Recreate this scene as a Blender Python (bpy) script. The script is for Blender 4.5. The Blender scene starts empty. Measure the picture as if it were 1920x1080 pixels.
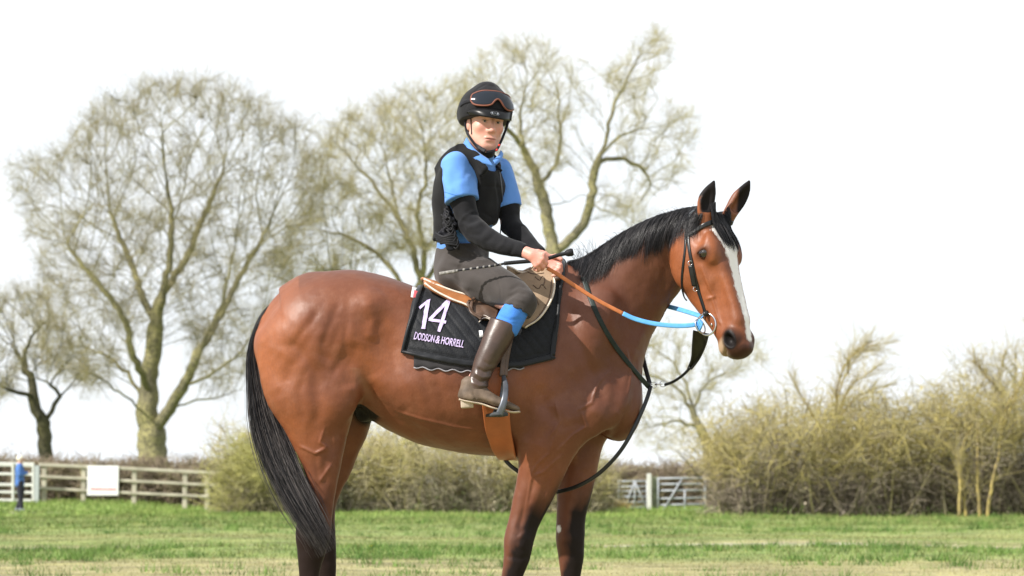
import bpy, bmesh, math, random
import numpy as np
from mathutils import Vector, Matrix, noise
from mathutils.bvhtree import BVHTree
from mathutils.kdtree import KDTree

C = bpy.context.scene.collection
SC = bpy.context.scene
PI = math.pi
R = math.radians
rng = np.random.default_rng(7)
random.seed(7)

# ------------------------------------------------------------------ camera
FPX, YH, CAMH, CAMD = 4360.0, 905.0, 0.83, 10.0        # focal length in photo pixels, horizon row, height, distance
TILT = math.atan((YH - 540.0) / FPX)
cam_d = bpy.data.cameras.new('camera')
cam = bpy.data.objects.new('camera', cam_d)
C.objects.link(cam)
cam.location = (0, -CAMD, CAMH)
cam.rotation_euler = (PI / 2 + TILT, 0, 0)
cam_d.sensor_width = 36.0
cam_d.lens = FPX / 1920.0 * 36.0
cam_d.clip_start = 0.1
cam_d.clip_end = 5000
cam_d.dof.use_dof = True
cam_d.dof.focus_distance = 9.8
cam_d.dof.aperture_fstop = 5.0
SC.camera = cam
SC.render.resolution_x, SC.render.resolution_y = 1024, 576

# ------------------------------------------------------------------ sky and sun
SUN_DIR = Vector((-0.68, -0.38, 0.66)).normalized()       # towards the sun: left, camera side, above
sun_el = math.asin(SUN_DIR.z)
world = bpy.data.worlds.new('World')
SC.world = world
world.use_nodes = True
wn, wl = world.node_tree.nodes, world.node_tree.links
wn.clear()
w_out = wn.new('ShaderNodeOutputWorld')
w_bg = wn.new('ShaderNodeBackground')
w_sky = wn.new('ShaderNodeTexSky')
w_sky.sky_type = 'NISHITA'
w_sky.sun_disc = False
w_sky.sun_elevation = sun_el
w_sky.sun_rotation = math.atan2(SUN_DIR.x, SUN_DIR.y)
w_sky.air_density = 1.0
w_sky.dust_density = 2.5
w_sky.ozone_density = 1.0
w_mix = wn.new('ShaderNodeMix'); w_mix.data_type = 'RGBA'
w_tc = wn.new('ShaderNodeTexCoord')
w_map = wn.new('ShaderNodeMapping'); w_map.inputs['Scale'].default_value = (1.0, 1.0, 3.2)
w_noise = wn.new('ShaderNodeTexNoise')
w_noise.inputs['Scale'].default_value = 2.6
w_noise.inputs['Detail'].default_value = 7.0
w_noise.inputs['Roughness'].default_value = 0.55
w_ramp = wn.new('ShaderNodeValToRGB')
w_ramp.color_ramp.elements[0].position = 0.30; w_ramp.color_ramp.elements[0].color = (0.75, 0.75, 0.75, 1)
w_ramp.color_ramp.elements[1].position = 0.56; w_ramp.color_ramp.elements[1].color = (1, 1, 1, 1)
wl.new(w_tc.outputs['Generated'], w_map.inputs['Vector'])
wl.new(w_map.outputs['Vector'], w_noise.inputs['Vector'])
wl.new(w_noise.outputs['Fac'], w_ramp.inputs['Fac'])
wl.new(w_ramp.outputs['Color'], w_mix.inputs['Factor'])
wl.new(w_sky.outputs['Color'], w_mix.inputs['A'])
w_mix.inputs['B'].default_value = (6.1, 6.35, 6.6, 1)      # thin bright cloud
wl.new(w_mix.outputs['Result'], w_bg.inputs['Color'])
w_bg.inputs['Strength'].default_value = 0.12
wl.new(w_bg.outputs['Background'], w_out.inputs['Surface'])

sun_d = bpy.data.lights.new('sun', 'SUN')
sun_d.energy = 4.8
sun_d.angle = R(0.6)
sun_d.color = (1.0, 0.95, 0.88)
sun = bpy.data.objects.new('sun', sun_d)
sun.rotation_euler = SUN_DIR.to_track_quat('Z', 'Y').to_euler()
sun.location = SUN_DIR * 40
C.objects.link(sun)

SC.view_settings.view_transform = 'Standard'
SC.view_settings.look = 'None'
SC.view_settings.exposure = 0.6
SC.view_settings.gamma = 1.0
SC.view_settings.use_curve_mapping = False
try:
    SC.cycles.use_denoising = True
    SC.cycles.denoiser = 'OPENIMAGEDENOISE'
    SC.cycles.max_bounces = 6
    SC.cycles.transparent_max_bounces = 8
    SC.cycles.sample_clamp_indirect = 6
except Exception:
    pass

# ------------------------------------------------------------------ helpers
_ct, _st = math.cos(TILT), math.sin(TILT)
CAMP = np.array([0.0, -CAMD, CAMH])


def ray(px, py):
    x, u = (px - 960.0) / FPX, -(py - 540.0) / FPX
    return np.array([x, _ct - u * _st, _st + u * _ct])


def W(px, py, y=0.0):
    """point of the world at depth y that stands where photo pixel (px, py) is"""
    d = ray(px, py)
    return CAMP + d * ((y + CAMD) / d[1])


S = 1.0 / 436.0


def to_px(P):
    P = np.asarray(P, dtype=np.float64)
    q = P - CAMP
    dep = q[..., 1] * _ct + q[..., 2] * _st
    up = -q[..., 1] * _st + q[..., 2] * _ct
    return 960 + FPX * q[..., 0] / dep, 540 - FPX * up / dep


def tag(o, label=None, cat=None, group=None, kind=None):
    if label: o['label'] = label
    if cat: o['category'] = cat
    if group: o['group'] = group
    if kind: o['kind'] = kind
    return o


def empty(name, loc, label=None, cat=None, group=None, rz=0):
    o = bpy.data.objects.new(name, None)
    o.location = loc
    o.rotation_euler = (0, 0, rz)
    o.empty_display_size = 0.2
    C.objects.link(o)
    tag(o, label, cat, group)
    bpy.context.view_layer.update()
    return o


def link(name, me, parent=None, mat=None):
    o = bpy.data.objects.new(name, me)
    C.objects.link(o)
    if mat is not None:
        if isinstance(mat, (list, tuple)):
            for m in mat: me.materials.append(m)
        else:
            me.materials.append(mat)
    if parent is not None:
        o.parent = parent
        # world-space vertices: undo the parents' offsets
        pm = Matrix.Identity(4)
        p = parent
        while p is not None:
            loc = Matrix.Translation(p.location) @ p.rotation_euler.to_matrix().to_4x4()
            pm = loc @ (p.matrix_parent_inverse @ pm) if p.parent else loc @ pm
            p = p.parent
        o.matrix_parent_inverse = pm.inverted()
    return o


def mesh_np(name, V, F, smooth=True, attrs=None):
    """V (n,3); F (m,4) or (m,3) integer array or list of lists"""
    me = bpy.data.meshes.new(name)
    V = np.asarray(V, dtype=np.float32)
    if isinstance(F, np.ndarray):
        k = F.shape[1]
        me.vertices.add(len(V)); me.vertices.foreach_set('co', V.ravel())
        me.loops.add(F.size); me.loops.foreach_set('vertex_index', F.astype(np.int32).ravel())
        me.polygons.add(len(F))
        me.polygons.foreach_set('loop_start', np.arange(0, F.size, k, dtype=np.int32))
        me.polygons.foreach_set('loop_total', np.full(len(F), k, dtype=np.int32))
        if smooth: me.polygons.foreach_set('use_smooth', np.ones(len(F), dtype=bool))
        me.update(calc_edges=True)
    else:
        me.from_pydata([tuple(v) for v in V.tolist()], [], F)
        if smooth:
            me.polygons.foreach_set('use_smooth', np.ones(len(me.polygons), dtype=bool))
        me.update()
    if attrs:
        for an, av in attrs.items():
            av = np.asarray(av, dtype=np.float32)
            if av.ndim == 2:
                at = me.attributes.new(an, 'FLOAT_COLOR', 'POINT')
                if av.shape[1] == 3: av = np.concatenate([av, np.ones((len(av), 1), np.float32)], 1)
                at.data.foreach_set('color', av.ravel())
            else:
                at = me.attributes.new(an, 'FLOAT', 'POINT')
                at.data.foreach_set('value', av)
    return me


def catmull(P, m):
    P = np.asarray(P, dtype=float)
    if m <= 1 or len(P) < 3: 
        return P
    Q = np.vstack([2 * P[0] - P[1], P, 2 * P[-1] - P[-2]])
    out = []
    for i in range(1, len(Q) - 2):
        a, b, c, d = Q[i - 1], Q[i], Q[i + 1], Q[i + 2]
        for j in range(m):
            t = j / m
            out.append(0.5 * (2 * b + (c - a) * t + (2 * a - 5 * b + 4 * c - d) * t * t + (3 * b - a - 3 * c + d) * t ** 3))
    out.append(Q[-2])
    return np.array(out)


# ---- signed distance sculpting ----
def nrm(v):
    v = np.asarray(v, dtype=float)
    return v / (np.linalg.norm(v) + 1e-12)


class Ell:
    def __init__(s, c, r, M=None):
        s.c = np.asarray(c, float); s.r = np.asarray(r, float)
        s.M = np.eye(3) if M is None else np.asarray(M, float)      # rows = local axes
        ext = np.abs(s.M.T) @ s.r
        s.lo, s.hi = s.c - ext, s.c + ext

    def d(s, P):
        q = (P - s.c) @ s.M.T
        e = np.sqrt(((q / s.r) ** 2).sum(1)) + 1e-9
        n = np.sqrt(((q / s.r ** 2) ** 2).sum(1)) + 1e-9
        return e * (e - 1) / n


class Cone:
    """round cone from a (radius ra) to b (radius rb)"""
    def __init__(s, a, b, ra, rb):
        s.a, s.b = np.asarray(a, float), np.asarray(b, float); s.ra, s.rb = ra, rb
        s.lo = np.minimum(s.a - ra, s.b - rb); s.hi = np.maximum(s.a + ra, s.b + rb)

    def d(s, P):
        ab = s.b - s.a
        t = np.clip(((P - s.a) @ ab) / (ab @ ab), 0, 1)
        q = P - s.a - t[:, None] * ab
        return np.sqrt((q * q).sum(1)) - (s.ra + (s.rb - s.ra) * t)


class Tube:
    """swept ellipse; nodes (x,y,z, lateral, front/up, back/down); L = lateral axis (one or one per node)"""
    def __init__(s, nodes, L=(0, 1, 0), m=3, cap=None, n=2.0):
        nodes = np.asarray(nodes, float)
        L = np.asarray(L, float)
        if L.ndim == 1: L = np.repeat(L[None], len(nodes), 0)
        A = catmull(np.hstack([nodes, L]), m)
        s.P, s.r, s.L = A[:, :3], np.maximum(A[:, 3:6], 1e-4), A[:, 6:9]
        T = np.gradient(s.P, axis=0)
        T /= np.linalg.norm(T, axis=1)[:, None]
        s.T = T
        s.L = s.L - (s.L * T).sum(1)[:, None] * T
        s.L /= np.linalg.norm(s.L, axis=1)[:, None]
        s.M = np.cross(T, s.L)
        s.cap = cap
        s.n = n
        mr = s.r.max()
        s.lo, s.hi = s.P.min(0) - mr, s.P.max(0) + mr

    def d(s, P):
        out = np.full(len(P), 9.0)
        N = len(s.P)
        for i in range(N - 1):
            a, b = s.P[i], s.P[i + 1]
            mr = max(s.r[i].max(), s.r[i + 1].max()) + 0.12
            lo, hi = np.minimum(a, b) - mr, np.maximum(a, b) + mr
            sel = np.nonzero(((P > lo) & (P < hi)).all(1))[0]
            if not len(sel): continue
            p = P[sel]
            da = (p - a) @ s.T[i]; db = (p - b) @ s.T[i + 1]
            ok = (da >= 0) | (i == 0)
            ok &= (db <= 0) | (i == N - 2)
            sel = sel[ok]
            if not len(sel): continue
            p, da, db = p[ok], da[ok], db[ok]
            t = np.clip(da / np.where(np.abs(da - db) < 1e-9, 1e-9, da - db), 0, 1)
            t = np.where((da < 0) & (i == 0), 0.0, t); t = np.where((db > 0) & (i == N - 2), 1.0, t)
            e2 = np.where((da < 0) & (i == 0), da * da, 0.0) + np.where((db > 0) & (i == N - 2), db * db, 0.0)
            q = p - a - t[:, None] * (b - a)
            l = (q @ s.L[i]) * (1 - t) + (q @ s.L[i + 1]) * t
            m = (q @ s.M[i]) * (1 - t) + (q @ s.M[i + 1]) * t
            r = s.r[i] * (1 - t)[:, None] + s.r[i + 1] * t[:, None]
            rl = r[:, 0]; rm = np.where(m > 0, r[:, 1], r[:, 2])
            rc = np.minimum(rl, rm) if s.cap is None else s.cap
            if s.n == 2.0:
                e = np.sqrt((l / rl) ** 2 + (m / rm) ** 2 + e2 / rc ** 2) + 1e-9
            else:
                e = ((np.abs(l) / rl) ** s.n + (np.abs(m) / rm) ** s.n) ** (1 / s.n)
                e = np.sqrt(e * e + e2 / rc ** 2) + 1e-9
            g = np.sqrt((l / rl ** 2) ** 2 + (m / rm ** 2) ** 2 + e2 / rc ** 4) + 1e-9
            dd = np.where(e > 0.3, e * (e - 1) / g, -np.minimum(rl, rm) * (1 - e))
            out[sel] = np.minimum(out[sel], dd)
        return out


class Half:
    """half space n.(p-o) < 0 is inside"""
    def __init__(s, o, n):
        s.o, s.n = np.asarray(o, float), nrm(n)
        s.lo, s.hi = np.full(3, -1e9), np.full(3, 1e9)

    def d(s, P):
        return (P - s.o) @ s.n


def _apply(D, d, op, k):
    if op == 'add':
        if k <= 0: return np.minimum(D, d)
        h = np.maximum(k - np.abs(D - d), 0) / k
        return np.minimum(D, d) - h * h * k * 0.25
    if op == 'sub': d = -d
    h = np.maximum(k - np.abs(D - d), 0) / max(k, 1e-6)
    return np.maximum(D, d) + h * h * k * 0.25


def sculpt(ops, h, relax=2, pad=0.03):
    """ops: list of (op, prim, k); op in add / sub / cut. returns V, F"""
    adds = [o[1] for o in ops if o[0] == 'add']
    lo = np.min([a.lo for a in adds], 0) - pad
    hi = np.max([a.hi for a in adds], 0) + pad
    q = 4
    n = (np.ceil((hi - lo) / (h * q)).astype(int) + 1) * q

    def run(xs, ys, zs, D, mask):
        for op, pr, k in ops:
            mg = (k + 0.02) if op != 'cut' else 1e9
            if mask is None: mg += 0.05
            sl = []
            for ax, c in enumerate((xs, ys, zs)):
                i0 = np.searchsorted(c, pr.lo[ax] - mg); i1 = np.searchsorted(c, pr.hi[ax] + mg)
                sl.append(slice(i0, i1))
            sl = tuple(sl)
            if any(s_.stop <= s_.start for s_ in sl): continue
            sub = D[sl]
            if mask is None:
                ii = np.nonzero(np.ones(sub.shape, bool))
            else:
                ii = np.nonzero(mask[sl])
            if not len(ii[0]): continue
            P = np.stack([xs[sl[0]][ii[0]], ys[sl[1]][ii[1]], zs[sl[2]][ii[2]]], 1)
            sub[ii] = _apply(sub[ii], pr.d(P), op, k)
        return D
    cx = [lo[a] + h * q * np.arange(n[a] // q) + h * (q - 1) / 2 for a in range(3)]
    Dc = run(*cx, np.full([len(c) for c in cx], 5.0), None)
    act = np.abs(Dc) < h * q * 1.9
    mask = np.repeat(np.repeat(np.repeat(act, q, 0), q, 1), q, 2)
    D = np.where(Dc < 0, -5.0, 5.0).astype(np.float32)
    D = np.repeat(np.repeat(np.repeat(D, q, 0), q, 1), q, 2)
    D[mask] = 5.0
    fx = [lo[a] + h * np.arange(n[a]) for a in range(3)]
    D = run(*fx, D, mask)
    # surface nets
    neg = D < 0
    c8 = np.zeros(np.array(D.shape) - 1, np.uint8)
    for dx in (0, 1):
        for dy in (0, 1):
            for dz in (0, 1):
                c8 += neg[dx:D.shape[0] - 1 + dx, dy:D.shape[1] - 1 + dy, dz:D.shape[2] - 1 + dz]
    cells = np.argwhere((c8 > 0) & (c8 < 8))
    idx = np.full(c8.shape, -1, np.int32)
    idx[tuple(cells.T)] = np.arange(len(cells))
    acc = np.zeros((len(cells), 3)); cnt = np.zeros(len(cells))
    cor = {}
    for c in [(a, b, d) for a in (0, 1) for b in (0, 1) for d in (0, 1)]:
        cor[c] = D[cells[:, 0] + c[0], cells[:, 1] + c[1], cells[:, 2] + c[2]]
    for ax in range(3):
        o = [a for a in range(3) if a != ax]
        for i in (0, 1):
            for j in (0, 1):
                a = [0, 0, 0]; a[o[0]] = i; a[o[1]] = j
                b = list(a); b[ax] = 1
                da, db = cor[tuple(a)], cor[tuple(b)]
                cr = (da < 0) != (db < 0)
                t = np.clip(da / np.where(cr, da - db, 1), 0, 1)
                for x in range(3):
                    acc[:, x] += np.where(cr, a[x] + (t if x == ax else 0), 0)
                cnt += cr
    V = lo + h * (cells + acc / cnt[:, None])
    F = []
    for ax in range(3):
        sl0 = [slice(None)] * 3; sl1 = [slice(None)] * 3
        sl0[ax] = slice(0, -1); sl1[ax] = slice(1, None)
        cr = neg[tuple(sl0)] != neg[tuple(sl1)]
        e = np.argwhere(cr)
        o = [(ax + 1) % 3, (ax + 2) % 3]
        e = e[(e[:, o[0]] > 0) & (e[:, o[1]] > 0) & (e[:, o[0]] < D.shape[o[0]] - 1) & (e[:, o[1]] < D.shape[o[1]] - 1)]
        s0 = neg[tuple(e.T)]
        quad = []
        for (i, j) in ((-1, -1), (0, -1), (0, 0), (-1, 0)):
            cc = e.copy(); cc[:, o[0]] += i; cc[:, o[1]] += j
            quad.append(idx[tuple(cc.T)])
        quad = np.stack(quad, 1)
        quad[~s0] = quad[~s0][:, ::-1]
        F.append(quad)
    F = np.vstack(F)
    F = F[(F >= 0).all(1)]
    # relax
    E = np.vstack([F[:, [0, 1]], F[:, [1, 2]], F[:, [2, 3]], F[:, [3, 0]]])
    for _ in range(relax):
        s_ = np.zeros_like(V); c_ = np.zeros(len(V))
        for x in range(3):
            s_[:, x] = np.bincount(E[:, 0], V[E[:, 1], x], len(V)) + np.bincount(E[:, 1], V[E[:, 0], x], len(V))
        c_ = np.bincount(E[:, 0], minlength=len(V)) + np.bincount(E[:, 1], minlength=len(V))
        V = V * 0.5 + 0.5 * s_ / np.maximum(c_, 1)[:, None]
    return V, F


def vnormals(V, F):
    a, b, c, d = V[F[:, 0]], V[F[:, 1]], V[F[:, 2]], V[F[:, 3]]
    n = np.cross(c - a, d - b)
    N = np.zeros_like(V)
    for k in range(4):
        for x in range(3):
            N[:, x] += np.bincount(F[:, k], n[:, x], len(V))
    N /= np.linalg.norm(N, axis=1)[:, None] + 1e-12
    return N


def bvh_of(V, F):
    return BVHTree.FromPolygons([Vector(v) for v in V.tolist()], F.tolist())


def line_dist(X, Z, pts):
    """distance in the picture-like side view from (X,Z) to a polyline, and the position along it"""
    best = np.full(len(X), 1e9); tt = np.zeros(len(X))
    pts = np.asarray(pts, float)
    n = len(pts) - 1
    for i in range(n):
        a, b = pts[i], pts[i + 1]
        ab = b - a
        t = np.clip(((X - a[0]) * ab[0] + (Z - a[1]) * ab[1]) / (ab @ ab), 0, 1)
        d = np.hypot(X - a[0] - t * ab[0], Z - a[1] - t * ab[1])
        m = d < best
        best = np.where(m, d, best); tt = np.where(m, (i + t) / n, tt)
    return best, tt


def sweep(P, width, thick=None, nrmv=None, n=10, closed=False, name='strap', taper=None):
    """tube (round if thick is None) or flat strap along P; returns V, F(list)"""
    P = np.asarray(P, float)
    m = len(P)
    if closed:
        T = np.roll(P, -1, 0) - np.roll(P, 1, 0)
    else:
        T = np.gradient(P, axis=0)
    T /= np.linalg.norm(T, axis=1)[:, None] + 1e-12
    if nrmv is None:
        N = np.zeros_like(P)
        ref = np.array([0.0, -1.0, 0.05])
        for i in range(m):
            v = ref - (ref @ T[i]) * T[i]
            if np.linalg.norm(v) < 0.1: v = np.array([0, 0, 1.0]) - T[i][2] * T[i]
            N[i] = nrm(v)
    else:
        N = np.asarray(nrmv, float)
        if N.ndim == 1: N = np.repeat(N[None], m, 0)
        N = N - (N * T).sum(1)[:, None] * T
        N /= np.linalg.norm(N, axis=1)[:, None] + 1e-12
    B = np.cross(T, N)
    width = np.broadcast_to(np.asarray(width, float), (m,))
    if thick is None:
        th = width
    else:
        th = np.broadcast_to(np.asarray(thick, float), (m,))
    V = []
    if thick is None:
        for k in range(n):
            a = 2 * PI * k / n
            V.append(P + B * (np.cos(a) * width / 2)[:, None] + N * (np.sin(a) * th / 2)[:, None])
    else:
        n = 8
        for (u, v) in ((-.5, -.5), (.5, -.5), (.5, .1), (.42, .5), (.2, .56), (-.2, .56), (-.42, .5), (-.5, .1)):
            V.append(P + B * (u * width)[:, None] + N * (v * th)[:, None])
    V = np.stack(V, 1).reshape(-1, 3)
    F = []
    for i in range(m if closed else m - 1):
        j = (i + 1) % m
        for k in range(n):
            l = (k + 1) % n
            F.append([i * n + k, j * n + k, j * n + l, i * n + l])
    if not closed:
        F.append(list(range(n))); F.append([(m - 1) * n + k for k in range(n)][::-1])
    return V, F


class MB:
    """collects pieces into one mesh"""
    def __init__(s): s.V = []; s.F = []; s.n = 0

    def add(s, V, F):
        s.V.append(np.asarray(V, float))
        s.F += [[i + s.n for i in f] for f in (F.tolist() if isinstance(F, np.ndarray) else F)]
        s.n += len(V)
        return s

    def box(s, c, size, M=None):
        c = np.asarray(c, float); h_ = np.asarray(size, float) / 2
        v = np.array([[x, y, z] for x in (-1, 1) for y in (-1, 1) for z in (-1, 1)]) * h_
        if M is not None: v = v @ np.asarray(M, float)
        return s.add(v + c, [[0, 1, 3, 2], [4, 6, 7, 5], [0, 4, 5, 1], [2, 3, 7, 6], [0, 2, 6, 4], [1, 5, 7, 3]])

    def sweep(s, *a, **k):
        return s.add(*sweep(*a, **k))

    def build(s, name, mat, parent=None, smooth=True, bevel=0):
        me = mesh_np(name, np.vstack(s.V), s.F, smooth)
        o = link(name, me, parent, mat)
        if bevel:
            b = o.modifiers.new('bevel', 'BEVEL'); b.width = bevel; b.segments = 2; b.limit_method = 'ANGLE'
        return o


# ------------------------------------------------------------------ materials
def mat_new(name):
    m = bpy.data.materials.new(name)
    m.use_nodes = True
    nt = m.node_tree
    return m, nt.nodes, nt.links, nt.nodes['Principled BSDF']


def simple(name, col, rough=0.6, metal=0.0, var=0.12, scale=30, bump=0.0, bscale=80, spec=0.2, sheen=0.0, stretch=(1, 1, 1), coat=0.0):
    """plain material with noise variation in colour and a fine bump"""
    m, n, l, b = mat_new(name)
    tc = n.new('ShaderNodeTexCoord'); mp = n.new('ShaderNodeMapping')
    mp.inputs['Scale'].default_value = stretch
    l.new(tc.outputs['Object'], mp.inputs['Vector'])
    nz = n.new('ShaderNodeTexNoise'); nz.inputs['Scale'].default_value = scale; nz.inputs['Detail'].default_value = 5
    l.new(mp.outputs['Vector'], nz.inputs['Vector'])
    r = n.new('ShaderNodeValToRGB')
    r.color_ramp.elements[0].position = 0.3; r.color_ramp.elements[1].position = 0.72
    c = np.array(col)
    r.color_ramp.elements[0].color = (*np.clip(c * (1 - var), 0, 1), 1)
    r.color_ramp.elements[1].color = (*np.clip(c * (1 + var), 0, 1), 1)
    l.new(nz.outputs['Fac'], r.inputs['Fac']); l.new(r.outputs['Color'], b.inputs['Base Color'])
    b.inputs['Roughness'].default_value = rough; b.inputs['Metallic'].default_value = metal
    b.inputs['Specular IOR Level'].default_value = spec
    b.inputs['Sheen Weight'].default_value = sheen
    b.inputs['Coat Weight'].default_value = coat
    if bump:
        n2 = n.new('ShaderNodeTexNoise'); n2.inputs['Scale'].default_value = bscale; n2.inputs['Detail'].default_value = 6
        l.new(mp.outputs['Vector'], n2.inputs['Vector'])
        bp = n.new('ShaderNodeBump'); bp.inputs['Strength'].default_value = bump; bp.inputs['Distance'].default_value = 0.004
        l.new(n2.outputs['Fac'], bp.inputs['Height']); l.new(bp.outputs['Normal'], b.inputs['Normal'])
    return m
# ====================================================================== GROUND
def sstep(a, b, x): 
    t = np.clip((np.asarray(x, float) - a) / (b - a), 0, 1); return t * t * (3 - 2 * t)
def ground_z(X, Y):
    X = np.asarray(X, float); Y = np.asarray(Y, float)
    z = .20 * (1 - sstep(-13.0, -8.5, X)) * sstep(44, 57, Y)
    u = np.clip((Y - 8) / 12, 0, 1)
    return z + u * (.020 * np.sin(X * .9 + Y * .21) + .018 * np.sin(X * .37 - Y * .33 + 1.3) + .015 * np.sin(Y * 1.1 + X * .15))
ys = np.concatenate([[-40, -20, -10, -5], np.arange(0, 70, .5), [75, 85, 100, 130, 180, 260, 400, 700, 1200, 2200]])
xs = np.concatenate([[-1500, -500, -150, -60], np.arange(-34, 34.1, .8), [60, 150, 500, 1500]])
GX, GY = np.meshgrid(xs, ys, indexing='ij')
GZ = ground_z(GX, GY)
V = np.stack([GX, GY, GZ], -1).reshape(-1, 3)
ny = len(ys)
I, J = np.meshgrid(np.arange(len(xs) - 1), np.arange(ny - 1), indexing='ij')
a = (I * ny + J).ravel()
gm, gn, gl_, gb = mat_new('grass field')
def nn(nodes, t, **k):
    n_ = nodes.new(t)
    for a_, b_ in k.items():
        if a_ in n_.inputs: n_.inputs[a_].default_value = b_
        else: setattr(n_, a_, b_)
    return n_
def field_nodes(n, l, b, blades=False):
    g = nn(n, 'ShaderNodeNewGeometry')
    sx_ = nn(n, 'ShaderNodeSeparateXYZ'); l.new(g.outputs['Position'], sx_.inputs[0])
    mp = nn(n, 'ShaderNodeMapping'); mp.inputs['Scale'].default_value = (.45, 1.0, 1); l.new(g.outputs['Position'], mp.inputs['Vector'])
    na = nn(n, 'ShaderNodeTexNoise'); na.inputs['Scale'].default_value = .42; na.inputs['Detail'].default_value = 6; na.inputs['Roughness'].default_value = .62; l.new(mp.outputs[0], na.inputs['Vector'])
    nb = nn(n, 'ShaderNodeTexNoise'); nb.inputs['Scale'].default_value = 3.2; nb.inputs['Detail'].default_value = 7; nb.inputs['Roughness'].default_value = .7; l.new(mp.outputs[0], nb.inputs['Vector'])
    nc = nn(n, 'ShaderNodeTexNoise'); nc.inputs['Scale'].default_value = 26; nc.inputs['Detail'].default_value = 5; l.new(g.outputs['Position'], nc.inputs['Vector'])
    # wobble of the strips
    w1 = nn(n, 'ShaderNodeMath', operation='MULTIPLY_ADD'); l.new(na.outputs['Fac'], w1.inputs[0]); w1.inputs[1].default_value = 5.0; w1.inputs[2].default_value = -2.5
    w2 = nn(n, 'ShaderNodeMath', operation='MULTIPLY_ADD'); l.new(nb.outputs['Fac'], w2.inputs[0]); w2.inputs[1].default_value = 4.0; w2.inputs[2].default_value = -2.0
    ad = nn(n, 'ShaderNodeMath', operation='ADD'); l.new(sx_.outputs['Y'], ad.inputs[0]); l.new(w1.outputs[0], ad.inputs[1])
    ad2 = nn(n, 'ShaderNodeMath', operation='ADD'); l.new(ad.outputs[0], ad2.inputs[0]); l.new(w2.outputs[0], ad2.inputs[1])
    dv = nn(n, 'ShaderNodeMath', operation='DIVIDE'); l.new(ad2.outputs[0], dv.inputs[0]); dv.inputs[1].default_value = 70.0
    r = nn(n, 'ShaderNodeValToRGB'); l.new(dv.outputs[0], r.inputs['Fac'])
    straw, green, bright, pale = (.32, .285, .155), (.155, .228, .066), (.175, .280, .064), (.55, .52, .46)
    mixg = (.150, .215, .062)
    stops = [(0, (.25, .24, .12)), (13.0, (.29, .265, .14)), (15.0, (.24, .24, .11)), (16.4, green), (19.4, green), (20.3, mixg), (20.9, pale), (21.3, straw), (23.0, mixg), (26, (.20, .22, .085)), (29, green), (34, mixg), (38, green), (43, mixg), (48, bright), (70, bright)]
    e = r.color_ramp.elements
    while len(e) < len(stops): e.new(.5)
    for i, (p, c) in enumerate(stops): e[i].position = p / 70; e[i].color = (*c, 1)
    rb = nn(n, 'ShaderNodeMapRange'); l.new(nb.outputs['Fac'], rb.inputs['Value']); rb.inputs['From Min'].default_value = .40; rb.inputs['From Max'].default_value = .66; rb.inputs['To Max'].default_value = .72
    c1 = mixc(n, l, rb.outputs[0], r.outputs['Color'], (.27, .245, .10))
    rc_ = nn(n, 'ShaderNodeMapRange'); l.new(nc.outputs['Fac'], rc_.inputs['Value']); rc_.inputs['From Min'].default_value = .35; rc_.inputs['From Max'].default_value = .7; rc_.inputs['To Min'].default_value = .75; rc_.inputs['To Max'].default_value = 1.25
    mu = nn(n, 'ShaderNodeMix'); mu.data_type = 'RGBA'; mu.blend_type = 'MULTIPLY'; mu.inputs['Factor'].default_value = 1
    l.new(c1, mu.inputs['A']); l.new(rc_.outputs[0], mu.inputs['B'])
    nd = nn(n, 'ShaderNodeTexNoise'); nd.inputs['Scale'].default_value = 1.3; nd.inputs['Detail'].default_value = 8; nd.inputs['Roughness'].default_value = .68; l.new(mp.outputs[0], nd.inputs['Vector'])
    rd = nn(n, 'ShaderNodeMapRange'); l.new(nd.outputs['Fac'], rd.inputs['Value']); rd.inputs['From Min'].default_value = .36; rd.inputs['From Max'].default_value = .64; rd.inputs['To Min'].default_value = .66; rd.inputs['To Max'].default_value = 1.3
    mu2 = nn(n, 'ShaderNodeMix'); mu2.data_type = 'RGBA'; mu2.blend_type = 'MULTIPLY'; mu2.inputs['Factor'].default_value = 1
    l.new(mu.outputs['Result'], mu2.inputs['A']); l.new(rd.outputs[0], mu2.inputs['B'])
    out = mu2.outputs['Result']
    if blades:
        t = nn(n, 'ShaderNodeAttribute'); t.attribute_name = 'tone'
        tr = nn(n, 'ShaderNodeMapRange'); l.new(t.outputs['Fac'], tr.inputs['Value']); tr.inputs['To Min'].default_value = .75; tr.inputs['To Max'].default_value = 1.3
        m2 = nn(n, 'ShaderNodeMix'); m2.data_type = 'RGBA'; m2.blend_type = 'MULTIPLY'; m2.inputs['Factor'].default_value = 1
        l.new(out, m2.inputs['A']); l.new(tr.outputs[0], m2.inputs['B']); out = m2.outputs['Result']
    l.new(out, b.inputs['Base Color'])
    b.inputs['Roughness'].default_value = .9; b.inputs['Specular IOR Level'].default_value = .15
def attr_n(nodes, name):
    a_ = nodes.new('ShaderNodeAttribute'); a_.attribute_name = name
    return a_
def mixc(nodes, links, fac, a, b):
    m_ = nodes.new('ShaderNodeMix'); m_.data_type = 'RGBA'
    if isinstance(fac, (int, float)): m_.inputs['Factor'].default_value = fac
    else: links.new(fac, m_.inputs['Factor'])
    for k_, v_ in (('A', a), ('B', b)):
        if isinstance(v_, (tuple, list)): m_.inputs[k_].default_value = (*v_, 1)
        else: links.new(v_, m_.inputs[k_])
    return m_.outputs['Result']
field_nodes(gn, gl_, gb)
g_ = link('ground', mesh_np('ground', V, np.stack([a, a + ny, a + ny + 1, a + 1], 1)), None, gm)
tag(g_, 'open grass field with green and straw coloured strips', None, None, 'structure')

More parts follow.
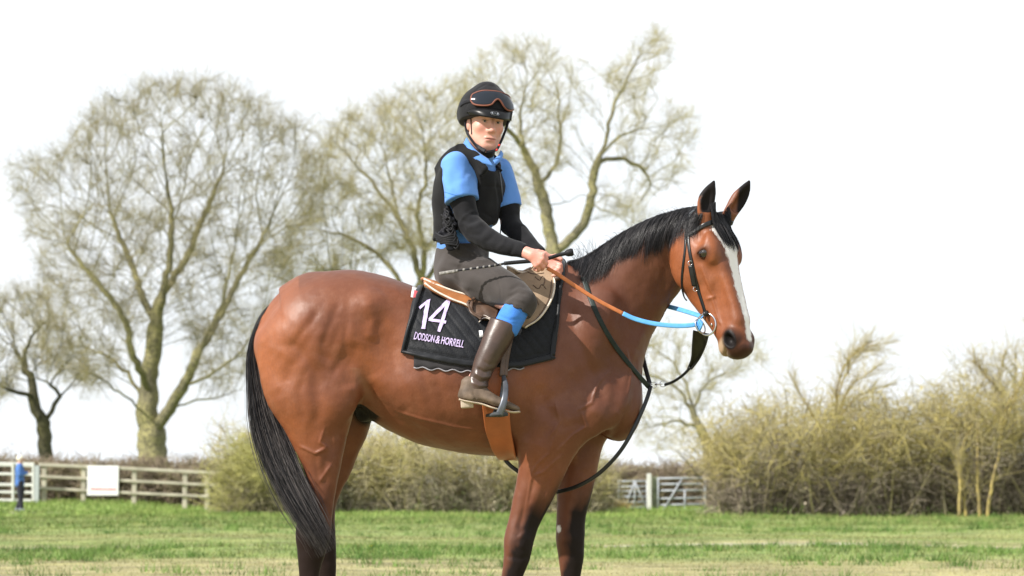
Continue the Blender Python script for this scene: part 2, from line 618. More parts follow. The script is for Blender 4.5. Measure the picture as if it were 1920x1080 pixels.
# grass blades on the part of the field in view
NBl = 150000
D_ = 15 + 62 * rng.random(NBl) ** 1.25
Xb = (rng.random(NBl) * 2 - 1) * (.245 * D_ + 1.0); Yb = D_ - CAMD
cl_n = np.sin(Xb * 2.1 + Yb * .7) * np.sin(Yb * 1.7 - Xb * .6) + rng.normal(0, .5, NBl)
hgt = (.022 + .028 * rng.random(NBl) + .022 * np.clip(cl_n, 0, 1.2)) * (1 + .35 * (D_ > 55)) * np.clip(D_ / 30, .65, 1.5)
strip = np.interp(Yb, [14, 16.5, 19.5, 21, 22, 33, 36, 70], [.45, 1.1, 1.1, .2, .45, .6, 1.1, 1.4]); hgt *= strip
wdt = .0032 * D_ / 20 + .002
ang = rng.random(NBl) * 2 * PI; le = rng.normal(0, .5, (NBl, 2)) * hgt[:, None]
Zb = ground_z(Xb, Yb)
b0 = np.stack([Xb - np.cos(ang) * wdt, Yb - np.sin(ang) * wdt, Zb - .005], 1)
b1 = np.stack([Xb + np.cos(ang) * wdt, Yb + np.sin(ang) * wdt, Zb - .005], 1)
b2 = np.stack([Xb + le[:, 0], Yb + le[:, 1], Zb + hgt], 1)
bm_m, bn_, bl_, bb_ = mat_new('grass blades'); field_nodes(bn_, bl_, bb_, True)
bb_.inputs['Roughness'].default_value = .7
gr = link('grass', mesh_np('grass', np.stack([b0, b1, b2], 1).reshape(-1, 3), np.arange(NBl * 3).reshape(-1, 3), False, {'tone': np.repeat(rng.random(NBl), 3)}), None, bm_m)
tag(gr, 'short grass blades across the field', 'grass', None, 'stuff')

# taller tufts along the greener strips
NT_ = 2600
Dt = np.concatenate([rng.uniform(25.0, 30.5, 700), rng.uniform(36, 66, 1500), rng.uniform(16, 26, 400)])
Xt = (rng.random(NT_) * 2 - 1) * (.24 * Dt); Yt = Dt - CAMD
keep = np.array([noise.noise(Vector((x * .5, y * .9, 2.2))) for x, y in zip(Xt, Yt)]) > -.02
Xt, Yt, Dt = Xt[keep], Yt[keep], Dt[keep]
nb_ = 22
hx_ = np.repeat(Xt, nb_) + rng.normal(0, .07, len(Xt) * nb_); hy_ = np.repeat(Yt, nb_) + rng.normal(0, .07, len(Xt) * nb_)
hh = np.repeat(rng.uniform(.06, .15, len(Xt)), nb_) * rng.uniform(.5, 1.1, len(hx_)); ww_ = np.repeat(.0045 * Dt / 25, nb_)
aa = rng.random(len(hx_)) * 2 * PI; hz_ = ground_z(hx_, hy_) - .005
b0 = np.stack([hx_ - np.cos(aa) * ww_, hy_ - np.sin(aa) * ww_, hz_], 1); b1 = np.stack([hx_ + np.cos(aa) * ww_, hy_ + np.sin(aa) * ww_, hz_], 1)
b2 = np.stack([hx_ + rng.normal(0, .5, len(hx_)) * hh, hy_ + rng.normal(0, .5, len(hx_)) * hh, hz_ + hh], 1)
tm, tn_, tl_, tb_ = mat_new('grass tuft')
ta = nn(tn_, 'ShaderNodeAttribute'); ta.attribute_name = 'tone'; trp = nn(tn_, 'ShaderNodeValToRGB'); tl_.new(ta.outputs['Fac'], trp.inputs['Fac'])
trp.color_ramp.elements[0].color = (.055, .115, .025, 1); trp.color_ramp.elements[1].color = (.16, .26, .06, 1); tl_.new(trp.outputs['Color'], tb_.inputs['Base Color']); tb_.inputs['Roughness'].default_value = .8; tb_.inputs['Specular IOR Level'].default_value = .2
gt = link('grass_tufts', mesh_np('grass_tufts', np.stack([b0, b1, b2], 1).reshape(-1, 3), np.arange(len(hx_) * 3).reshape(-1, 3), False, {'tone': np.repeat(np.clip(np.repeat(rng.random(len(Xt)), nb_) + rng.normal(0, .15, len(hx_)), 0, 1), 3)}), None, tm)
tag(gt, 'rough darker tufts of grass scattered over the field', 'grass', None, 'stuff')

# ====================================================================== TREES
def bark(name, c0, c1, c2):
    m, n, l, b = mat_new(name)
    g = n.new('ShaderNodeTexCoord')
    na = nn(n, 'ShaderNodeTexNoise'); na.inputs['Scale'].default_value = 1.1; na.inputs['Detail'].default_value = 6; l.new(g.outputs['Object'], na.inputs['Vector'])
    nb = nn(n, 'ShaderNodeTexNoise'); nb.inputs['Scale'].default_value = 9; nb.inputs['Detail'].default_value = 6; l.new(g.outputs['Object'], nb.inputs['Vector'])
    r1 = nn(n, 'ShaderNodeMapRange'); l.new(na.outputs['Fac'], r1.inputs['Value']); r1.inputs['From Min'].default_value = .38; r1.inputs['From Max'].default_value = .62
    r2 = nn(n, 'ShaderNodeMapRange'); l.new(nb.outputs['Fac'], r2.inputs['Value']); r2.inputs['From Min'].default_value = .40; r2.inputs['From Max'].default_value = .7
    c = mixc(n, l, r1.outputs[0], c0, c1)
    c = mixc(n, l, r2.outputs[0], c, c2)
    l.new(c, b.inputs['Base Color']); b.inputs['Roughness'].default_value = .9; b.inputs['Specular IOR Level'].default_value = .2
    bp = nn(n, 'ShaderNodeBump'); bp.inputs['Strength'].default_value = .6; bp.inputs['Distance'].default_value = .05; l.new(nb.outputs['Fac'], bp.inputs['Height']); l.new(bp.outputs[0], b.inputs['Normal'])
    return m
m_bark = bark('lichen covered bark', (.20, .182, .11), (.34, .31, .145), (.11, .10, .072))
m_bark_g = bark('dark mossy bark', (.060, .058, .035), (.115, .105, .050), (.035, .032, .022))
m_bark_y = bark('yellow lichen bark', (.34, .27, .10), (.42, .34, .10), (.19, .15, .09))
def twig_mat(name, cols):
    m, n, l, b = mat_new(name)
    t = attr_n(n, 'tone'); r = nn(n, 'ShaderNodeValToRGB'); e = r.color_ramp.elements
    while len(e) < len(cols): e.new(.5)
    for i, c in enumerate(cols): e[i].position = i / (len(cols) - 1); e[i].color = (*c, 1)
    l.new(t.outputs['Fac'], r.inputs['Fac']); l.new(r.outputs['Color'], b.inputs['Base Color'])
    b.inputs['Roughness'].default_value = .85; b.inputs['Specular IOR Level'].default_value = .2
    return m
m_twig = twig_mat('winter twigs', [(.16, .14, .10), (.26, .235, .14), (.38, .34, .155), (.32, .27, .19)])
m_twig_p = twig_mat('pale twigs', [(.22, .195, .13), (.36, .32, .18), (.48, .43, .18), (.40, .34, .23)])

def in_poly(x, y, poly):
    c = np.zeros(len(x), bool); n = len(poly); j = n - 1
    for i in range(n):
        xi, yi = poly[i]; xj, yj = poly[j]
        c ^= ((yi > y) != (yj > y)) & (x < (xj - xi) * (y - yi) / (yj - yi + 1e-12) + xi)
        j = i
    return c

def grow(limbs, poly, Y0, depth, natt, step, rng_, seed=1, bias=.15, infl=14.0, kill=2.2, radial=.45):
    """space colonisation in metres; limbs: px polylines of the main boughs"""
    rg = np.random.default_rng(seed)
    P, par = [], []
    def idx_near(p):
        d = [np.sum((q - p) ** 2) for q in P]
        return int(np.argmin(d))
    for li, lm in enumerate(limbs):
        pts = np.array([W(a, b, Y0 + (c[0] if c else 0)) for a, b, *c in lm])
        n = max(2, int(np.linalg.norm(np.diff(pts, axis=0), axis=1).sum() / step) + 1)
        pts = resample_(catmull(pts, 4), n)
        if li == 0: P.append(pts[0]); par.append(-1); k = 0
        else: k = idx_near(pts[0])
        for p in pts[1:]:
            jit = rg.normal(0, step * .12, 3)
            P.append(p + jit); par.append(k); k = len(P) - 1
    polys = poly if isinstance(poly[0][0], (tuple, list)) else [poly]
    poly = [p for q_ in polys for p in q_]
    x = rg.uniform(min(p[0] for p in poly), max(p[0] for p in poly), natt * 4); y = rg.uniform(min(p[1] for p in poly), max(p[1] for p in poly), natt * 4)
    ok = np.any([in_poly(x, y, q_) for q_ in polys], 0); x, y = x[ok][:natt], y[ok][:natt]
    cx = np.mean([p[0] for p in poly]); 
    A = np.array([W(a, b, Y0 + c) for a, b, c in zip(x, y, rg.normal(0, depth, len(x)).clip(-2 * depth, 2 * depth))])
    dens = np.array([noise.noise(Vector(v) * .55 + Vector((seed, 0, 0))) for v in A.tolist()])
    A = A[dens > -.32 + rg.normal(0, .08, len(A))]
    hub = P[min(len(P) - 1, int(2.2 / step))] - np.array([0, 0, .5])
    alive = np.ones(len(A), bool)
    for it in range(150):
        kd = KDTree(len(P))
        for i, p in enumerate(P): kd.insert(p, i)
        kd.balance()
        acc = {}
        for i in np.nonzero(alive)[0]:
            co, j, d = kd.find(A[i])
            if d < step * kill: alive[i] = False; continue
            if d < step * infl or it < 3:
                v = (A[i] - P[j]) / d
                acc[j] = acc.get(j, 0) + v
        if not acc: break
        new = 0
        for j, v in acc.items():
            n_ = np.linalg.norm(v)
            if n_ < 1e-3: continue
            pd = P[j] - P[par[j]] if par[j] >= 0 else np.array([0, 0, 1.0])
            rad = P[j] - hub; rad /= np.linalg.norm(rad) + 1e-9
            v = v / n_ + rg.normal(0, .16, 3) + np.array([0, 0, bias]) + radial * rad + .7 * pd / (np.linalg.norm(pd) + 1e-9)
            P.append(P[j] + step * v / np.linalg.norm(v)); par.append(j); new += 1
        if len(P) > 14000: break
    return np.array(P), np.array(par)

def resample_(P, n):
    s_ = np.concatenate([[0], np.cumsum(np.linalg.norm(np.diff(P, axis=0), axis=1))])
    return np.stack([np.interp(np.linspace(0, s_[-1], n), s_, P[:, k]) for k in range(3)], 1)

def radii(P, par, tip, pw=1.85, rmax=None):
    n = len(P); r = np.zeros(n); ch = [[] for _ in range(n)]
    for i in range(n):
        if par[i] >= 0: ch[par[i]].append(i)
    for i in range(n - 1, -1, -1):
        if not ch[i]: r[i] = tip
        else: r[i] = sum(r[c] ** pw for c in ch[i]) ** (1 / pw)
    if rmax: 
        f = rmax / r[0]
        q_ = (r - tip) / (r[0] - tip)
        r = tip + (rmax - tip) * q_ ** 1.3
    return r, ch

def branch_mesh(P, par, r, ch, minr=0.0, flare=0.0):
    Vs, Fs = [], []; nv = 0
    starts = [0]; done = set()
    stack = [(0, None)]
    while stack:
        s0, pr = stack.pop()
        chain = [pr] if pr is not None else []
        c = s0
        while True:
            chain.append(c)
            if not ch[c]: break
            nx = max(ch[c], key=lambda k: r[k])
            for k in ch[c]:
                if k != nx: stack.append((k, c))
            c = nx
        if len(chain) < 2: continue
        pts = P[chain]; rr = r[chain].copy()
        if pr is not None: rr[0] = min(rr[0], r[s0] * 1.25)
        ns_ = 10 if rr.max() > .15 else (6 if rr.max() > .04 else 4)
        T = np.gradient(pts, axis=0); T /= np.linalg.norm(T, axis=1)[:, None] + 1e-9
        A = np.cross(T, (0.3, 1, .2)); A /= np.linalg.norm(A, axis=1)[:, None] + 1e-9; B = np.cross(T, A)
        if flare and pr is None: rr[0] *= 1 + flare; rr[1] *= 1 + flare * .35
        ring_ = []
        for k in range(ns_):
            a_ = 2 * PI * k / ns_
            wob = 1 + (.10 * math.sin(3 * a_ + 1) if ns_ == 10 else 0)
            ring_.append(pts + (A * math.cos(a_) + B * math.sin(a_)) * (rr * wob)[:, None])
        V = np.stack(ring_, 1).reshape(-1, 3)
        m = len(chain)
        i_, k_ = np.meshgrid(np.arange(m - 1), np.arange(ns_), indexing='ij')
        i_, k_ = i_.ravel(), k_.ravel(); l_ = (k_ + 1) % ns_
        F = np.stack([i_ * ns_ + k_, (i_ + 1) * ns_ + k_, (i_ + 1) * ns_ + l_, i_ * ns_ + l_], 1) + nv
        Vs.append(V); Fs.append(F); nv += len(V)
    return np.vstack(Vs), np.vstack(Fs)

def twigs(P, par, r, n, length, width, up=.25, seed=3, thr=None, segs=4, spread=.9, droop=0.0):
    rg = np.random.default_rng(seed)
    thr = np.quantile(r, .80) if thr is None else thr
    cand = np.nonzero(r <= thr)[0]; cand = cand[par[cand] >= 0]
    k = rg.choice(cand, n)
    t = rg.random(n)[:, None]
    base_ = P[par[k]] * (1 - t) + P[k] * t
    dr = P[k] - P[par[k]]; dr /= np.linalg.norm(dr, axis=1)[:, None] + 1e-9
    d = dr * .8 + rg.normal(0, spread, (n, 3)) + np.array([0, 0, up]); d /= np.linalg.norm(d, axis=1)[:, None]
    L = length * rg.uniform(.35, 1.25, n)
    pts = [base_]
    for s in range(segs):
        d = d + rg.normal(0, .22, (n, 3)) + np.array([0, 0, .06 - droop]); d /= np.linalg.norm(d, axis=1)[:, None]
        pts.append(pts[-1] + d * (L / segs)[:, None])
    return np.stack(pts, 1), width * rg.uniform(.6, 1.3, n), d

def twig_mesh(PT, w, rg, tone=None):
    n, m, _ = PT.shape
    T = np.gradient(PT, axis=1); T /= np.linalg.norm(T, axis=2)[..., None] + 1e-12
    ref = np.repeat(rg.normal(size=(n, 1, 3)), m, 1)
    A = np.cross(T, ref); A /= np.linalg.norm(A, axis=2)[..., None] + 1e-12; B = np.cross(T, A)
    ww = w[:, None] * np.linspace(1, .35, m)[None]
    V = np.stack([PT + ww[..., None] * (A * math.cos(a) + B * math.sin(a)) for a in (0, 2.09, 4.19)], 2).reshape(-1, 3)
    bs = (np.arange(n) * m * 3)[:, None] + (np.arange(m - 1) * 3)[None]
    F = np.vstack([np.stack([bs + k, bs + 3 + k, bs + 3 + (k + 1) % 3, bs + (k + 1) % 3], -1).reshape(-1, 4) for k in range(3)])
    tone = rg.random(n) if tone is None else tone
    return V, F, np.repeat(tone, m * 3)

def make_tree(name, label, limbs, poly, Y0, depth, natt, step, ntw, tl, tw, trunk_r, seed, mat=None, tmat=None, bias=.15, tip=.012, cat='tree', group=None, kill=2.2, infl=14., sub=True):
    P, par = grow(limbs, poly, Y0, depth, natt, step, None, seed, bias, infl, kill)
    r, ch = radii(P, par, tip, rmax=trunk_r)
    base_ = P[0].copy(); base_[2] = float(ground_z(base_[0], base_[1]))
    P[0] = base_ - np.array([0, 0, .1])
    root = empty(name, base_, label, cat, group)
    V, F = branch_mesh(P, par, r, ch, flare=.45)
    link('trunk', mesh_np('trunk', V, F), root, mat or m_bark)
    rg = np.random.default_rng(seed + 50)
    PT, w, d = twigs(P, par, r, ntw, tl, tw * .8, seed=seed + 9, thr=np.quantile(r, .62), spread=.5)
    V1, F1, t1 = twig_mesh(PT, w, rg)
    if sub:      # finer side twigs
        k = rg.integers(0, len(PT), ntw * 2); j = rg.integers(1, PT.shape[1], ntw * 2)
        b_ = PT[k, j]; d2 = d[k] * .7 + rg.normal(0, .7, (len(k), 3)); d2 /= np.linalg.norm(d2, axis=1)[:, None]
        L = tl * rg.uniform(.2, .55, len(k))
        P2 = np.stack([b_, b_ + d2 * (L * .5)[:, None] + rg.normal(0, .02, (len(k), 3)), b_ + d2 * L[:, None]], 1)
        V2, F2, t2 = twig_mesh(P2, np.full(len(k), tw * .62), rg, t1.reshape(len(PT), -1)[:, 0][k])
        V1 = np.vstack([V1, V2]); F1 = np.vstack([F1, F2 + len(t1)]); t1 = np.concatenate([t1, t2])
    c = link('crown', mesh_np('crown', V1, F1, True, {'tone': t1}), root, tmat or m_twig)
    c['kind'] = 'stuff'
    return root

YT = 85.0
make_tree('broad_tree', 'big bare domed tree with a thick forked trunk behind the white fence', [
    [(287, 886, 0), (287, 850, 0), (284, 812, 0), (278, 772, 0)],
    [(278, 772, 0), (279, 720, .3), (287, 660, .4), (292, 610, .4), (300, 560, .2), (316, 500, 0), (322, 440, .2), (318, 370, 0)],
    [(284, 812, 0), (305, 786, -.4), (330, 748, -.8), (352, 712, -1.2), (372, 660, -1.4), (396, 610, -1.4), (420, 560, -1.2), (432, 495, -1)],
    [(372, 660, -1.4), (410, 600, -.6), (445, 525, 0), (500, 430, .6)],
    [(278, 772, 0), (262, 735, .8), (238, 700, 1.4), (200, 668, 2), (150, 650, 2.4), (95, 655, 2.6)],
    [(279, 735, 0), (262, 690, -1), (243, 650, -1.6), (238, 610, -2), (212, 565, -2.4), (165, 510, -2.6), (120, 450, -2.6)],
    [(275, 780, 0), (248, 752, -1.2), (222, 735, -1.8), (180, 705, -2.4), (120, 690, -2.6)],
    [(318, 768, -.6), (365, 752, .4), (410, 744, 1.0), (452, 730, 1.4)],
    [(345, 725, -1), (400, 700, -2), (450, 660, -2.6), (490, 600, -3)],
    [(292, 610, .4), (262, 540, 1.6), (235, 470, 2.2), (205, 390, 2.4)],
    [(300, 560, .2), (350, 480, 1.4), (385, 400, 2.0), (415, 320, 2.2)]],
    [(12, 350), (40, 310), (100, 290), (150, 245), (190, 200), (250, 172), (330, 158), (400, 165), (470, 190), (540, 225), (590, 265), (612, 330), (600, 420), (560, 470), (540, 560), (500, 640), (470, 720), (400, 740),
     (360, 700), (300, 500), (260, 640), (200, 740), (120, 720), (60, 640), (90, 560), (60, 440)],
    YT, 2.2, 4600, .27, 15000, .95, .0078, .60, 11, kill=1.8, tip=.007, bias=.22)
make_tree('mid_tree', 'spreading bare tree with yellowish twigs standing behind the horse rump', [
    [(778, 885, 0), (780, 760, 0), (784, 640, 0), (790, 540, 0)],
    [(790, 540, 0), (776, 470, 0), (745, 405, .4), (705, 350, .8), (650, 290, 1)],
    [(790, 540, 0), (796, 470, -.5), (782, 400, -.8), (800, 330, -1), (795, 250, -1)],
    [(784, 600, 0), (745, 520, .6), (700, 470, 1), (640, 440, 1.5), (580, 430, 1.8)],
    [(790, 540, 0), (830, 470, 1), (850, 380, 1.5), (860, 280, 1.6)],
    [(745, 405, .4), (730, 330, 0), (715, 260, 0)],
    [(784, 620, 0), (730, 560, -1), (670, 520, -1.5), (600, 500, -2)]],
    [(545, 470), (560, 400), (590, 330), (610, 260), (660, 220), (730, 195), (800, 175), (870, 150), (900, 200), (900, 420), (850, 500), (780, 480), (700, 510), (600, 540), (520, 530), (500, 490)],
    YT + 5, 2.2, 3200, .28, 9500, .95, .0078, .38, 21, kill=1.8, tmat=m_twig_p, tip=.007, bias=.2)
make_tree('fork_tree', 'tall bare tree with a pale limb forking up to the right of the rider', [
    [(1036, 885, 0), (1038, 760, 0), (1040, 600, 0), (1038, 472, 0)],
    [(1038, 472, 0), (1028, 410, 0), (1012, 345, .2), (986, 285, .3), (974, 230, .3), (985, 165, .2)],
    [(1038, 472, 0), (1080, 440, -.4), (1108, 390, -.6), (1113, 330, -.6), (1130, 285, -.6), (1150, 205, -.5), (1186, 130, -.4), (1205, 90, -.4)],
    [(1128, 290, -.6), (1160, 255, -1), (1212, 240, -1.5)],
    [(1124, 300, -.6), (1165, 298, -.2), (1200, 312, .2), (1222, 345, .4)],
    [(1012, 345, .2), (1045, 300, 1), (1050, 240, 1.4), (1045, 170, 1.6)],
    [(1020, 385, 0), (1060, 380, .8), (1085, 365, 1.2)],
    [(986, 285, .3), (945, 230, -1), (915, 170, -1.5)],
    [(1108, 385, -.6), (1150, 400, -1.4), (1180, 420, -1.8)]],
    [[(870, 260), (860, 160), (890, 105), (960, 80), (1030, 85), (1085, 120), (1095, 180), (1060, 260), (1075, 330), (1030, 350), (980, 420), (940, 330)],
     [(1130, 170), (1175, 85), (1225, 62), (1255, 100), (1240, 160), (1180, 230)], [(1180, 240), (1260, 200), (1305, 230), (1290, 330), (1230, 380), (1180, 350), (1150, 290)], [(1120, 360), (1180, 390), (1230, 430), (1170, 450)]],
    YT - 5, 1.5, 1900, .27, 4600, .85, .0075, .36, 31, kill=1.8, tmat=m_twig_p, tip=.006)
make_tree('small_tree', 'small dark forked tree behind the white gate, smallest of the bare trees', [
    [(86, 886, 0), (86, 850, 0), (84, 812, 0), (82, 792, 0)],
    [(82, 792, 0), (66, 762, 0), (60, 715, .3), (42, 680, .4), (20, 640, .6)],
    [(82, 792, 0), (100, 768, 0), (108, 738, 0), (92, 716, -.3), (58, 712, -.5)],
    [(62, 740, 0), (30, 735, -.8), (-15, 720, -1)],
    [(42, 680, .4), (60, 630, 1), (90, 600, 1.2)]],
    [(-60, 560), (0, 540), (60, 560), (110, 600), (165, 650), (190, 700), (150, 740), (60, 690), (20, 760), (-60, 760)],
    YT - 8, 1.4, 1300, .26, 2800, .75, .008, .26, 51, mat=m_bark_g, kill=1.8, tip=.007)
make_tree('leaning_tree', 'thin leaning bare tree behind the metal gates, left of the tall hedge', [
    [(1336, 890, 0), (1322, 830, 0), (1300, 770, 0), (1282, 742, 0)],
    [(1282, 742, 0), (1262, 722, 0), (1226, 706, 0), (1190, 700, 0)],
    [(1300, 770, 0), (1285, 720, .5), (1262, 680, .8), (1230, 655, 1)],
    [(1310, 800, 0), (1270, 790, -.5), (1225, 800, -.8)],
    [(1300, 770, 0), (1330, 715, .5), (1390, 690, 1)]],
    [(1150, 650), (1200, 620), (1270, 620), (1330, 650), (1420, 660), (1440, 690), (1350, 740), (1330, 800), (1280, 850), (1190, 850), (1150, 760)],
    YT - 6, 1.2, 800, .28, 1700, .80, .0075, .19, 61, kill=1.8, tmat=m_twig_p, tip=.006)

# ====================================================================== HEDGES
def hedge(name, label, top, base_y, Y0, dep, nstem, ntwig, mat, seed, cat='hedge', lo_tone=(0, .35), hi_tone=(.45, 1.0), tl=.55, tw=.008, xr=None, stem_mat=None, wild=.12, Hlo=.55, Hhi=1.06):
    """top: px profile (x, y); base row; Y0 nearest face; dep depth; all stems and twigs are real tubes"""
    rg = np.random.default_rng(seed)
    top = np.array(top, float); x0, x1 = (top[0, 0], top[-1, 0]) if xr is None else xr
    xm = (x0 + x1) / 2
    bx = W(xm, base_y, Y0)
    root = empty(name, (bx[0], Y0 + dep / 2, float(ground_z(bx[0], Y0))), label, cat)
    n = nstem
    px = rg.uniform(x0, x1, n); dy = rg.uniform(0, dep, n)
    B = np.array([[W(a, 905, Y0 + b)[0], Y0 + b, 0] for a, b in zip(px, dy)]); B[:, 2] = ground_z(B[:, 0], B[:, 1]) - .05
    tp = np.interp(px, top[:, 0], top[:, 1])
    H = np.array([W(a, b, Y0 + c)[2] for a, b, c in zip(px, tp, dy)]) - B[:, 2]
    H *= rg.uniform(Hlo, Hhi, n)
    m = 7
    d = np.stack([rg.normal(0, .28, n), rg.normal(0, .28, n), np.ones(n)], 1)
    pts = [B]
    for s in range(m - 1):
        d = d + rg.normal(0, .16, (n, 3)) * [1, 1, .3]; dn = d / np.linalg.norm(d, axis=1)[:, None]
        pts.append(pts[-1] + dn * (H / (m - 1))[:, None])
    PS = np.stack(pts, 1)
    V, F, t = twig_mesh(PS, rg.uniform(.012, .030, n), rg, None)
    link('stems', mesh_np('stems', V, F, True, {'tone': t}), root, stem_mat or m_twig)['kind'] = 'stuff'
    # twigs on the stems and loose in the volume
    k = rg.integers(0, n, ntwig); f = rg.random(ntwig) ** .8 * (m - 1.001)
    i = f.astype(int); fr_ = (f - i)[:, None]
    b_ = PS[k, i] * (1 - fr_) + PS[k, i + 1] * fr_ + rg.normal(0, .13, (ntwig, 3)) * [1.3, 1, .6]
    dd = rg.normal(0, 1, (ntwig, 3)) * [1, 1, .7] + np.array([0, 0, .55]) * (f / (m - 1))[:, None]
    dd /= np.linalg.norm(dd, axis=1)[:, None]
    L = tl * rg.uniform(.3, 1.2, ntwig)
    gz = ground_z(b_[:, 0], b_[:, 1]); 
    p1 = b_ + dd * (L * .5)[:, None]; p2 = p1 + (dd + rg.normal(0, .35, dd.shape)) * (L * .5)[:, None]
    PT = np.stack([b_, p1, p2], 1)
    PT[..., 2] = np.maximum(PT[..., 2], gz[:, None] + .01)
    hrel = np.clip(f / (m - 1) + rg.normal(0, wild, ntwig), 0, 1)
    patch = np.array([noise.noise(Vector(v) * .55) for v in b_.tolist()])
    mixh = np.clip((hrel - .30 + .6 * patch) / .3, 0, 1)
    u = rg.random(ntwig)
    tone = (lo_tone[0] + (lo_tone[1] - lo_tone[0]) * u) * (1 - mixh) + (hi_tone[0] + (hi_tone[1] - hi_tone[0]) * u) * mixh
    V, F, t = twig_mesh(PT, tw * rg.uniform(.5, 1.4, ntwig), rg, tone)
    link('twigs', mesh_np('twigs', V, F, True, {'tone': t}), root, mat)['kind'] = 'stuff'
    # lichen and bud specks
    ns_ = ntwig // 2
    k = rg.integers(0, ntwig, ns_); c = PT[k, rg.integers(0, 3, ns_)] + rg.normal(0, .03, (ns_, 3))
    s1 = rg.normal(0, 1, (ns_, 3)); s2 = rg.normal(0, 1, (ns_, 3)); sz = rg.uniform(.012, .034, ns_)[:, None]
    V = np.stack([c, c + s1 * sz, c + s2 * sz], 1).reshape(-1, 3)
    link('buds', mesh_np('buds', V, np.arange(ns_ * 3).reshape(-1, 3), False, {'tone': np.repeat(np.clip(tone[k] + rg.normal(0, .1, ns_), 0, 1), 3)}), root, mat)['kind'] = 'stuff'
    return root

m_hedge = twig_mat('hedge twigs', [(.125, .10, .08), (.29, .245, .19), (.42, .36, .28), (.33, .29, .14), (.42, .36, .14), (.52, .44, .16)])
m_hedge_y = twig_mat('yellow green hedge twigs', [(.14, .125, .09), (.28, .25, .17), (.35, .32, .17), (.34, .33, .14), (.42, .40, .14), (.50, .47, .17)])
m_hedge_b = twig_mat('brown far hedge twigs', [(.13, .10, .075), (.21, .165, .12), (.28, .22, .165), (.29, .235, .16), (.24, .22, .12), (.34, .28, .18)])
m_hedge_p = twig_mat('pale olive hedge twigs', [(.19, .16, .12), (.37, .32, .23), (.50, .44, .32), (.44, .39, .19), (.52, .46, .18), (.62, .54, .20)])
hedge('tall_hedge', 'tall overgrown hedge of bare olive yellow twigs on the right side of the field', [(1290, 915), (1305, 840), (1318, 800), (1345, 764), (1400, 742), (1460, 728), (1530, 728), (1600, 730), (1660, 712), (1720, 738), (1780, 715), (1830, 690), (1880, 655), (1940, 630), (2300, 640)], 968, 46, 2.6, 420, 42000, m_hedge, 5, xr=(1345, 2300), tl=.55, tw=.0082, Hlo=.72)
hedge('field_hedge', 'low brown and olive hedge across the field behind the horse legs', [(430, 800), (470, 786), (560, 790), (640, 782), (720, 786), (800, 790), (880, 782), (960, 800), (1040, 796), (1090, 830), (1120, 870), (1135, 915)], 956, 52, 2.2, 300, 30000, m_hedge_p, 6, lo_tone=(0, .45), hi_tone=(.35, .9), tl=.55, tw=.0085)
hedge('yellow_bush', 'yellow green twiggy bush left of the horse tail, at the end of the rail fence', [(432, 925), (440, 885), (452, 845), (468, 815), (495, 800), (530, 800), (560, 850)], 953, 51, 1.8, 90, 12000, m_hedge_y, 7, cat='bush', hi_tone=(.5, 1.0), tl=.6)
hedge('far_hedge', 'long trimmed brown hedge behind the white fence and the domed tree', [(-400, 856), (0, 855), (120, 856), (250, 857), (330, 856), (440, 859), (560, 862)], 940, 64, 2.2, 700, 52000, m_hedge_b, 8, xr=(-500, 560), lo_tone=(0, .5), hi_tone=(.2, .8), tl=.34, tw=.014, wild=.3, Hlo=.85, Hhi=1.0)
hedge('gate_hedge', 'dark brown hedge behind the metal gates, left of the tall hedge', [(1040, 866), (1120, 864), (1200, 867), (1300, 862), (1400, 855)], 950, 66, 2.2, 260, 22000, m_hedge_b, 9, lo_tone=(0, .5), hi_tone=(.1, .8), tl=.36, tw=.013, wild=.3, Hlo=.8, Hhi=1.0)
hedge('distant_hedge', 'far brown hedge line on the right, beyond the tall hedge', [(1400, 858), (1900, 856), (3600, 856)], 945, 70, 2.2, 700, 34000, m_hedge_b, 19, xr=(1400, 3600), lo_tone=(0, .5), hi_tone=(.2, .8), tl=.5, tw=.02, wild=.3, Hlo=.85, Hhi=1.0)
hedge('distant_hedge', 'far brown hedge line left of the white gate', [(-1800, 856), (-500, 856), (-400, 856)], 945, 70, 2.2, 450, 22000, m_hedge_b, 20, xr=(-1800, -400), lo_tone=(0, .5), hi_tone=(.2, .8), tl=.5, tw=.02, wild=.3, Hlo=.85, Hhi=1.0)
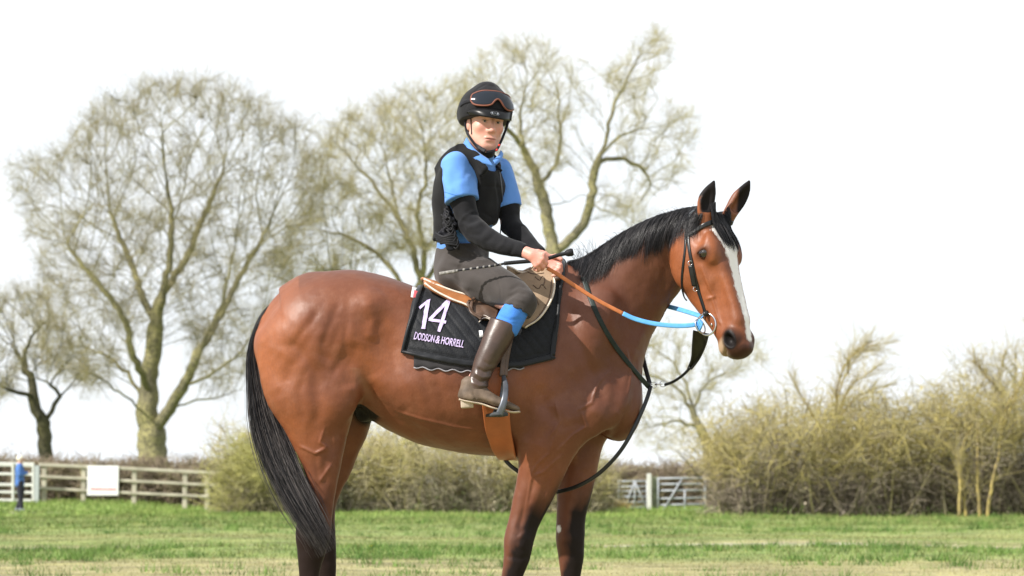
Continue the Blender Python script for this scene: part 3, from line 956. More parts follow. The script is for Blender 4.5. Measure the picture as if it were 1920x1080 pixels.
# taller wind-bent shoots standing above the right hedge
def shoots(name, label, stems, Y0, ntw, seed, r0, mat=m_bark, tmat=m_hedge, poly=None):
    rg = np.random.default_rng(seed)
    bx = W(stems[0][0][0], 960, Y0)
    root = empty(name, (bx[0], Y0, 0), label, 'tree')
    Vs, Fs, nv = [], [], 0; PB = []
    for st in stems:
        pts = catmull(np.array([W(a, b, Y0 + (c[0] if c else 0)) for a, b, *c in st]), 4)
        pts = pts + np.cumsum(rg.normal(0, .012, pts.shape), 0)
        rr = np.linspace(r0, .008, len(pts))
        V, F = sweep(pts, rr * 2, n=7)
        Vs.append(V); Fs += [[i + nv for i in f] for f in F]; nv += len(V)
        PB.append(pts)
    link('trunk', mesh_np('trunk', np.vstack(Vs), Fs), root, mat)
    base_, dirs = [], []
    for _ in range(ntw):
        p = PB[rg.integers(len(PB))]; i = int((.25 + .75 * rg.random()) * (len(p) - 2)); base_.append(p[i] + (p[i + 1] - p[i]) * rg.random())
        dirs.append((p[i + 1] - p[i]) / np.linalg.norm(p[i + 1] - p[i]))
    b_, d = np.array(base_), np.array(dirs)
    d = d * .9 + rg.normal(0, .55, d.shape) + [.12, 0, .25]; d /= np.linalg.norm(d, axis=1)[:, None]
    L = rg.uniform(.2, .95, len(b_))
    pts = [b_]
    for s in range(4):
        d = d + rg.normal(0, .2, d.shape); d /= np.linalg.norm(d, axis=1)[:, None]; pts.append(pts[-1] + d * (L / 4)[:, None])
    PT = np.stack(pts, 1); k = rg.integers(0, len(PT), ntw * 2); j = rg.integers(1, 5, ntw * 2)
    d2 = d[k] + rg.normal(0, .6, (len(k), 3)); L2 = rg.uniform(.08, .3, len(k))[:, None]
    P2 = np.stack([PT[k, j], PT[k, j] + d2 * L2 * .5, PT[k, j] + d2 * L2], 1)
    V1, F1, t1 = twig_mesh(PT, np.full(len(PT), .0065), rg, rg.uniform(.4, 1, len(PT))); V2, F2, t2 = twig_mesh(P2, np.full(len(P2), .0042), rg, rg.uniform(.3, 1, len(P2)))
    link('crown', mesh_np('crown', np.vstack([V1, V2]), np.vstack([F1, F2 + len(V1)]), True, {'tone': np.concatenate([t1, t2])}), root, tmat)['kind'] = 'stuff'
shoots('wind_bent_tree', 'thin tree with branches bent by the wind, rising from the middle of the tall hedge', [
    [(1556, 970), (1558, 900, .3), (1562, 820, .5), (1568, 760, .6), (1590, 700, .6), (1630, 655, .5), (1690, 636, .4)],
    [(1562, 820, .5), (1580, 760, 0), (1600, 720, -.3), (1660, 680, -.5)], [(1565, 790, .5), (1610, 740, .8), (1680, 716, 1)],
    [(1566, 780, .5), (1570, 730, 0), (1595, 670, 0), (1650, 650, 0)], [(1562, 830), (1530, 790, .3), (1500, 740, .5), (1480, 700, .5)], [(1590, 700, .6), (1600, 670, .2), (1640, 640, 0)]],
    47.2, 520, 3, .035, m_bark_y)
shoots('yellow_stem_tree', 'cluster of pale yellow stems standing at the front of the tall hedge', [
    [(1799, 975, -.5), (1799, 930, -.5), (1797, 880, -.4), (1800, 840, -.3), (1815, 800, 0), (1830, 740, 0)], [(1811, 975, -.5), (1811, 930, -.5), (1806, 870, -.5), (1800, 845, -.5)],
    [(1836, 975, -.5), (1835, 930, -.5), (1830, 870, -.4), (1832, 820, -.3), (1828, 770, 0)], [(1852, 975, -.5), (1856, 930, -.5), (1860, 900, -.4), (1868, 860, -.3), (1874, 810, 0), (1900, 740, 0), (1918, 690, 0)],
    [(1874, 810, 0), (1890, 760, 0), (1930, 700, 0)]], 46.0, 260, 4, .05, m_bark_y)
shoots('corner_tree', 'tall twiggy saplings rising at the right end of the tall hedge', [
    [(1900, 970), (1905, 880), (1903, 800), (1908, 720), (1912, 640)], [(1880, 970), (1884, 850), (1870, 760), (1880, 700), (1890, 650)], [(1925, 970), (1930, 850), (1935, 740), (1922, 650), (1925, 590)], [(1905, 800), (1880, 740), (1850, 700), (1830, 680)]],
    47.5, 500, 5, .03, m_bark_y)

# ====================================================================== FENCE, GATES, SIGN
m_rail = simple('weathered pale wood rail', (.42, .39, .31), .85, var=.25, scale=3, bump=.3, bscale=20)
m_wgate = simple('white painted gate', (.60, .60, .57), .6, var=.08, scale=4)
m_mgate = simple('galvanised gate tube', (.36, .38, .41), .6, .1, var=.12, scale=6)
m_post = simple('grey green old post', (.22, .23, .16), .9, var=.3, scale=6, bump=.3)
YF = 60.0
def bar(p0, p1, w, t, name, mat, parent, y=YF, dy=0.0):
    a_, b_ = W(p0[0], p0[1], y + dy), W(p1[0], p1[1], y + dy)
    mb = MB(); v = b_ - a_; up = np.array([0, 0, 1.0]) if abs(v[2]) < abs(v[0]) else np.array([1.0, 0, 0])
    V_, F_ = sweep([a_, b_], w, t, (0, -1, 0)); mb.add(V_, F_)
    return mb.build(name, mat, parent, smooth=False)
fence = empty('rail_fence', W(250, 946, YF), 'pale wooden rail fence with three rails on the left, below the domed tree', 'fence')
for (x, t, b) in ((157, 876, 950), (252, 881, 951), (347, 888, 955), (389, 893, 957), (83, 873, 948)):
    a_ = W(x, t, YF + .06); g0 = float(ground_z(a_[0], YF)); mb = MB()
    mb.box((a_[0], YF + .09, (a_[2] + g0 - .1) / 2), (.135, .12, a_[2] - g0 + .1)); mb.build('post', m_rail, fence, smooth=False, bevel=.012)
for (p0, p1) in (((73, 871), (250, 879)), ((250, 879), (445, 889)), ((73, 893), (250, 902)), ((250, 902), (445, 912)), ((73, 915), (250, 924.5)), ((250, 924.5), (392, 931))):
    bar(p0, p1, .085 if p0[1] > 880 else .10, .04, 'rail', m_rail, fence)
sign = empty('sign_board', W(193, 929, YF - .05), 'white notice board with a line of red lettering fixed on the rail fence', 'sign')
a_, b_ = W(164, 873, YF - .06), W(222, 929, YF - .06); mb = MB()
mb.box(((a_[0] + b_[0]) / 2, YF - .06, (a_[2] + b_[2]) / 2), (b_[0] - a_[0], .02, a_[2] - b_[2])); mb.build('panel', simple('white sign panel', (.80, .79, .80), .5, var=.02), sign, smooth=False, bevel=.008)
mb = MB(); xx = 169.5; rg = random.Random(4)
while xx < 217:
    w_ = rg.uniform(1.2, 3.0); c0 = W(xx, 915.6 + (xx - 169) * .02 - rg.uniform(0, .8), YF - .075); c1 = W(xx + w_, 918.6 + (xx - 169) * .02, YF - .075)
    mb.box(((c0[0] + c1[0]) / 2, YF - .0725, (c0[2] + c1[2]) / 2), (c1[0] - c0[0], .004, c0[2] - c1[2])); xx += w_ + rg.uniform(.5, 1.1)
for k in range(9):
    c0 = W(196 + k * 2.6, 879, YF - .075); mb.box((c0[0], YF - .0725, c0[2]), (.022, .004, .016))
mb.build('lettering', simple('faded red print', (.70, .20, .22), .6), sign, smooth=False)['kind'] = 'stuff'
wg = empty('field_gate', W(20, 943, YF), 'white painted five bar gate at the left edge beside the walking person', 'gate')
for yy, w_ in ((871, .13), (889, .085), (909, .09), (923, .08), (938, .08)):
    bar((-90, yy - 2), (64, yy + .5), w_, .04, 'bar', m_wgate, wg, YF - .4)
for xx in (-40, 24, 62): bar((xx, 868), (xx, 940), .075, .05, 'upright', m_wgate, wg, YF - .4, -.045)
a_ = W(70, 873, YF - .4); g0 = float(ground_z(a_[0], YF)); mb = MB(); mb.box((a_[0], YF - .4, (a_[2] + g0 - .1) / 2), (.13, .13, a_[2] - g0 + .1)); mb.build('gate_post', simple('pale grey post', (.42, .45, .46), .7), wg, smooth=False, bevel=.01)
# metal gates on the right
YG = 60.0
def tubebar(p0, p1, d, name, mat, parent, y): 
    mb = MB(); mb.sweep([W(p0[0], p0[1], y), W(p1[0], p1[1], y)], d); return mb.build(name, mat, parent)
g1 = empty('metal_gate', W(1190, 958, YG), 'grey metal field gate left of the white post, with an inverted V brace', 'gate', 'pair of metal field gates')
for yy in (902, 912, 921, 931, 941, 951): tubebar((1160, yy + .5), (1214, yy), .055, 'bar', m_mgate, g1, YG)
for (p0, p1) in (((1190, 903), (1172, 950)), ((1190, 903), (1212, 951)), ((1190, 903), (1190, 951)), ((1160, 902), (1160, 953)), ((1213, 901), (1213, 953))): tubebar(p0, p1, .045, 'brace', m_mgate, g1, YG - .05)
g2 = empty('metal_gate', W(1275, 960, YG), 'grey metal field gate with one slanting brace between the white post and the tall hedge', 'gate', 'pair of metal field gates')
for yy, e in ((897, -1), (908, -1), (920, -1), (935, -2), (947, -2), (957, -2)): tubebar((1234, yy), (1322, yy + e), .055, 'bar', m_mgate, g2, YG)
for (p0, p1) in (((1241, 961), (1278, 899)), ((1284, 920), (1284, 960)), ((1234, 896), (1234, 960)), ((1322, 896), (1322, 957))): tubebar(p0, p1, .05, 'brace', m_mgate, g2, YG - .05)
mb = MB(); a_ = W(1217, 888, YG - .1); mb.box((a_[0], YG - .1, a_[2] / 2 - .05), (.13, .13, a_[2] + .1)); o = mb.build('gate_post', m_wgate, None, smooth=False, bevel=.01); tag(o, 'white painted gate post between the two metal gates', 'post')
mb = MB(); a_ = W(1228, 894, YG + .1); mb.box((a_[0], YG + .1, a_[2] / 2 - .05), (.17, .17, a_[2] + .1)); o = mb.build('gate_post', m_post, None, smooth=False, bevel=.015); tag(o, 'mossy grey green gate post just behind the white gate post', 'post')
# path end and dry reeds
mb = MB(); rg = np.random.default_rng(8)
PT = []
for i in range(420):
    x = rg.normal(1155, 11); b_ = W(x, 957, 58.5); b_[2] = 0; L = rg.uniform(.15, .5); d_ = nrm([rg.normal(0, .5), rg.normal(0, .3), 1])
    PT.append([b_, b_ + d_ * L * .5, b_ + d_ * L + [rg.normal(0, .1), 0, -.03]])
V, F, t = twig_mesh(np.array(PT), np.full(420, .007), rg)
o = link('dry_grass', mesh_np('dry_grass', V, F, True, {'tone': t}), None, twig_mat('dry straw', [(.38, .28, .14), (.50, .40, .20), (.44, .34, .12)])); tag(o, 'clump of dry straw coloured grass left of the metal gates', 'grass', None, 'stuff')
# dandelion
fl = empty('dandelion', W(696, 1032, 18.5), 'single yellow dandelion flower in the grass behind the horse hind legs', 'flower')
c_ = W(696, 1032, 18.5); c_[2] = max(c_[2], .06)
mb = MB(); mb.add(*[*sweep([c_ - [0, 0, .05], c_], .006)]); mb.build('stem', simple('green stem', (.12, .2, .05), .7), fl)
mb = MB()
for k in range(16):
    a_ = 2 * PI * k / 16; mb.sweep([c_, c_ + np.array([math.cos(a_) * .02, math.sin(a_) * .02, .006])], .010, .003)
mb.build('petals', simple('yellow petals', (.85, .68, .04), .6), fl)

# ====================================================================== PERSON IN THE DISTANCE
YP = 51.0
PS_ = .89
wk = empty('person', W(38, 955, YP), 'distant white haired person in a blue jacket walking past the white gate', 'person')
k_ = (YP + CAMD) / FPX   # metres per pixel there
def PP(x, y, d=0): return W(x, y, YP + d)
def tb(nodes, L=(0, 1, 0)): return Tube([[*PP(a, b, c), l * PS_, f * PS_, k * PS_] for a, b, c, l, f, k in nodes], L, m=3)
zf = float(ground_z(PP(38, 955)[0], YP))
fy = 905 + (CAMH - zf) / k_ - 3
body = [('add', Ell(PP(38.5, 862, 0), (.085, .078, .115)), 0), ('add', Cone(PP(37.5, 868), PP(37, 875), .05, .06), .03), ('add', Cone(PP(43, 863.5), PP(44.4, 864.2), .014, .010), .012),
        ('add', tb([(37, 873, 0, .13, .08, .08), (37, 882, 0, .17, .11, .11), (37, 893, 0, .15, .10, .10), (37, 905, 0, .155, .11, .11)]), .03)]
for s in (-1, 1):
    body += [('add', tb([(37, 905, s * .08, .08, .09, .09), (39 + 1.5 * s, 927, s * .09, .06, .065, .065), (37 - 3.5 * s, fy - 3, s * .09, .04, .045, .045)]), .03), ('add', Cone(PP(36 - 3.5 * s, fy - 1, s * .09), PP(40 - 3.5 * s, fy + .3, s * .09), .045, .035), .02),
             ('add', Cone(PP(37, 876, s * .19), PP(37, 890, s * .22), .05, .042), .02), ('add', Cone(PP(37, 890, s * .22), PP(51, 886.5, s * .12), .042, .030), .01)]
    body += [('add', Cone(PP(51, 886.5, s * .12), PP(53.5, 885.5, s * .09), .032, .028), .01)]
    for q in range(4): body += [('add', Cone(PP(53, 884.8 + .7 * q, s * .09), PP(55.5, 884.2 + .8 * q, s * .06), .011, .008), .004)]
    body += [('add', Cone(PP(52, 884.5, s * .10), PP(53.5, 882.8, s * .07), .012, .009), .004)]
bv, bf = sculpt(body, .012, relax=1, pad=.03)
link('body', mesh_np('walker_body', bv, bf), wk, simple('pale skin', (.60, .38, .30), .6, var=.05))
def cover(ops, h, name, mat):
    v, f = sculpt(ops, h, relax=2, pad=.03); link(name, mesh_np(name, v, f), wk, mat)
jac = [('add', tb([(37, 874, 0, .15, .10, .10), (37, 882, 0, .195, .13, .13), (37, 893, 0, .175, .125, .125), (37, 908, 0, .185, .135, .135)]), 0)]
for s in (-1, 1): jac += [('add', Cone(PP(37, 876, s * .19), PP(37, 890, s * .22), .068, .06), .03), ('add', Cone(PP(37, 890, s * .22), PP(50, 886.7, s * .13), .06, .045), .015)]
cover(jac, .014, 'jacket', simple('blue padded jacket', (.07, .16, .42), .7, var=.2, scale=12, bump=.4, bscale=30))
tr = []
for s in (-1, 1): tr.append(('add', tb([(37, 905, s * .08, .095, .11, .11), (39 + 1.5 * s, 927, s * .09, .075, .08, .08), (37 - 3.3 * s, fy - 5, s * .09, .062, .068, .068)]), .03))
cover(tr, .014, 'trousers', simple('dark trousers', (.03, .03, .04), .8))
for s in (-1, 1): cover([('add', Cone(PP(35.5 - 3.5 * s, fy - 1.5, s * .09), PP(40.5 - 3.5 * s, fy, s * .09), .058, .045), .02)], .012, 'boot', simple('grey blue boot', (.20, .23, .28), .7))
cover([('add', Ell(PP(37.6, 859.5, 0), (.095, .092, .085)), 0), ('sub', Ell(PP(43.5, 864.5, 0), (.085, .10, .09)), .01)], .012, 'hair', simple('white hair', (.74, .70, .60), .8, bump=.4))
mb = MB(); mb.box((PP(20, 955)[0], YP - .6, float(ground_z(PP(20, 955)[0], YP - .6)) + .004), (3.5, .5, .008)); o = mb.build('path', simple('pale concrete path', (.46, .42, .38), .9), None, smooth=False); tag(o, 'strip of pale path by the white gate', None, None, 'structure')
# ====================================================================== THE HORSE
def tube_px(nodes, L=(0, 1, 0), m=3, cap=None, n=2.0):
    """nodes: (px, py, y, lateral metres, front px, back px)"""
    out = []
    for (px, py, y, la, fr, bk) in nodes:
        sc = S * (y + CAMD) / CAMD
        out.append([*W(px, py, y), la, fr * sc, bk * sc])
    return Tube(out, L, m, None if cap is None else cap, n)


def ell_px(px, py, y, rx, ry_m, rz, rot=0.0):
    """ellipsoid at pixel, radii rx, rz in px, ry in metres, rot in degrees in the side plane (clockwise in the picture)"""
    a = R(-rot)
    M = np.array([[math.cos(a), 0, math.sin(a)], [0, 1, 0], [-math.sin(a), 0, math.cos(a)]])
    return Ell(W(px, py, y), (rx * S, ry_m, rz * S), M)


def cone_px(a, b, ra, rb):
    return Cone(W(*a), W(*b), ra * S, rb * S)


horse_ops = []
H_ = horse_ops
# trunk
trunk_rows = [  # x, top, bottom, half width
    (505, 602, 700, .10), (526, 569, 728, .15), (550, 546, 745, .19), (575, 528, 745, .22), (600, 514, 745, .245), (650, 506, 740, .268), (700, 516, 756, .27),
    (745, 532, 792, .265), (800, 546, 828, .285), (860, 553, 846, .298), (920, 553, 854, .292), (980, 538, 856, .268),
    (1040, 514, 852, .235), (1090, 512, 846, .205), (1135, 545, 830, .18), (1168, 600, 800, .14)]
H_.append(('add', tube_px([(x, (t + b) / 2, 0, w, (b - t) / 2, (b - t) / 2) for x, t, b, w in trunk_rows], m=3, n=2.15, cap=.06), .01))
# withers and loin ridge
H_.append(('add', tube_px([(585, 550, 0, .09, 28, 28), (556, 562, 0, .08, 26, 26), (530, 577, 0, .06, 22, 22), (509, 597, 0, .045, 16, 16)]), .07))
H_.append(('add', tube_px([(980, 560, 0, .07, 25, 25), (1050, 535, 0, .06, 28, 28), (1100, 532, 0, .06, 30, 30)]), .12))
# neck (crest side is the front radius here)
H_.append(('add', tube_px([
    (1075, 680, 0, .165, 80, 90), (1110, 620, 0, .150, 88, 98), (1150, 545, -.02, .120, 78, 106), (1200, 490, -.045, .100, 62, 95),
    (1250, 450, -.085, .086, 48, 82), (1305, 425, -.14, .066, 38, 70)], m=4), .06))
# breast
H_.append(('add', ell_px(1148, 738, 0, 50, .15, 90, -12), .10))
for s in (-1, 1):
    H_.append(('add', ell_px(1160, 750, s * .075, 38, .085, 58, -12), .05))
    # shoulder blade, upper arm, triceps
    H_.append(('add', ell_px(1092, 650, s * .155, 42, .075, 110, 24), .07))
    H_.append(('add', ell_px(1110, 765, s * .165, 62, .07, 50, -25), .06))
    H_.append(('add', ell_px(1035, 785, s * .165, 50, .07, 68, 18), .06))
    # point of hip, gluteal mass
    H_.append(('add', ell_px(695, 578, s * .205, 30, .05, 26, 20), .05))
    H_.append(('add', ell_px(592, 638, s * .145, 78, .122, 84, 20), .10))
    # rib cage side fullness
    H_.append(('add', ell_px(880, 715, s * .12, 150, .185, 110, 5), .05))
# flank hollow
    H_.append(('sub', ell_px(722, 640, s * .335, 26, .075, 58, -12), .10))
# near hind leg (y < 0), far hind leg
H_.append(('add', tube_px([
    (562, 640, -.10, .13, 80, 84), (580, 720, -.135, .125, 84, 88), (592, 775, -.145, .112, 72, 72), (597, 825, -.15, .085, 54, 51),
    (603, 870, -.155, .064, 38, 35), (605, 910, -.155, .049, 26, 29), (603, 945, -.155, .041, 23, 27), (594, 975, -.155, .042, 29, 33),
    (586, 1003, -.155, .045, 33, 32), (583, 1035, -.155, .040, 27, 26), (581, 1065, -.155, .032, 20, 21), (580, 1110, -.155, .028, 16, 18),
    (582, 1165, -.155, .028, 16, 19), (586, 1196, -.155, .034, 22, 24), (600, 1222, -.155, .032, 20, 18), (608, 1243, -.155, .044, 28, 26), (612, 1256, -.155, .052, 34, 34)], m=3), .055))
H_.append(('add', tube_px([
    (640, 690, .12, .11, 60, 80), (645, 745, .135, .11, 56, 75), (643, 795, .14, .10, 50, 60), (632, 838, .15, .08, 42, 48),
    (623, 880, .15, .06, 35, 34), (615, 910, .15, .048, 27, 26), (609, 945, .15, .041, 21, 23), (604, 975, .15, .042, 25, 27),
    (602, 1003, .15, .045, 27, 26), (606, 1035, .15, .040, 24, 24), (611, 1065, .15, .032, 19, 20), (614, 1110, .15, .028, 16, 18),
    (618, 1165, .15, .028, 16, 19), (624, 1196, .15, .034, 22, 24), (636, 1222, .15, .032, 20, 18), (644, 1243, .15, .044, 28, 26), (648, 1256, .15, .052, 34, 34)], m=3), .06))
# stifle
H_.append(('add', ell_px(640, 735, -.215, 34, .05, 52, 10), .06))
H_.append(('add', ell_px(655, 745, .2, 30, .05, 50, 10), .06))
# sheath
H_.append(('add', ell_px(686, 757, -.02, 20, .05, 35, 12), .025))
# near fore, far fore
H_.append(('add', tube_px([
    (1045, 790, -.14, .085, 62, 62), (1028, 830, -.145, .085, 56, 54), (1018, 872, -.145, .074, 46, 46), (1006, 912, -.14, .062, 39, 39),
    (991, 952, -.135, .052, 33, 33), (982, 980, -.135, .047, 29, 29), (973, 1014, -.135, .049, 28, 28), (969, 1045, -.135, .044, 24, 24),
    (961, 1080, -.135, .034, 19, 20), (952, 1120, -.135, .030, 15, 19), (944, 1165, -.135, .030, 15, 19), (940, 1196, -.135, .036, 21, 24),
    (950, 1222, -.135, .034, 20, 18), (958, 1243, -.135, .05, 30, 28), (962, 1256, -.135, .06, 36, 36)], m=3), .07))
H_.append(('add', tube_px([
    (1090, 800, .14, .08, 50, 60), (1086, 840, .14, .078, 42, 46), (1083, 876, .14, .07, 37, 39), (1079, 912, .135, .06, 34, 35),
    (1073, 952, .13, .050, 29, 30), (1070, 980, .13, .046, 27, 27), (1070, 1014, .13, .048, 26, 27), (1071, 1045, .13, .043, 23, 24),
    (1071, 1080, .13, .034, 18, 20), (1070, 1120, .13, .030, 15, 19), (1069, 1165, .13, .030, 15, 19), (1070, 1196, .13, .036, 21, 24),
    (1080, 1222, .13, .034, 20, 18), (1088, 1243, .13, .05, 30, 28), (1092, 1256, .13, .06, 36, 36)], m=3), .06))

# ---- head, built in its own frame: u out of the face, v towards the near side, w down its length
HA, HB = R(47), R(17.3)
hF = np.array([math.cos(HA), -math.sin(HA), 0.0])
hU = math.cos(HB) * hF + math.sin(HB) * np.array([0, 0, 1.0])
hW = math.sin(HB) * hF - math.cos(HB) * np.array([0, 0, 1.0])
hV = np.array([-math.sin(HA), -math.cos(HA), 0.0])
hO = W(1344, 388, -.30)
def hd(u, v, w): return hO + hU * u + hV * v + hW * w
hM = np.stack([hU, hV, hW])
def hrot(deg_uw=0, deg_vw=0, deg_uv=0):
    a, b, c = R(deg_uw), R(deg_vw), R(deg_uv)
    A = np.array([[math.cos(a), 0, math.sin(a)], [0, 1, 0], [-math.sin(a), 0, math.cos(a)]])
    B = np.array([[1, 0, 0], [0, math.cos(b), math.sin(b)], [0, -math.sin(b), math.cos(b)]])
    D = np.array([[math.cos(c), math.sin(c), 0], [-math.sin(c), math.cos(c), 0], [0, 0, 1]])
    return A @ B @ D @ hM
def hell(u, v, w, ru, rv, rw, **k): return Ell(hd(u, v, w), (ru, rv, rw), hrot(**k))
hL = np.cross(hU, hW)
head_rows = [  # w, dorsal u, ventral u, half width
    (.015, -.01, -.15, .062), (.06, .004, -.21, .082), (.12, .012, -.262, .098), (.18, .014, -.280, .104), (.24, .010, -.275, .092),
    (.30, .006, -.255, .077), (.36, .003, -.226, .067), (.42, .0, -.198, .059), (.48, .0, -.172, .055), (.54, -.001, -.152, .058),
    (.59, -.008, -.138, .058), (.62, -.024, -.122, .050)]
H_.append(('add', Tube([[*hd((a + b) / 2, 0, w), hw, (a - b) / 2, (a - b) / 2] for w, a, b, hw in head_rows], hL, m=3, cap=.03, n=2.3), .022))
for s in (-1, 1):
    H_.append(('add', hell(-.170, s * .060, .190, .098, .045, .110), .03))              # cheek
    H_.append(('add', hell(-.024, s * .078, .182, .026, .024, .060), .045))              # brow bone
    H_.append(('add', Cone(hd(-.085, s * .078, .245), hd(-.075, s * .055, .36), .010, .006), .02))   # facial crest
    H_.append(('add', Cone(hd(-.02, s * .035, .27), hd(-.015, s * .022, .50), .016, .014), .03))      # nasal bone edge
    H_.append(('add', hell(-.055, s * .051, .575, .038, .020, .044), .02))              # nostril wing
    H_.append(('sub', hell(-.056, s * .072, .578, .022, .032, .034, deg_uw=-25), .010)) # nostril
    H_.append(('sub', hell(-.065, s * .070, .42, .030, .016, .07, deg_uw=8), .04))      # hollow above the mouth
    H_.append(('sub', hell(-.050, s * .114, .197, .029, .018, .0175, deg_uw=22), .006))  # eye socket
    H_.append(('add', Cone(hd(-.070, s * .106, .186), hd(-.028, s * .106, .178), .006, .006), .008))    # upper lid
    H_.append(('sub', hell(-.05, s * .098, .115, .022, .014, .028), .03))               # hollow above the eye
    near_ear = s > 0
    ep = [(1324, 436, 10), (1323, 414, 13), (1322, 394, 15.5), (1325, 374, 16.5), (1332, 356, 11.5), (1339, 340, 2.5)] if near_ear else [(1348, 440, 12), (1362, 414, 13), (1372, 396, 14), (1384, 376, 15.5), (1396, 357, 11), (1404.5, 339.5, 2.5)]
    ey = -.335 if near_ear else -.245
    H_.append(('add', Tube([[*W(a, b, ey + (.012 if near_ear else 0)), r * S, .6 * r * S + .003, .6 * r * S + .003] for a, b, r in ep], (1, .35, .0), m=3, cap=.006), .012))
    ox, oy = (3, -.017) if near_ear else (5, -.015)
    H_.append(('sub', Tube([[*W(a + ox, b, ey + oy), .62 * r * S, .55 * r * S, .55 * r * S] for a, b, r in ep[2:]], (1, .35, .0), m=3, cap=.004), .006))
H_.append(('add', hell(-.052, 0, .618, .046, .050, .030), .02))                          # upper lip
H_.append(('add', hell(-.132, 0, .586, .026, .038, .038), .022))                         # chin
H_.append(('sub', hell(-.112, 0, .612, .040, .080, .0045, deg_uw=-24), .008))            # mouth

hV_, hF_ = sculpt(horse_ops, .0052, relax=3)
hN = vnormals(hV_, hF_)
hx, hy_px = to_px(hV_)
near = (hN[:, 1] < 0.2) & (hV_[:, 1] < 0.02)

# ---- muscle lines and veins, cut and raised in the surface of the near side
def relief(pts, sig, h, depth_ok=None, both=True):
    global hV_
    if sig > 4.5: h *= 1.1
    d, t = line_dist(hx, hy_px, pts)
    w = np.exp(-(d / sig) ** 2) * np.clip(np.minimum(t, 1 - t) * 6 + .15, 0, 1)
    sel = near if depth_ok is None else near & depth_ok
    hV_ = hV_ + hN * (w * h * sel)[:, None]

legs_near = hV_[:, 1] < -.06
# hindquarter
relief([(520, 640), (560, 655), (590, 700), (600, 760), (585, 830)], 13, -.006)
relief([(600, 590), (575, 640), (548, 690), (530, 730)], 15, -.006)
relief([(650, 580), (625, 640), (600, 680)], 16, -.006)
relief([(668, 640), (650, 690), (655, 730)], 15, -.007)
relief([(570, 600), (540, 635), (520, 670)], 34, .003)
relief([(635, 565), (618, 610), (601, 656)], 8, -.0045)
relief([(601, 577), (567, 622), (544, 656)], 8, -.0045)
relief([(652, 599), (646, 667), (618, 707)], 8, -.004)
relief([(575, 690), (560, 740), (570, 790)], 8, -.003)
relief([(690, 560), (700, 600), (690, 640)], 12, .006)
relief([(612, 800), (620, 840), (606, 880), (612, 925)], 9, -.005, legs_near)
relief([(590, 850), (596, 900), (600, 940)], 6, -.004, legs_near)
# barrel: ribs and flank fold
relief([(680, 715), (700, 745), (740, 785), (800, 818)], 12, -.008)
relief([(700, 700), (725, 735), (760, 770)], 16, .005)
for k in range(7):
    relief([(735 + k * 26, 640 + 8 * k), (742 + k * 26, 700 + 4 * k), (760 + k * 26, 760 + 4 * k)], 8, -.0018)
# shoulder
relief([(1060, 560), (1085, 640), (1120, 720), (1140, 760)], 11, -.008)
relief([(1012, 720), (1030, 790), (1010, 835)], 13, -.007)
relief([(985, 690), (990, 760), (985, 830)], 12, -.007)
relief([(1060, 735), (1020, 760), (1060, 800), (1120, 790)], 10, -.004)
relief([(1140, 640), (1160, 700), (1150, 780), (1120, 840)], 13, -.007)
relief([(1195, 700), (1186, 760), (1150, 820), (1090, 858)], 7, -.006)
relief([(1105, 760), (1140, 790), (1165, 770)], 12, .005)
# neck: jugular groove, muscles
relief([(1268, 560), (1235, 600), (1200, 660), (1180, 720)], 10, -.007)
relief([(1262, 470), (1245, 530), (1215, 590), (1170, 640)], 13, -.005)
relief([(1230, 440), (1190, 490), (1150, 560), (1120, 600)], 20, .004)
# forearm
relief([(1010, 850), (1000, 900), (985, 950), (970, 1000)], 7, -.005, legs_near)
relief([(1040, 850), (1028, 900), (1008, 960), (990, 1010)], 6, -.004, legs_near)
relief([(975, 1000), (985, 1012), (975, 1030)], 9, .004, legs_near)
relief([(950, 1042), (975, 1048), (992, 1042)], 5, -.003, legs_near)
_w1 = np.array([noise.noise(Vector(v) * 9 + Vector((5, 0, 0))) for v in hV_.tolist()]); _w2 = np.array([noise.noise(Vector(v) * 30 + Vector((9, 3, 0))) for v in hV_.tolist()])
hV_ = hV_ + hN * (.0030 * _w1 + .0011 * _w2)[:, None]
# veins
for v in ([(1045, 800), (1030, 850), (1008, 870), (998, 885), (990, 930), (985, 960)], [(1058, 850), (1035, 870), (1020, 885), (1000, 893)],
          [(610, 800), (600, 830), (612, 838), (590, 852)], [(622, 870), (610, 888), (598, 905)], [(560, 835), (590, 850), (615, 842)],
          [(1150, 690), (1120, 720), (1110, 755), (1080, 770)], [(1085, 760), (1100, 800), (1075, 815), (1040, 850)], [(1130, 700), (1112, 745)],
          [(740, 770), (790, 785), (850, 800), (905, 806)], [(1172, 650), (1186, 700), (1176, 745)], [(1040, 750), (1050, 790), (1030, 820)],
          [(1316, 500), (1330, 540), (1340, 556), (1322, 562)], [(1335, 556), (1345, 590), (1352, 610)], [(600, 985), (608, 1010), (600, 1040)]):
    relief(v, 2.6, .0045)
hN = vnormals(hV_, hF_)

# ---- coat masks: where the coat is black, white, pinkish, darker or warmer
def blob(cx, cy, r, soft, sel=None):
    d = np.hypot(hx - cx, hy_px - cy)
    return np.clip((r - d) / soft + .5, 0, 1)
q = (hV_ - hO)
qu, qv, qw = q @ hU, q @ hV, q @ hW
ishead = (qw > -.16) & (qw < .75) & (np.abs(qv) < .14) & (qu > -.30) & (hx > 1255) & (hy_px < 700)
ns = np.array([noise.noise(Vector(v) * 9) for v in hV_.tolist()])
ns2 = np.array([noise.noise(Vector(v) * 38) for v in hV_.tolist()])
black = np.zeros(len(hV_)); white = np.zeros(len(hV_)); pale = np.zeros(len(hV_)); dark = np.zeros(len(hV_))
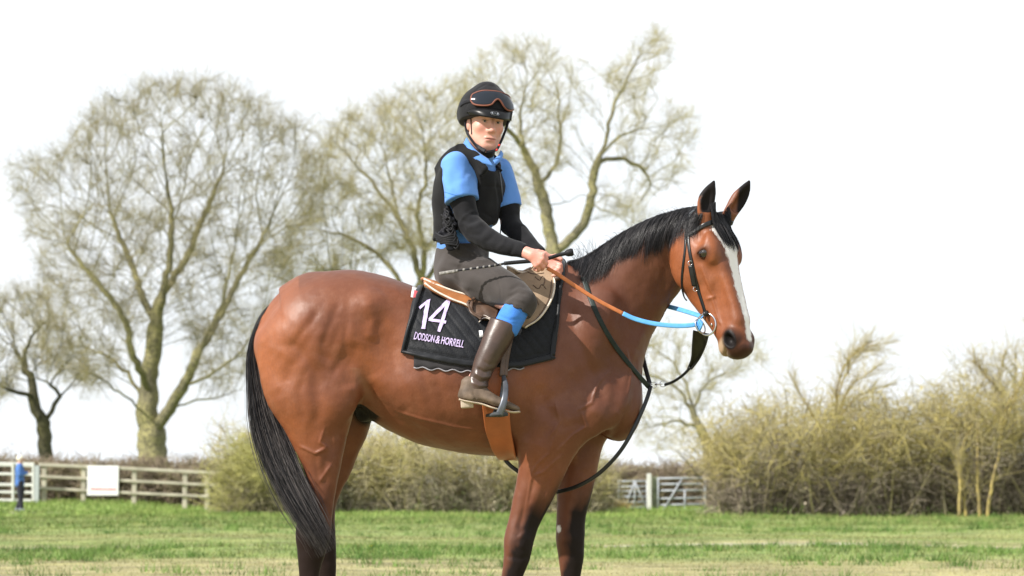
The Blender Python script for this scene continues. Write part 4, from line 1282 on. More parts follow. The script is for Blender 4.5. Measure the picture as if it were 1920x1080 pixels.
# legs
front = hN[:, 0]
foreleg = (hx > 900) & (hy_px > 840)
hindleg = (hx < 720) & (hy_px > 840)
black = np.maximum(black, np.where(foreleg, np.clip((hy_px - 962 + 110 * front + 40 * ns + 14 * ns2) / 65, 0, 1) * np.clip((hy_px - 870) / 70, 0, 1) * .97, 0))
_cn = np.interp(hy_px, [880, 976, 1020, 1080, 1200], [1017, 984, 973, 960, 942]); _cf = np.interp(hy_px, [880, 976, 1020, 1200], [1082, 1071, 1070, 1070])
_c = np.where(hV_[:, 1] < 0, _cn, _cf)
black = np.maximum(black, np.where(foreleg, np.clip((hx - _c + 5 + 12 * ns + 4 * ns2 + (hy_px - 1000) * .08) / 11, 0, 1) * np.clip((hy_px - 912 + 25 * ns) / 60, 0, 1) * .97, 0))
black = np.maximum(black, np.where(hindleg, np.clip((hy_px - 915 + 45 * ns - 25 * front + 15 * ns2) / 80, 0, 1) * .93, 0))
# muzzle, ear rims, groin
black = np.maximum(black, np.where(ishead, np.clip((qw - .582 + .03 * ns + .02 * ns2 + (qu + .06) * .15) / .05, 0, 1) * .80, 0))
for s in (-1, 1):
    dn = np.sqrt(((qu + .052) / .026) ** 2 + ((qw - .578) / .034) ** 2)
    black = np.maximum(black, np.where(ishead & (s * qv > 0.02), np.clip(2.3 - dn * 1.15, 0, 1), 0))
    de = np.sqrt(((qu + .050) / .034) ** 2 + ((qw - .197) / .026) ** 2)
    black = np.maximum(black, np.where(ishead & (s * qv > .05), np.clip(1.6 - de, 0, 1) * .8, 0))
earz = (hy_px < 405) & (hx > 1300) & (hy_px < 402 - 0.05 * (hx - 1300))
eln = np.interp(hy_px, [341, 356, 374, 394, 410], [1326, 1316, 1308, 1312, 1319])
black = np.maximum(black, np.where(earz & (hy_px < 398), np.clip((378 - hy_px) / 12, 0, 1), 0) * (hx < 1352))
black = np.maximum(black, np.where(earz & (hx < 1352) & (hy_px < 398), np.clip((hx - eln - 1 + (hy_px - 372) * .12) / 5, 0, 1), 0))
elf = np.interp(hy_px, [341, 356, 374, 394, 410], [1394, 1384, 1378, 1372, 1366])
black = np.maximum(black, np.where(earz & (hx > 1362) & (hy_px < 398), np.clip((hx - elf - 1 + (370 - hy_px) * .25) / 5, 0, 1), 0))
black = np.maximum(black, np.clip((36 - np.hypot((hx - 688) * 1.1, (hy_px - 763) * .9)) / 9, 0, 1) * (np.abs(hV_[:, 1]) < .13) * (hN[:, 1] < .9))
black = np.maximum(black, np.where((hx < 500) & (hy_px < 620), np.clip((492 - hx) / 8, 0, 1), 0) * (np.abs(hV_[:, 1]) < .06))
# darker brown: back line, forehead beside the blaze, far face, neck and shoulder, legs
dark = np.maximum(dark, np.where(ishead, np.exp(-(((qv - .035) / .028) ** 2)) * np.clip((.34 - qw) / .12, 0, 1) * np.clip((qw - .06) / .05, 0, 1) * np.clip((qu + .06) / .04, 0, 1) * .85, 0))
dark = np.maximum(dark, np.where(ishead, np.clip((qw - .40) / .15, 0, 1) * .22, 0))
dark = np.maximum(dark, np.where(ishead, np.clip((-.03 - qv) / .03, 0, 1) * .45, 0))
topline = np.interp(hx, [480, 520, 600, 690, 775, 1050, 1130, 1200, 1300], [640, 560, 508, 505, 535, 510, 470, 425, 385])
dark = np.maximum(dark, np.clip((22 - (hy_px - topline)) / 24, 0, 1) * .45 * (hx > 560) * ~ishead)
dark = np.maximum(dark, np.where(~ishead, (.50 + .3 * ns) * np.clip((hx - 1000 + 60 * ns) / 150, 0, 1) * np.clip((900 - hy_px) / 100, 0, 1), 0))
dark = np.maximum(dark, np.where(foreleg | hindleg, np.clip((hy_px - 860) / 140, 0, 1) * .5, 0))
# blaze
bw = np.interp(qw, [.035, .06, .10, .14, .20, .28, .40, .50, .56, .62], [.0, .050, .064, .054, .040, .030, .021, .018, .019, .012])
bc = np.interp(qw, [.07, .12, .20, .30, .45, .6], [-.008, -.010, -.012, -.012, -.010, -.012])
white = np.where(ishead & (qu > -.05), np.clip((bw - np.abs(qv - bc) + .007 * ns2 + .005 * ns) / .030 + .5, 0, 1), 0) * (qw > .05) * np.clip((.615 - qw) / .03, 0, 1)
white *= np.where(qw < .12, .75 + .5 * ns2, 1).clip(0, 1)
lip = np.where(ishead & (qu < -.065) & (qw > .53), np.clip((qw - .545 + .02 * ns) / .02, 0, 1) * np.clip((-.072 - qu) / .02, 0, 1), 0)
pale = np.maximum(pale, lip * .9)
pale = np.maximum(pale, np.where((hy_px > 690) & (hx > 655) & (hx < 720), np.exp(-((hx - 676 - (hy_px - 712) * .45) / 9.0) ** 2) * np.clip((790 - hy_px) / 60, 0, 1) * .10, 0))
white = np.maximum(white, np.exp(-(((hx - 1048) / 6) ** 2 + ((hy_px - 992) / 11) ** 2) * 1.2) * (hV_[:, 1] > 0) * .9)
for (sx, sy) in ((520, 676), (522, 690), (524, 700), (525, 728), (519, 712)):
    white = np.maximum(white, np.exp(-(((hx - sx) / 1.6) ** 2 + ((hy_px - sy) / 4) ** 2)) * (hV_[:, 1] < 0) * .3)
hoof = np.clip((hy_px - 1226) / 6, 0, 1)
black = np.maximum(black, hoof * .8)
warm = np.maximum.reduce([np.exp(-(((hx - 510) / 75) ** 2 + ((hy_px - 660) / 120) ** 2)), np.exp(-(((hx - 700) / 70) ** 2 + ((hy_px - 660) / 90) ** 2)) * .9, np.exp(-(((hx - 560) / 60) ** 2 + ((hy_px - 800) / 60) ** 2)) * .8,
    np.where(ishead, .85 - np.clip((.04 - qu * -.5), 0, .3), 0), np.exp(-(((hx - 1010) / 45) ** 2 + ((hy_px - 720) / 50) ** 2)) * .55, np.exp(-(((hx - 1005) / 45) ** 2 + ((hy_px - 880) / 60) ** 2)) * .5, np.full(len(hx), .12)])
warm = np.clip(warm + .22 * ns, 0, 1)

cm, cn, cl, cb = mat_new('bay coat')
def attr_n(nodes, name):
    a = nodes.new('ShaderNodeAttribute'); a.attribute_name = name
    return a
def mixc(nodes, links, fac, a, b):
    m_ = nodes.new('ShaderNodeMix'); m_.data_type = 'RGBA'
    if isinstance(fac, (int, float)): m_.inputs['Factor'].default_value = fac
    else: links.new(fac, m_.inputs['Factor'])
    for k_, v_ in (('A', a), ('B', b)):
        if isinstance(v_, (tuple, list)): m_.inputs[k_].default_value = (*v_, 1)
        else: links.new(v_, m_.inputs[k_])
    return m_.outputs['Result']
ctc = cn.new('ShaderNodeTexCoord')
cmp_ = cn.new('ShaderNodeMapping'); cmp_.inputs['Scale'].default_value = (1, 1, .55)
cl.new(ctc.outputs['Object'], cmp_.inputs['Vector'])
n1 = cn.new('ShaderNodeTexNoise'); n1.inputs['Scale'].default_value = 4.5; n1.inputs['Detail'].default_value = 5
n2 = cn.new('ShaderNodeTexNoise'); n2.inputs['Scale'].default_value = 150; n2.inputs['Detail'].default_value = 6; n2.inputs['Roughness'].default_value = .7
for x_ in (n1, n2): cl.new(cmp_.outputs['Vector'], x_.inputs['Vector'])
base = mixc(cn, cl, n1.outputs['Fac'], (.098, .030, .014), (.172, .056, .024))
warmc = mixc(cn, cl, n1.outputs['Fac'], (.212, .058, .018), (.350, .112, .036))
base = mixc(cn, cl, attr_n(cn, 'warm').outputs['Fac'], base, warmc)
vor = cn.new('ShaderNodeTexVoronoi'); vor.inputs['Scale'].default_value = 15; cl.new(ctc.outputs['Object'], vor.inputs['Vector'])
vr = cn.new('ShaderNodeMapRange'); vr.inputs['From Max'].default_value = .7; vr.inputs['To Min'].default_value = .0; vr.inputs['To Max'].default_value = .22; cl.new(vor.outputs['Distance'], vr.inputs['Value'])
base = mixc(cn, cl, vr.outputs['Result'], base, (.11, .032, .014))
n5 = cn.new('ShaderNodeTexNoise'); n5.inputs['Scale'].default_value = 14; n5.inputs['Detail'].default_value = 8; n5.inputs['Roughness'].default_value = .7; cl.new(ctc.outputs['Object'], n5.inputs['Vector'])
r5 = cn.new('ShaderNodeMapRange'); r5.inputs['From Min'].default_value = .48; r5.inputs['From Max'].default_value = .75; r5.inputs['To Max'].default_value = .30; cl.new(n5.outputs['Fac'], r5.inputs['Value'])
base = mixc(cn, cl, r5.outputs['Result'], base, (.27, .12, .068))
r_ = cn.new('ShaderNodeValToRGB'); r_.color_ramp.elements[0].position = .38; r_.color_ramp.elements[1].position = .66
r_.color_ramp.elements[0].color = (.0, .0, .0, 1); r_.color_ramp.elements[1].color = (1, 1, 1, 1)
cl.new(n2.outputs['Fac'], r_.inputs['Fac'])
fine = cn.new('ShaderNodeMath'); fine.operation = 'MULTIPLY'; fine.inputs[1].default_value = .28
cl.new(r_.outputs['Color'], fine.inputs[0])
base = mixc(cn, cl, fine.outputs[0], base, (.10, .030, .015))
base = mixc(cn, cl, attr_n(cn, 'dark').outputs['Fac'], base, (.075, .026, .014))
base = mixc(cn, cl, attr_n(cn, 'pale').outputs['Fac'], base, (.42, .30, .20))
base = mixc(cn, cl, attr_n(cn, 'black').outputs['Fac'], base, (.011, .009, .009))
n6 = cn.new('ShaderNodeTexNoise'); n6.inputs['Scale'].default_value = 170; n6.inputs['Detail'].default_value = 4; m6 = cn.new('ShaderNodeMapping'); m6.inputs['Scale'].default_value = (1, 1, .35); cl.new(ctc.outputs['Object'], m6.inputs['Vector']); cl.new(m6.outputs[0], n6.inputs['Vector'])
s6 = cn.new('ShaderNodeMath'); s6.operation = 'ADD'; cl.new(attr_n(cn, 'white').outputs['Fac'], s6.inputs[0]); cl.new(n6.outputs['Fac'], s6.inputs[1])
r6 = cn.new('ShaderNodeMapRange'); r6.inputs['From Min'].default_value = .86; r6.inputs['From Max'].default_value = 1.24; cl.new(s6.outputs[0], r6.inputs['Value'])
base = mixc(cn, cl, r6.outputs['Result'], base, (.70, .68, .665))
cl.new(base, cb.inputs['Base Color'])
cb.inputs['Roughness'].default_value = .42
cb.inputs['Specular IOR Level'].default_value = .46
sp_ = cn.new('ShaderNodeMapRange'); sp_.inputs['To Min'].default_value = .38; sp_.inputs['To Max'].default_value = .10; cl.new(attr_n(cn, 'black').outputs['Fac'], sp_.inputs['Value']); cl.new(sp_.outputs['Result'], cb.inputs['Specular IOR Level'])
cb.inputs['Sheen Roughness'].default_value = .4
rg = cn.new('ShaderNodeMapRange'); rg.inputs['To Min'].default_value = .40; rg.inputs['To Max'].default_value = .58
cl.new(n1.outputs['Fac'], rg.inputs['Value']); cl.new(rg.outputs['Result'], cb.inputs['Roughness'])
cbp = cn.new('ShaderNodeBump'); cbp.inputs['Strength'].default_value = .45; cbp.inputs['Distance'].default_value = .004
n3 = cn.new('ShaderNodeTexNoise'); n3.inputs['Scale'].default_value = 34; n3.inputs['Detail'].default_value = 7; n3.inputs['Roughness'].default_value = .65
cl.new(cmp_.outputs['Vector'], n3.inputs['Vector'])
cl.new(n3.outputs['Fac'], cbp.inputs['Height']); cl.new(cbp.outputs['Normal'], cb.inputs['Normal'])

horse = empty('horse', (W(840, 900, 0)[0], 0, 0), 'bay racehorse with black mane, black tail and white blaze standing under its rider', 'horse')
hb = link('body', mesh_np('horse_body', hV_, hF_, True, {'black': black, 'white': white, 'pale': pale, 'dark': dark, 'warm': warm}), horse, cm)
HB_BVH = bvh_of(hV_, hF_)

# eyes
eye_m, en, el_, eb = mat_new('horse eye')
eb.inputs['Base Color'].default_value = (.012, .007, .005, 1); eb.inputs['Roughness'].default_value = .06; eb.inputs['Coat Weight'].default_value = 1.0
def uv_sphere(c, r, M=None, nu=24, nv=16):
    V, F = [], []
    for i in range(nv + 1):
        th = PI * i / nv
        for j in range(nu):
            ph = 2 * PI * j / nu
            V.append([math.sin(th) * math.cos(ph), math.sin(th) * math.sin(ph), math.cos(th)])
    for i in range(nv):
        for j in range(nu):
            F.append([i * nu + j, (i + 1) * nu + j, (i + 1) * nu + (j + 1) % nu, i * nu + (j + 1) % nu])
    V = np.array(V) * np.asarray(r)
    if M is not None: V = V @ M
    return V + np.asarray(c), F
for s in (-1, 1):
    mb = MB(); mb.add(*uv_sphere(hd(-.050, s * .0915, .197), (.0285, .0225, .0210), hM))
    mb.build('eye', eye_m, horse)

# ---- hair
def strands(P0, widths, mat, name, parent, taper=True, cols=None, twist=None):
    """P0: (n, m, 3) points of n strands; flat-ish three sided tubes"""
    n, m, _ = P0.shape
    T = np.gradient(P0, axis=1)
    T /= np.linalg.norm(T, axis=2)[..., None] + 1e-12
    ref = rng.normal(size=(n, 1, 3)); ref = np.repeat(ref, m, 1)
    A = np.cross(T, ref); A /= np.linalg.norm(A, axis=2)[..., None] + 1e-12
    B = np.cross(T, A)
    w = np.broadcast_to(np.asarray(widths).reshape(-1, 1), (n, m)).copy()
    if taper:
        t = np.linspace(0, 1, m)
        w *= (1 - .85 * t ** 2.5)[None]
    V = np.stack([P0 + w[..., None] * (A * math.cos(a) + B * math.sin(a) * .6) for a in (0, 2.09, 4.19)], 2)
    V = V.reshape(-1, 3)
    base_ = (np.arange(n) * m * 3)[:, None, None] + (np.arange(m - 1) * 3)[None, :, None]
    F = []
    for k in range(3):
        l = (k + 1) % 3
        F.append(np.stack([base_[..., 0] + k, base_[..., 0] + 3 + k, base_[..., 0] + 3 + l, base_[..., 0] + l], -1).reshape(-1, 4))
    F = np.vstack(F)
    col = rng.uniform(0, 1, n)
    return link(name, mesh_np(name, V, F, True, {'tone': np.repeat(col, m * 3)}), parent, mat)

def hair_mat(name, c0, c1, rough=.38):
    m_, n_, l_, b_ = mat_new(name)
    a_ = attr_n(n_, 'tone')
    rr = n_.new('ShaderNodeValToRGB')
    rr.color_ramp.elements[0].color = (*c0, 1); rr.color_ramp.elements[1].color = (*c1, 1)
    rr.color_ramp.elements[0].position = .45
    l_.new(a_.outputs['Fac'], rr.inputs['Fac']); l_.new(rr.outputs['Color'], b_.inputs['Base Color'])
    b_.inputs['Roughness'].default_value = rough; b_.inputs['Specular IOR Level'].default_value = .28
    return m_
hair_black = hair_mat('black hair', (.008, .008, .010), (.06, .055, .058))
hair_tail = hair_mat('tail hair', (.008, .008, .010), (.16, .14, .135))

# tail
tc_ = np.array([[515, 572, -.0], [493, 600, -.02], [478, 660, -.04], [484, 720, -.06], [498, 790, -.09], [522, 860, -.14], [549, 920, -.19], [574, 965, -.23], [596, 1003, -.25]], float)
tw_ = np.array([7, 10, 15, 21, 31, 35, 33, 30, 27], float)
TCc = catmull(tc_, 4); tww = catmull(tw_[:, None], 4)[:, 0]
NT = 2600
m_ = 26
ti = np.linspace(0, len(TCc) - 1, m_)
cx_ = np.stack([np.interp(ti, np.arange(len(TCc)), TCc[:, k]) for k in range(3)], 1)
cw_ = np.interp(ti, np.arange(len(TCc)), tww)
u0 = rng.uniform(-1, 1, NT); v0 = rng.uniform(-1, 1, NT)
lenf = np.clip(rng.normal(1.0, .10, NT), .5, 1.16); _m = rng.random(NT) < .45; lenf[_m] *= rng.uniform(.60, .98, _m.sum())
clump = rng.integers(0, 60, NT); cu = rng.uniform(-1, 1, 60); cv = rng.uniform(-1, 1, 60)
PT = np.zeros((NT, m_, 3))
tt = np.linspace(0, 1, m_)
tang = np.gradient(cx_[:, :2], axis=0); tang /= np.linalg.norm(tang, axis=1)[:, None]
perp = np.stack([tang[:, 1], -tang[:, 0]], 1)
for i in range(NT):
    t = tt * lenf[i]
    c = np.stack([np.interp(t, tt, cx_[:, k]) for k in range(3)], 1)
    w_ = np.interp(t, tt, cw_); pp = np.stack([np.interp(t, tt, perp[:, k]) for k in range(2)], 1)
    cl_ = .55 * np.clip(t * 1.4, 0, 1)
    uu = u0[i] * (1 - cl_) + cu[clump[i]] * cl_ + .06 * np.sin(t * 9 + i) * t
    if i % 9 == 0: uu = uu * (1 + .5 * t) + .12 * np.sin(t * 6 + i * .7) * t
    c2 = c[:, :2] + pp * (uu * w_)[:, None]
    if t[-1] > 1: c2[t > 1] += (tang[-1] * 60)[None] * (t[t > 1] - 1)[:, None] * 4
    yy = c[:, 2] + (v0[i] * (1 - cl_) + cv[clump[i]] * cl_) * (.02 + .035 * t)
    for j in range(m_):
        PT[i, j] = W(c2[j, 0], c2[j, 1], yy[j])
strands(PT, rng.uniform(.0008, .0019, NT), hair_tail, 'tail', horse)

# mane: rooted along the crest, falling over the near side of the neck
cres_x = np.arange(1070, 1332, 4.0)
_sel = (hy_px < 560) & (hV_[:, 1] > -.30) & (hV_[:, 1] < .12)
cres_y = np.array([hy_px[_sel & (np.abs(hx - x) < 4)].min() if x < 1306 else np.nan for x in cres_x])
cres_d = np.array([hV_[_sel & (np.abs(hx - x) < 4)][np.argmin(hy_px[_sel & (np.abs(hx - x) < 4)]), 1] for x in cres_x])
cres_d = np.where(cres_x < 1300, cres_d, np.interp(cres_x, [1300, 1328], [cres_d[cres_x < 1300][-1], -.22]))
cres_d = np.convolve(np.pad(cres_d, 3, mode='edge'), np.ones(7) / 7, 'valid')
cres_y[np.isnan(cres_y)] = np.linspace(np.nanmin(cres_y[-20:]), 384, np.isnan(cres_y).sum())
cres_y = np.convolve(np.pad(cres_y, 3, mode='edge'), np.ones(7) / 7, 'valid')
_cy = np.interp(cres_x, [1078, 1150, 1200, 1250, 1300, 1328], [-.0, -.02, -.045, -.085, -.14, -.19])
crest = np.stack([cres_x, cres_y + 1, cres_d - .004], 1)
def drape(px, py, off, ylim=None):
    d = ray(px, py)
    hit, nr, _, _ = HB_BVH.ray_cast(Vector(CAMP), Vector(d).normalized())
    if hit is None: return None
    return np.array(hit) + np.array(nr) * off
low_x = [1050, 1093, 1113, 1148, 1194, 1218, 1249, 1272, 1300]
low_y = [498, 519, 529, 508, 474, 476, 468, 448, 440]
NM, mm_ = 3600, 12
PMn = []
for i in range(NM):
    f = rng.random() ** .95
    k = f * (len(crest) - 1)
    rx, ry, rz_ = [np.interp(k, np.arange(len(crest)), crest[:, j]) for j in range(3)]
    rx += rng.normal(0, 2); ry += rng.uniform(-3, 2)
    lock = math.floor(f * 62 + rng.normal(0, .5))
    lr = random.Random(lock)
    ang = R(116 + lr.uniform(-7, 9) - 4 * f + rng.normal(0, 2.5))
    low = np.interp(rx - 25, low_x, low_y)
    ln = (low - ry) / math.sin(ang) * (rng.uniform(.5, 1.25) ** .6) * lr.uniform(.90, 1.16)
    lay = rng.uniform(.003, .013)
    cv = lr.uniform(-.3, .5)
    pts = []
    root = W(rx, ry, rz_ - .006)
    for j in range(mm_):
        t = j / (mm_ - 1)
        a = ang + .35 * (t - .5) * cv
        px_ = rx + math.cos(a) * ln * t - 5 * math.sin(PI * t); py_ = ry + math.sin(a) * ln * t - 3 * math.sin(PI * t)
        if j == 0: pts.append(root); continue
        h_ = drape(px_, py_, lay * (0.5 + .6 * math.sin(PI * min(t, .8))))
        if h_ is None: h_ = pts[-1] + np.array([-.002, -.006, -.003]) if j > 1 else root + np.array([0, -.01, -.001])
        w_ = min(1, t * 3)
        pts.append(h_ * w_ + (W(px_, py_ - 2, rz_ - .02 - .03 * t)) * (1 - w_))
    PMn.append(pts)
PMn = np.array(PMn)
for _ in range(4): PMn[:, 1:-1] = .5 * PMn[:, 1:-1] + .25 * (PMn[:, 2:] + PMn[:, :-2])
strands(PMn, rng.uniform(.0007, .0015, NM), hair_black, 'mane', horse)
# loose upright wisps at the withers
PW = []
for i in range(46):
    x0 = rng.uniform(1078, 1120); y0 = np.interp(x0, crest[:, 0], crest[:, 1])
    dx, dy = rng.uniform(-26, 6), rng.uniform(-34, -8)
    PW.append([W(x0 + dx * t, y0 + 2 + dy * math.sin(t * PI * .6), -.01 - .02 * t) for t in np.linspace(0, 1, 8)])
for i in range(40):
    x0 = rng.uniform(1140, 1310); y0 = np.interp(x0, crest[:, 0], crest[:, 1]); z0 = np.interp(x0, crest[:, 0], crest[:, 2])
    dx, dy = rng.uniform(-20, 4), rng.uniform(-11, -3)
    PW.append([W(x0 + dx * t, y0 + 2 + dy * math.sin(t * PI * .8), z0) for t in np.linspace(0, 1, 8)])
strands(np.array(PW), np.full(len(PW), .0007), hair_black, 'loose_mane', horse)['kind'] = 'stuff'
# forelock
PF = []
for i in range(1900):
    v = rng.uniform(-.060, .048); w0 = rng.uniform(-.012, .03)
    lock = random.Random(int((v + .065) * 110))
    ln = rng.uniform(.10, .185) * lock.uniform(.85, 1.1)
    sp = lock.uniform(-.024, .004) - .012
    rise = rng.uniform(.3, 1)
    pts = []
    for t in np.linspace(0, 1, 11):
        w_ = w0 + ln * t
        vv = v + sp * t * t
        p = hd(.06, vv, w_)
        hit = HB_BVH.ray_cast(Vector(p), Vector(-hU))[0]
        ub = -.02 if hit is None else (np.array(hit) - hO) @ hU
        pts.append(hd(min(ub, .02) + .004 + .016 * math.sin(PI * min(1, t * .85 + .08)) * rise, vv, w_))
    PF.append(pts)
PF = np.array(PF)
for _ in range(3): PF[:, 1:-1] = .5 * PF[:, 1:-1] + .25 * (PF[:, 2:] + PF[:, :-2])
strands(PF, rng.uniform(.0007, .0014, len(PF)), hair_black, 'forelock', horse)
# ====================================================================== SADDLE, CLOTH, BRIDLE
def smooth_px(pts, m=6): return catmull(np.array(pts, float), m)

def hit_px(px, py, bvhs, off=0.0):
    d = ray(px, py); best = None
    for b in bvhs:
        h_, n_, _, ds = b.ray_cast(Vector(CAMP), Vector(d).normalized())
        if h_ is not None and (best is None or ds < best[2]): best = (np.array(h_), np.array(n_), ds)
    if best is None: return None, None
    n_ = best[1]
    if n_ @ d > 0: n_ = -n_
    return best[0] + n_ * off, n_

def resample(P, n):
    P = np.asarray(P, float)
    s_ = np.concatenate([[0], np.cumsum(np.linalg.norm(np.diff(P, axis=0), axis=1))])
    return np.stack([np.interp(np.linspace(0, s_[-1], n), s_, P[:, k]) for k in range(P.shape[1])], 1)

def on_path(pts, bvhs, off, m=6, relax=3, n=None, push=True):
    """px path draped on surfaces; entries with three numbers stand free at that depth"""
    full = np.array([[p[0], p[1], p[2] if len(p) > 2 else np.nan] for p in pts])
    xy = catmull(full[:, :2], m)
    if n: xy = resample(xy, n)
    P, N = [], []
    free = np.isfinite(full[:, 2])
    yi = None
    if free.any():
        k = np.linspace(0, len(full) - 1, len(xy))
        yi = np.interp(k, np.nonzero(free)[0], full[free, 2])
        fr = np.interp(k, np.arange(len(full)), free.astype(float)) > .5
    for i, (x, y) in enumerate(xy):
        isfree = yi is not None and fr[i]
        if isfree and not push:
            P.append(W(x, y, yi[i])); N.append(np.array([0, -1.0, .1])); continue
        h_, n_ = hit_px(x, y, bvhs, 0)
        if isfree:
            if h_ is None or h_[1] > yi[i] + off: P.append(W(x, y, yi[i])); N.append(np.array([0, -1.0, .1]))
            else: P.append(h_); N.append(n_)
        elif h_ is None:
            P.append(P[-1] + (W(x, y, P[-1][1]) - P[-1]) if P else W(x, y, -.1)); N.append(N[-1] if N else np.array([0, -1.0, 0]))
        else: P.append(h_); N.append(n_)
    P, N = np.array(P), np.array(N)
    for _ in range(relax + 2):
        if len(P) > 2: P[1:-1] = .5 * P[1:-1] + .25 * (P[2:] + P[:-2])
        Q = N.copy(); Q[1:-1] = (N[1:-1] + N[2:] + N[:-2]) / 3; N = Q
    N /= np.linalg.norm(N, axis=1)[:, None]
    return P + N * off, N

def grid_mesh(P, thick, name, mat, parent, bulge=None, attrs=None):
    """P (nu, nv, 3) outer surface; gives it thickness"""
    nu, nv, _ = P.shape
    du = np.gradient(P, axis=0); dv = np.gradient(P, axis=1)
    N = np.cross(du, dv); N /= np.linalg.norm(N, axis=2)[..., None] + 1e-12
    if N[..., 1].mean() > 0: N = -N
    if bulge is not None: P = P + N * bulge[..., None]
    Bk = P - N * thick
    if bulge is not None: Bk = Bk - N * bulge[..., None]
    V = np.vstack([P.reshape(-1, 3), Bk.reshape(-1, 3)])
    F = []
    o = nu * nv
    for i in range(nu - 1):
        for j in range(nv - 1):
            a = i * nv + j
            F.append([a, a + nv, a + nv + 1, a + 1]); F.append([o + a, o + a + 1, o + a + nv + 1, o + a + nv])
    for j in range(nv - 1):
        a = j; F.append([a, a + 1, o + a + 1, o + a]); a = (nu - 1) * nv + j; F.append([a + 1, a, o + a, o + a + 1])
    for i in range(nu - 1):
        a = i * nv; F.append([a + nv, a, o + a, o + a + nv]); a = i * nv + nv - 1; F.append([a, a + nv, o + a + nv, o + a])
    me = mesh_np(name, V, F, True, attrs)
    ob = link(name, me, parent, mat)
    return ob, P, N

def smooth_grid(P, k, allax=False):
    for _ in range(k):
        Q = P.copy()
        Q[1:-1, 1:-1] = .4 * P[1:-1, 1:-1] + .15 * (P[2:, 1:-1] + P[:-2, 1:-1] + P[1:-1, 2:] + P[1:-1, :-2])
        for e in (0, -1):
            Q[e, 1:-1] = .5 * P[e, 1:-1] + .25 * (P[e, 2:] + P[e, :-2])
            Q[1:-1, e] = .5 * P[1:-1, e] + .25 * (P[2:, e] + P[:-2, e])
        P = Q
    return P


def patch_px(left, right, nu, nv, bvhs, off, thick, name, mat, parent, bulge=None, relax=6):
    L_ = resample(catmull(np.array(left, float), 4), nu); R_ = resample(catmull(np.array(right, float), 4), nu)
    P = np.zeros((nu, nv, 3)); last = None
    for i in range(nu):
        for j in range(nv):
            x, y = L_[i] + (R_[i] - L_[i]) * j / (nv - 1)
            h_, n_ = hit_px(x, y, bvhs, 0)
            if h_ is None or (last is not None and h_[1] > last[1] + .08): h_ = W(x, y, last[1] if last is not None else -.1)
            P[i, j] = h_; last = h_
    P = smooth_grid(P, relax)
    du = np.gradient(P, axis=0); dv = np.gradient(P, axis=1)
    N = np.cross(du, dv); N /= np.linalg.norm(N, axis=2)[..., None] + 1e-12
    if N[..., 1].mean() > 0: N = -N
    N = smooth_grid(N, 12); N /= np.linalg.norm(N, axis=2)[..., None]
    return grid_mesh(P + N * off, thick, name, mat, parent, bulge)

m_cloth = simple('black quilted nylon', (.008, .009, .012), .6, var=.25, scale=60, bump=.5, bscale=160, sheen=.08)
m_pipe = simple('black binding', (.012, .013, .016), .42, bump=.15, bscale=300, sheen=.1)
m_lilac = simple('lilac white embroidery', (.52, .43, .66), .6, var=.06, bump=.4, bscale=400)
m_under = simple('dark grey under pad', (.035, .033, .036), .9, bump=.3, bscale=200)
m_white_edge = simple('grey white edging', (.26, .25, .27), .8, var=.3, bump=.2)
m_tan = simple('tan saddle leather', (.34, .135, .050), .42, var=.25, scale=14, bump=.15, bscale=120)
m_piping = simple('worn cream piping', (.62, .54, .46), .5, var=.2, scale=40)
m_beige = simple('worn beige suede flap', (.30, .215, .145), .75, var=.22, scale=12, bump=.3, bscale=90)
m_brown = simple('dark brown worn leather', (.085, .048, .030), .42, var=.4, scale=18, bump=.25, bscale=90)
m_blackl = simple('black bridle leather', (.010, .011, .012), .34, var=.3, scale=30, bump=.1)
m_greenb = simple('dark green black webbing', (.016, .024, .022), .42, var=.2, bump=.2, bscale=300)
m_girth = simple('orange tan girth leather', (.35, .100, .032), .42, var=.15, scale=12, bump=.12)
m_orange = simple('orange brown rein', (.50, .17, .065), .5, var=.15, scale=40, bump=.12, bscale=300)
m_blue_r = simple('light blue rein', (.10, .33, .66), .55, var=.12, scale=40, bump=.12, bscale=300)
m_steel = simple('stainless steel', (.62, .62, .64), .18, 1.0, var=.05)
m_alu = simple('grey aluminium', (.12, .13, .15), .45, .7, var=.15, scale=25)
for m_x in (m_tan, m_brown, m_blackl, m_girth, m_steel, m_alu, m_piping): m_x.node_tree.nodes['Principled BSDF'].inputs['Specular IOR Level'].default_value = .45
m_red = simple('pink red tag', (.62, .12, .14), .6)
m_whitel = simple('white label', (.72, .72, .74), .6)

saddle = empty('saddle', W(900, 560, 0), 'tan exercise saddle with cream piping and worn beige knee flap under the rider', 'saddle')
cloth = empty('saddle_cloth', W(900, 600, -.2), 'black quilted saddle cloth with number 14 and lilac lettering under the saddle', 'saddle cloth')

# ---- quilted cloth, wraps the back: rows run from the top line down the near side
def ztop_of(x, bvh):
    h_ = bvh.ray_cast(Vector((x, -.012, 4)), Vector((0, 0, -1)))[0]
    return h_.z if h_ is not None else 1.6

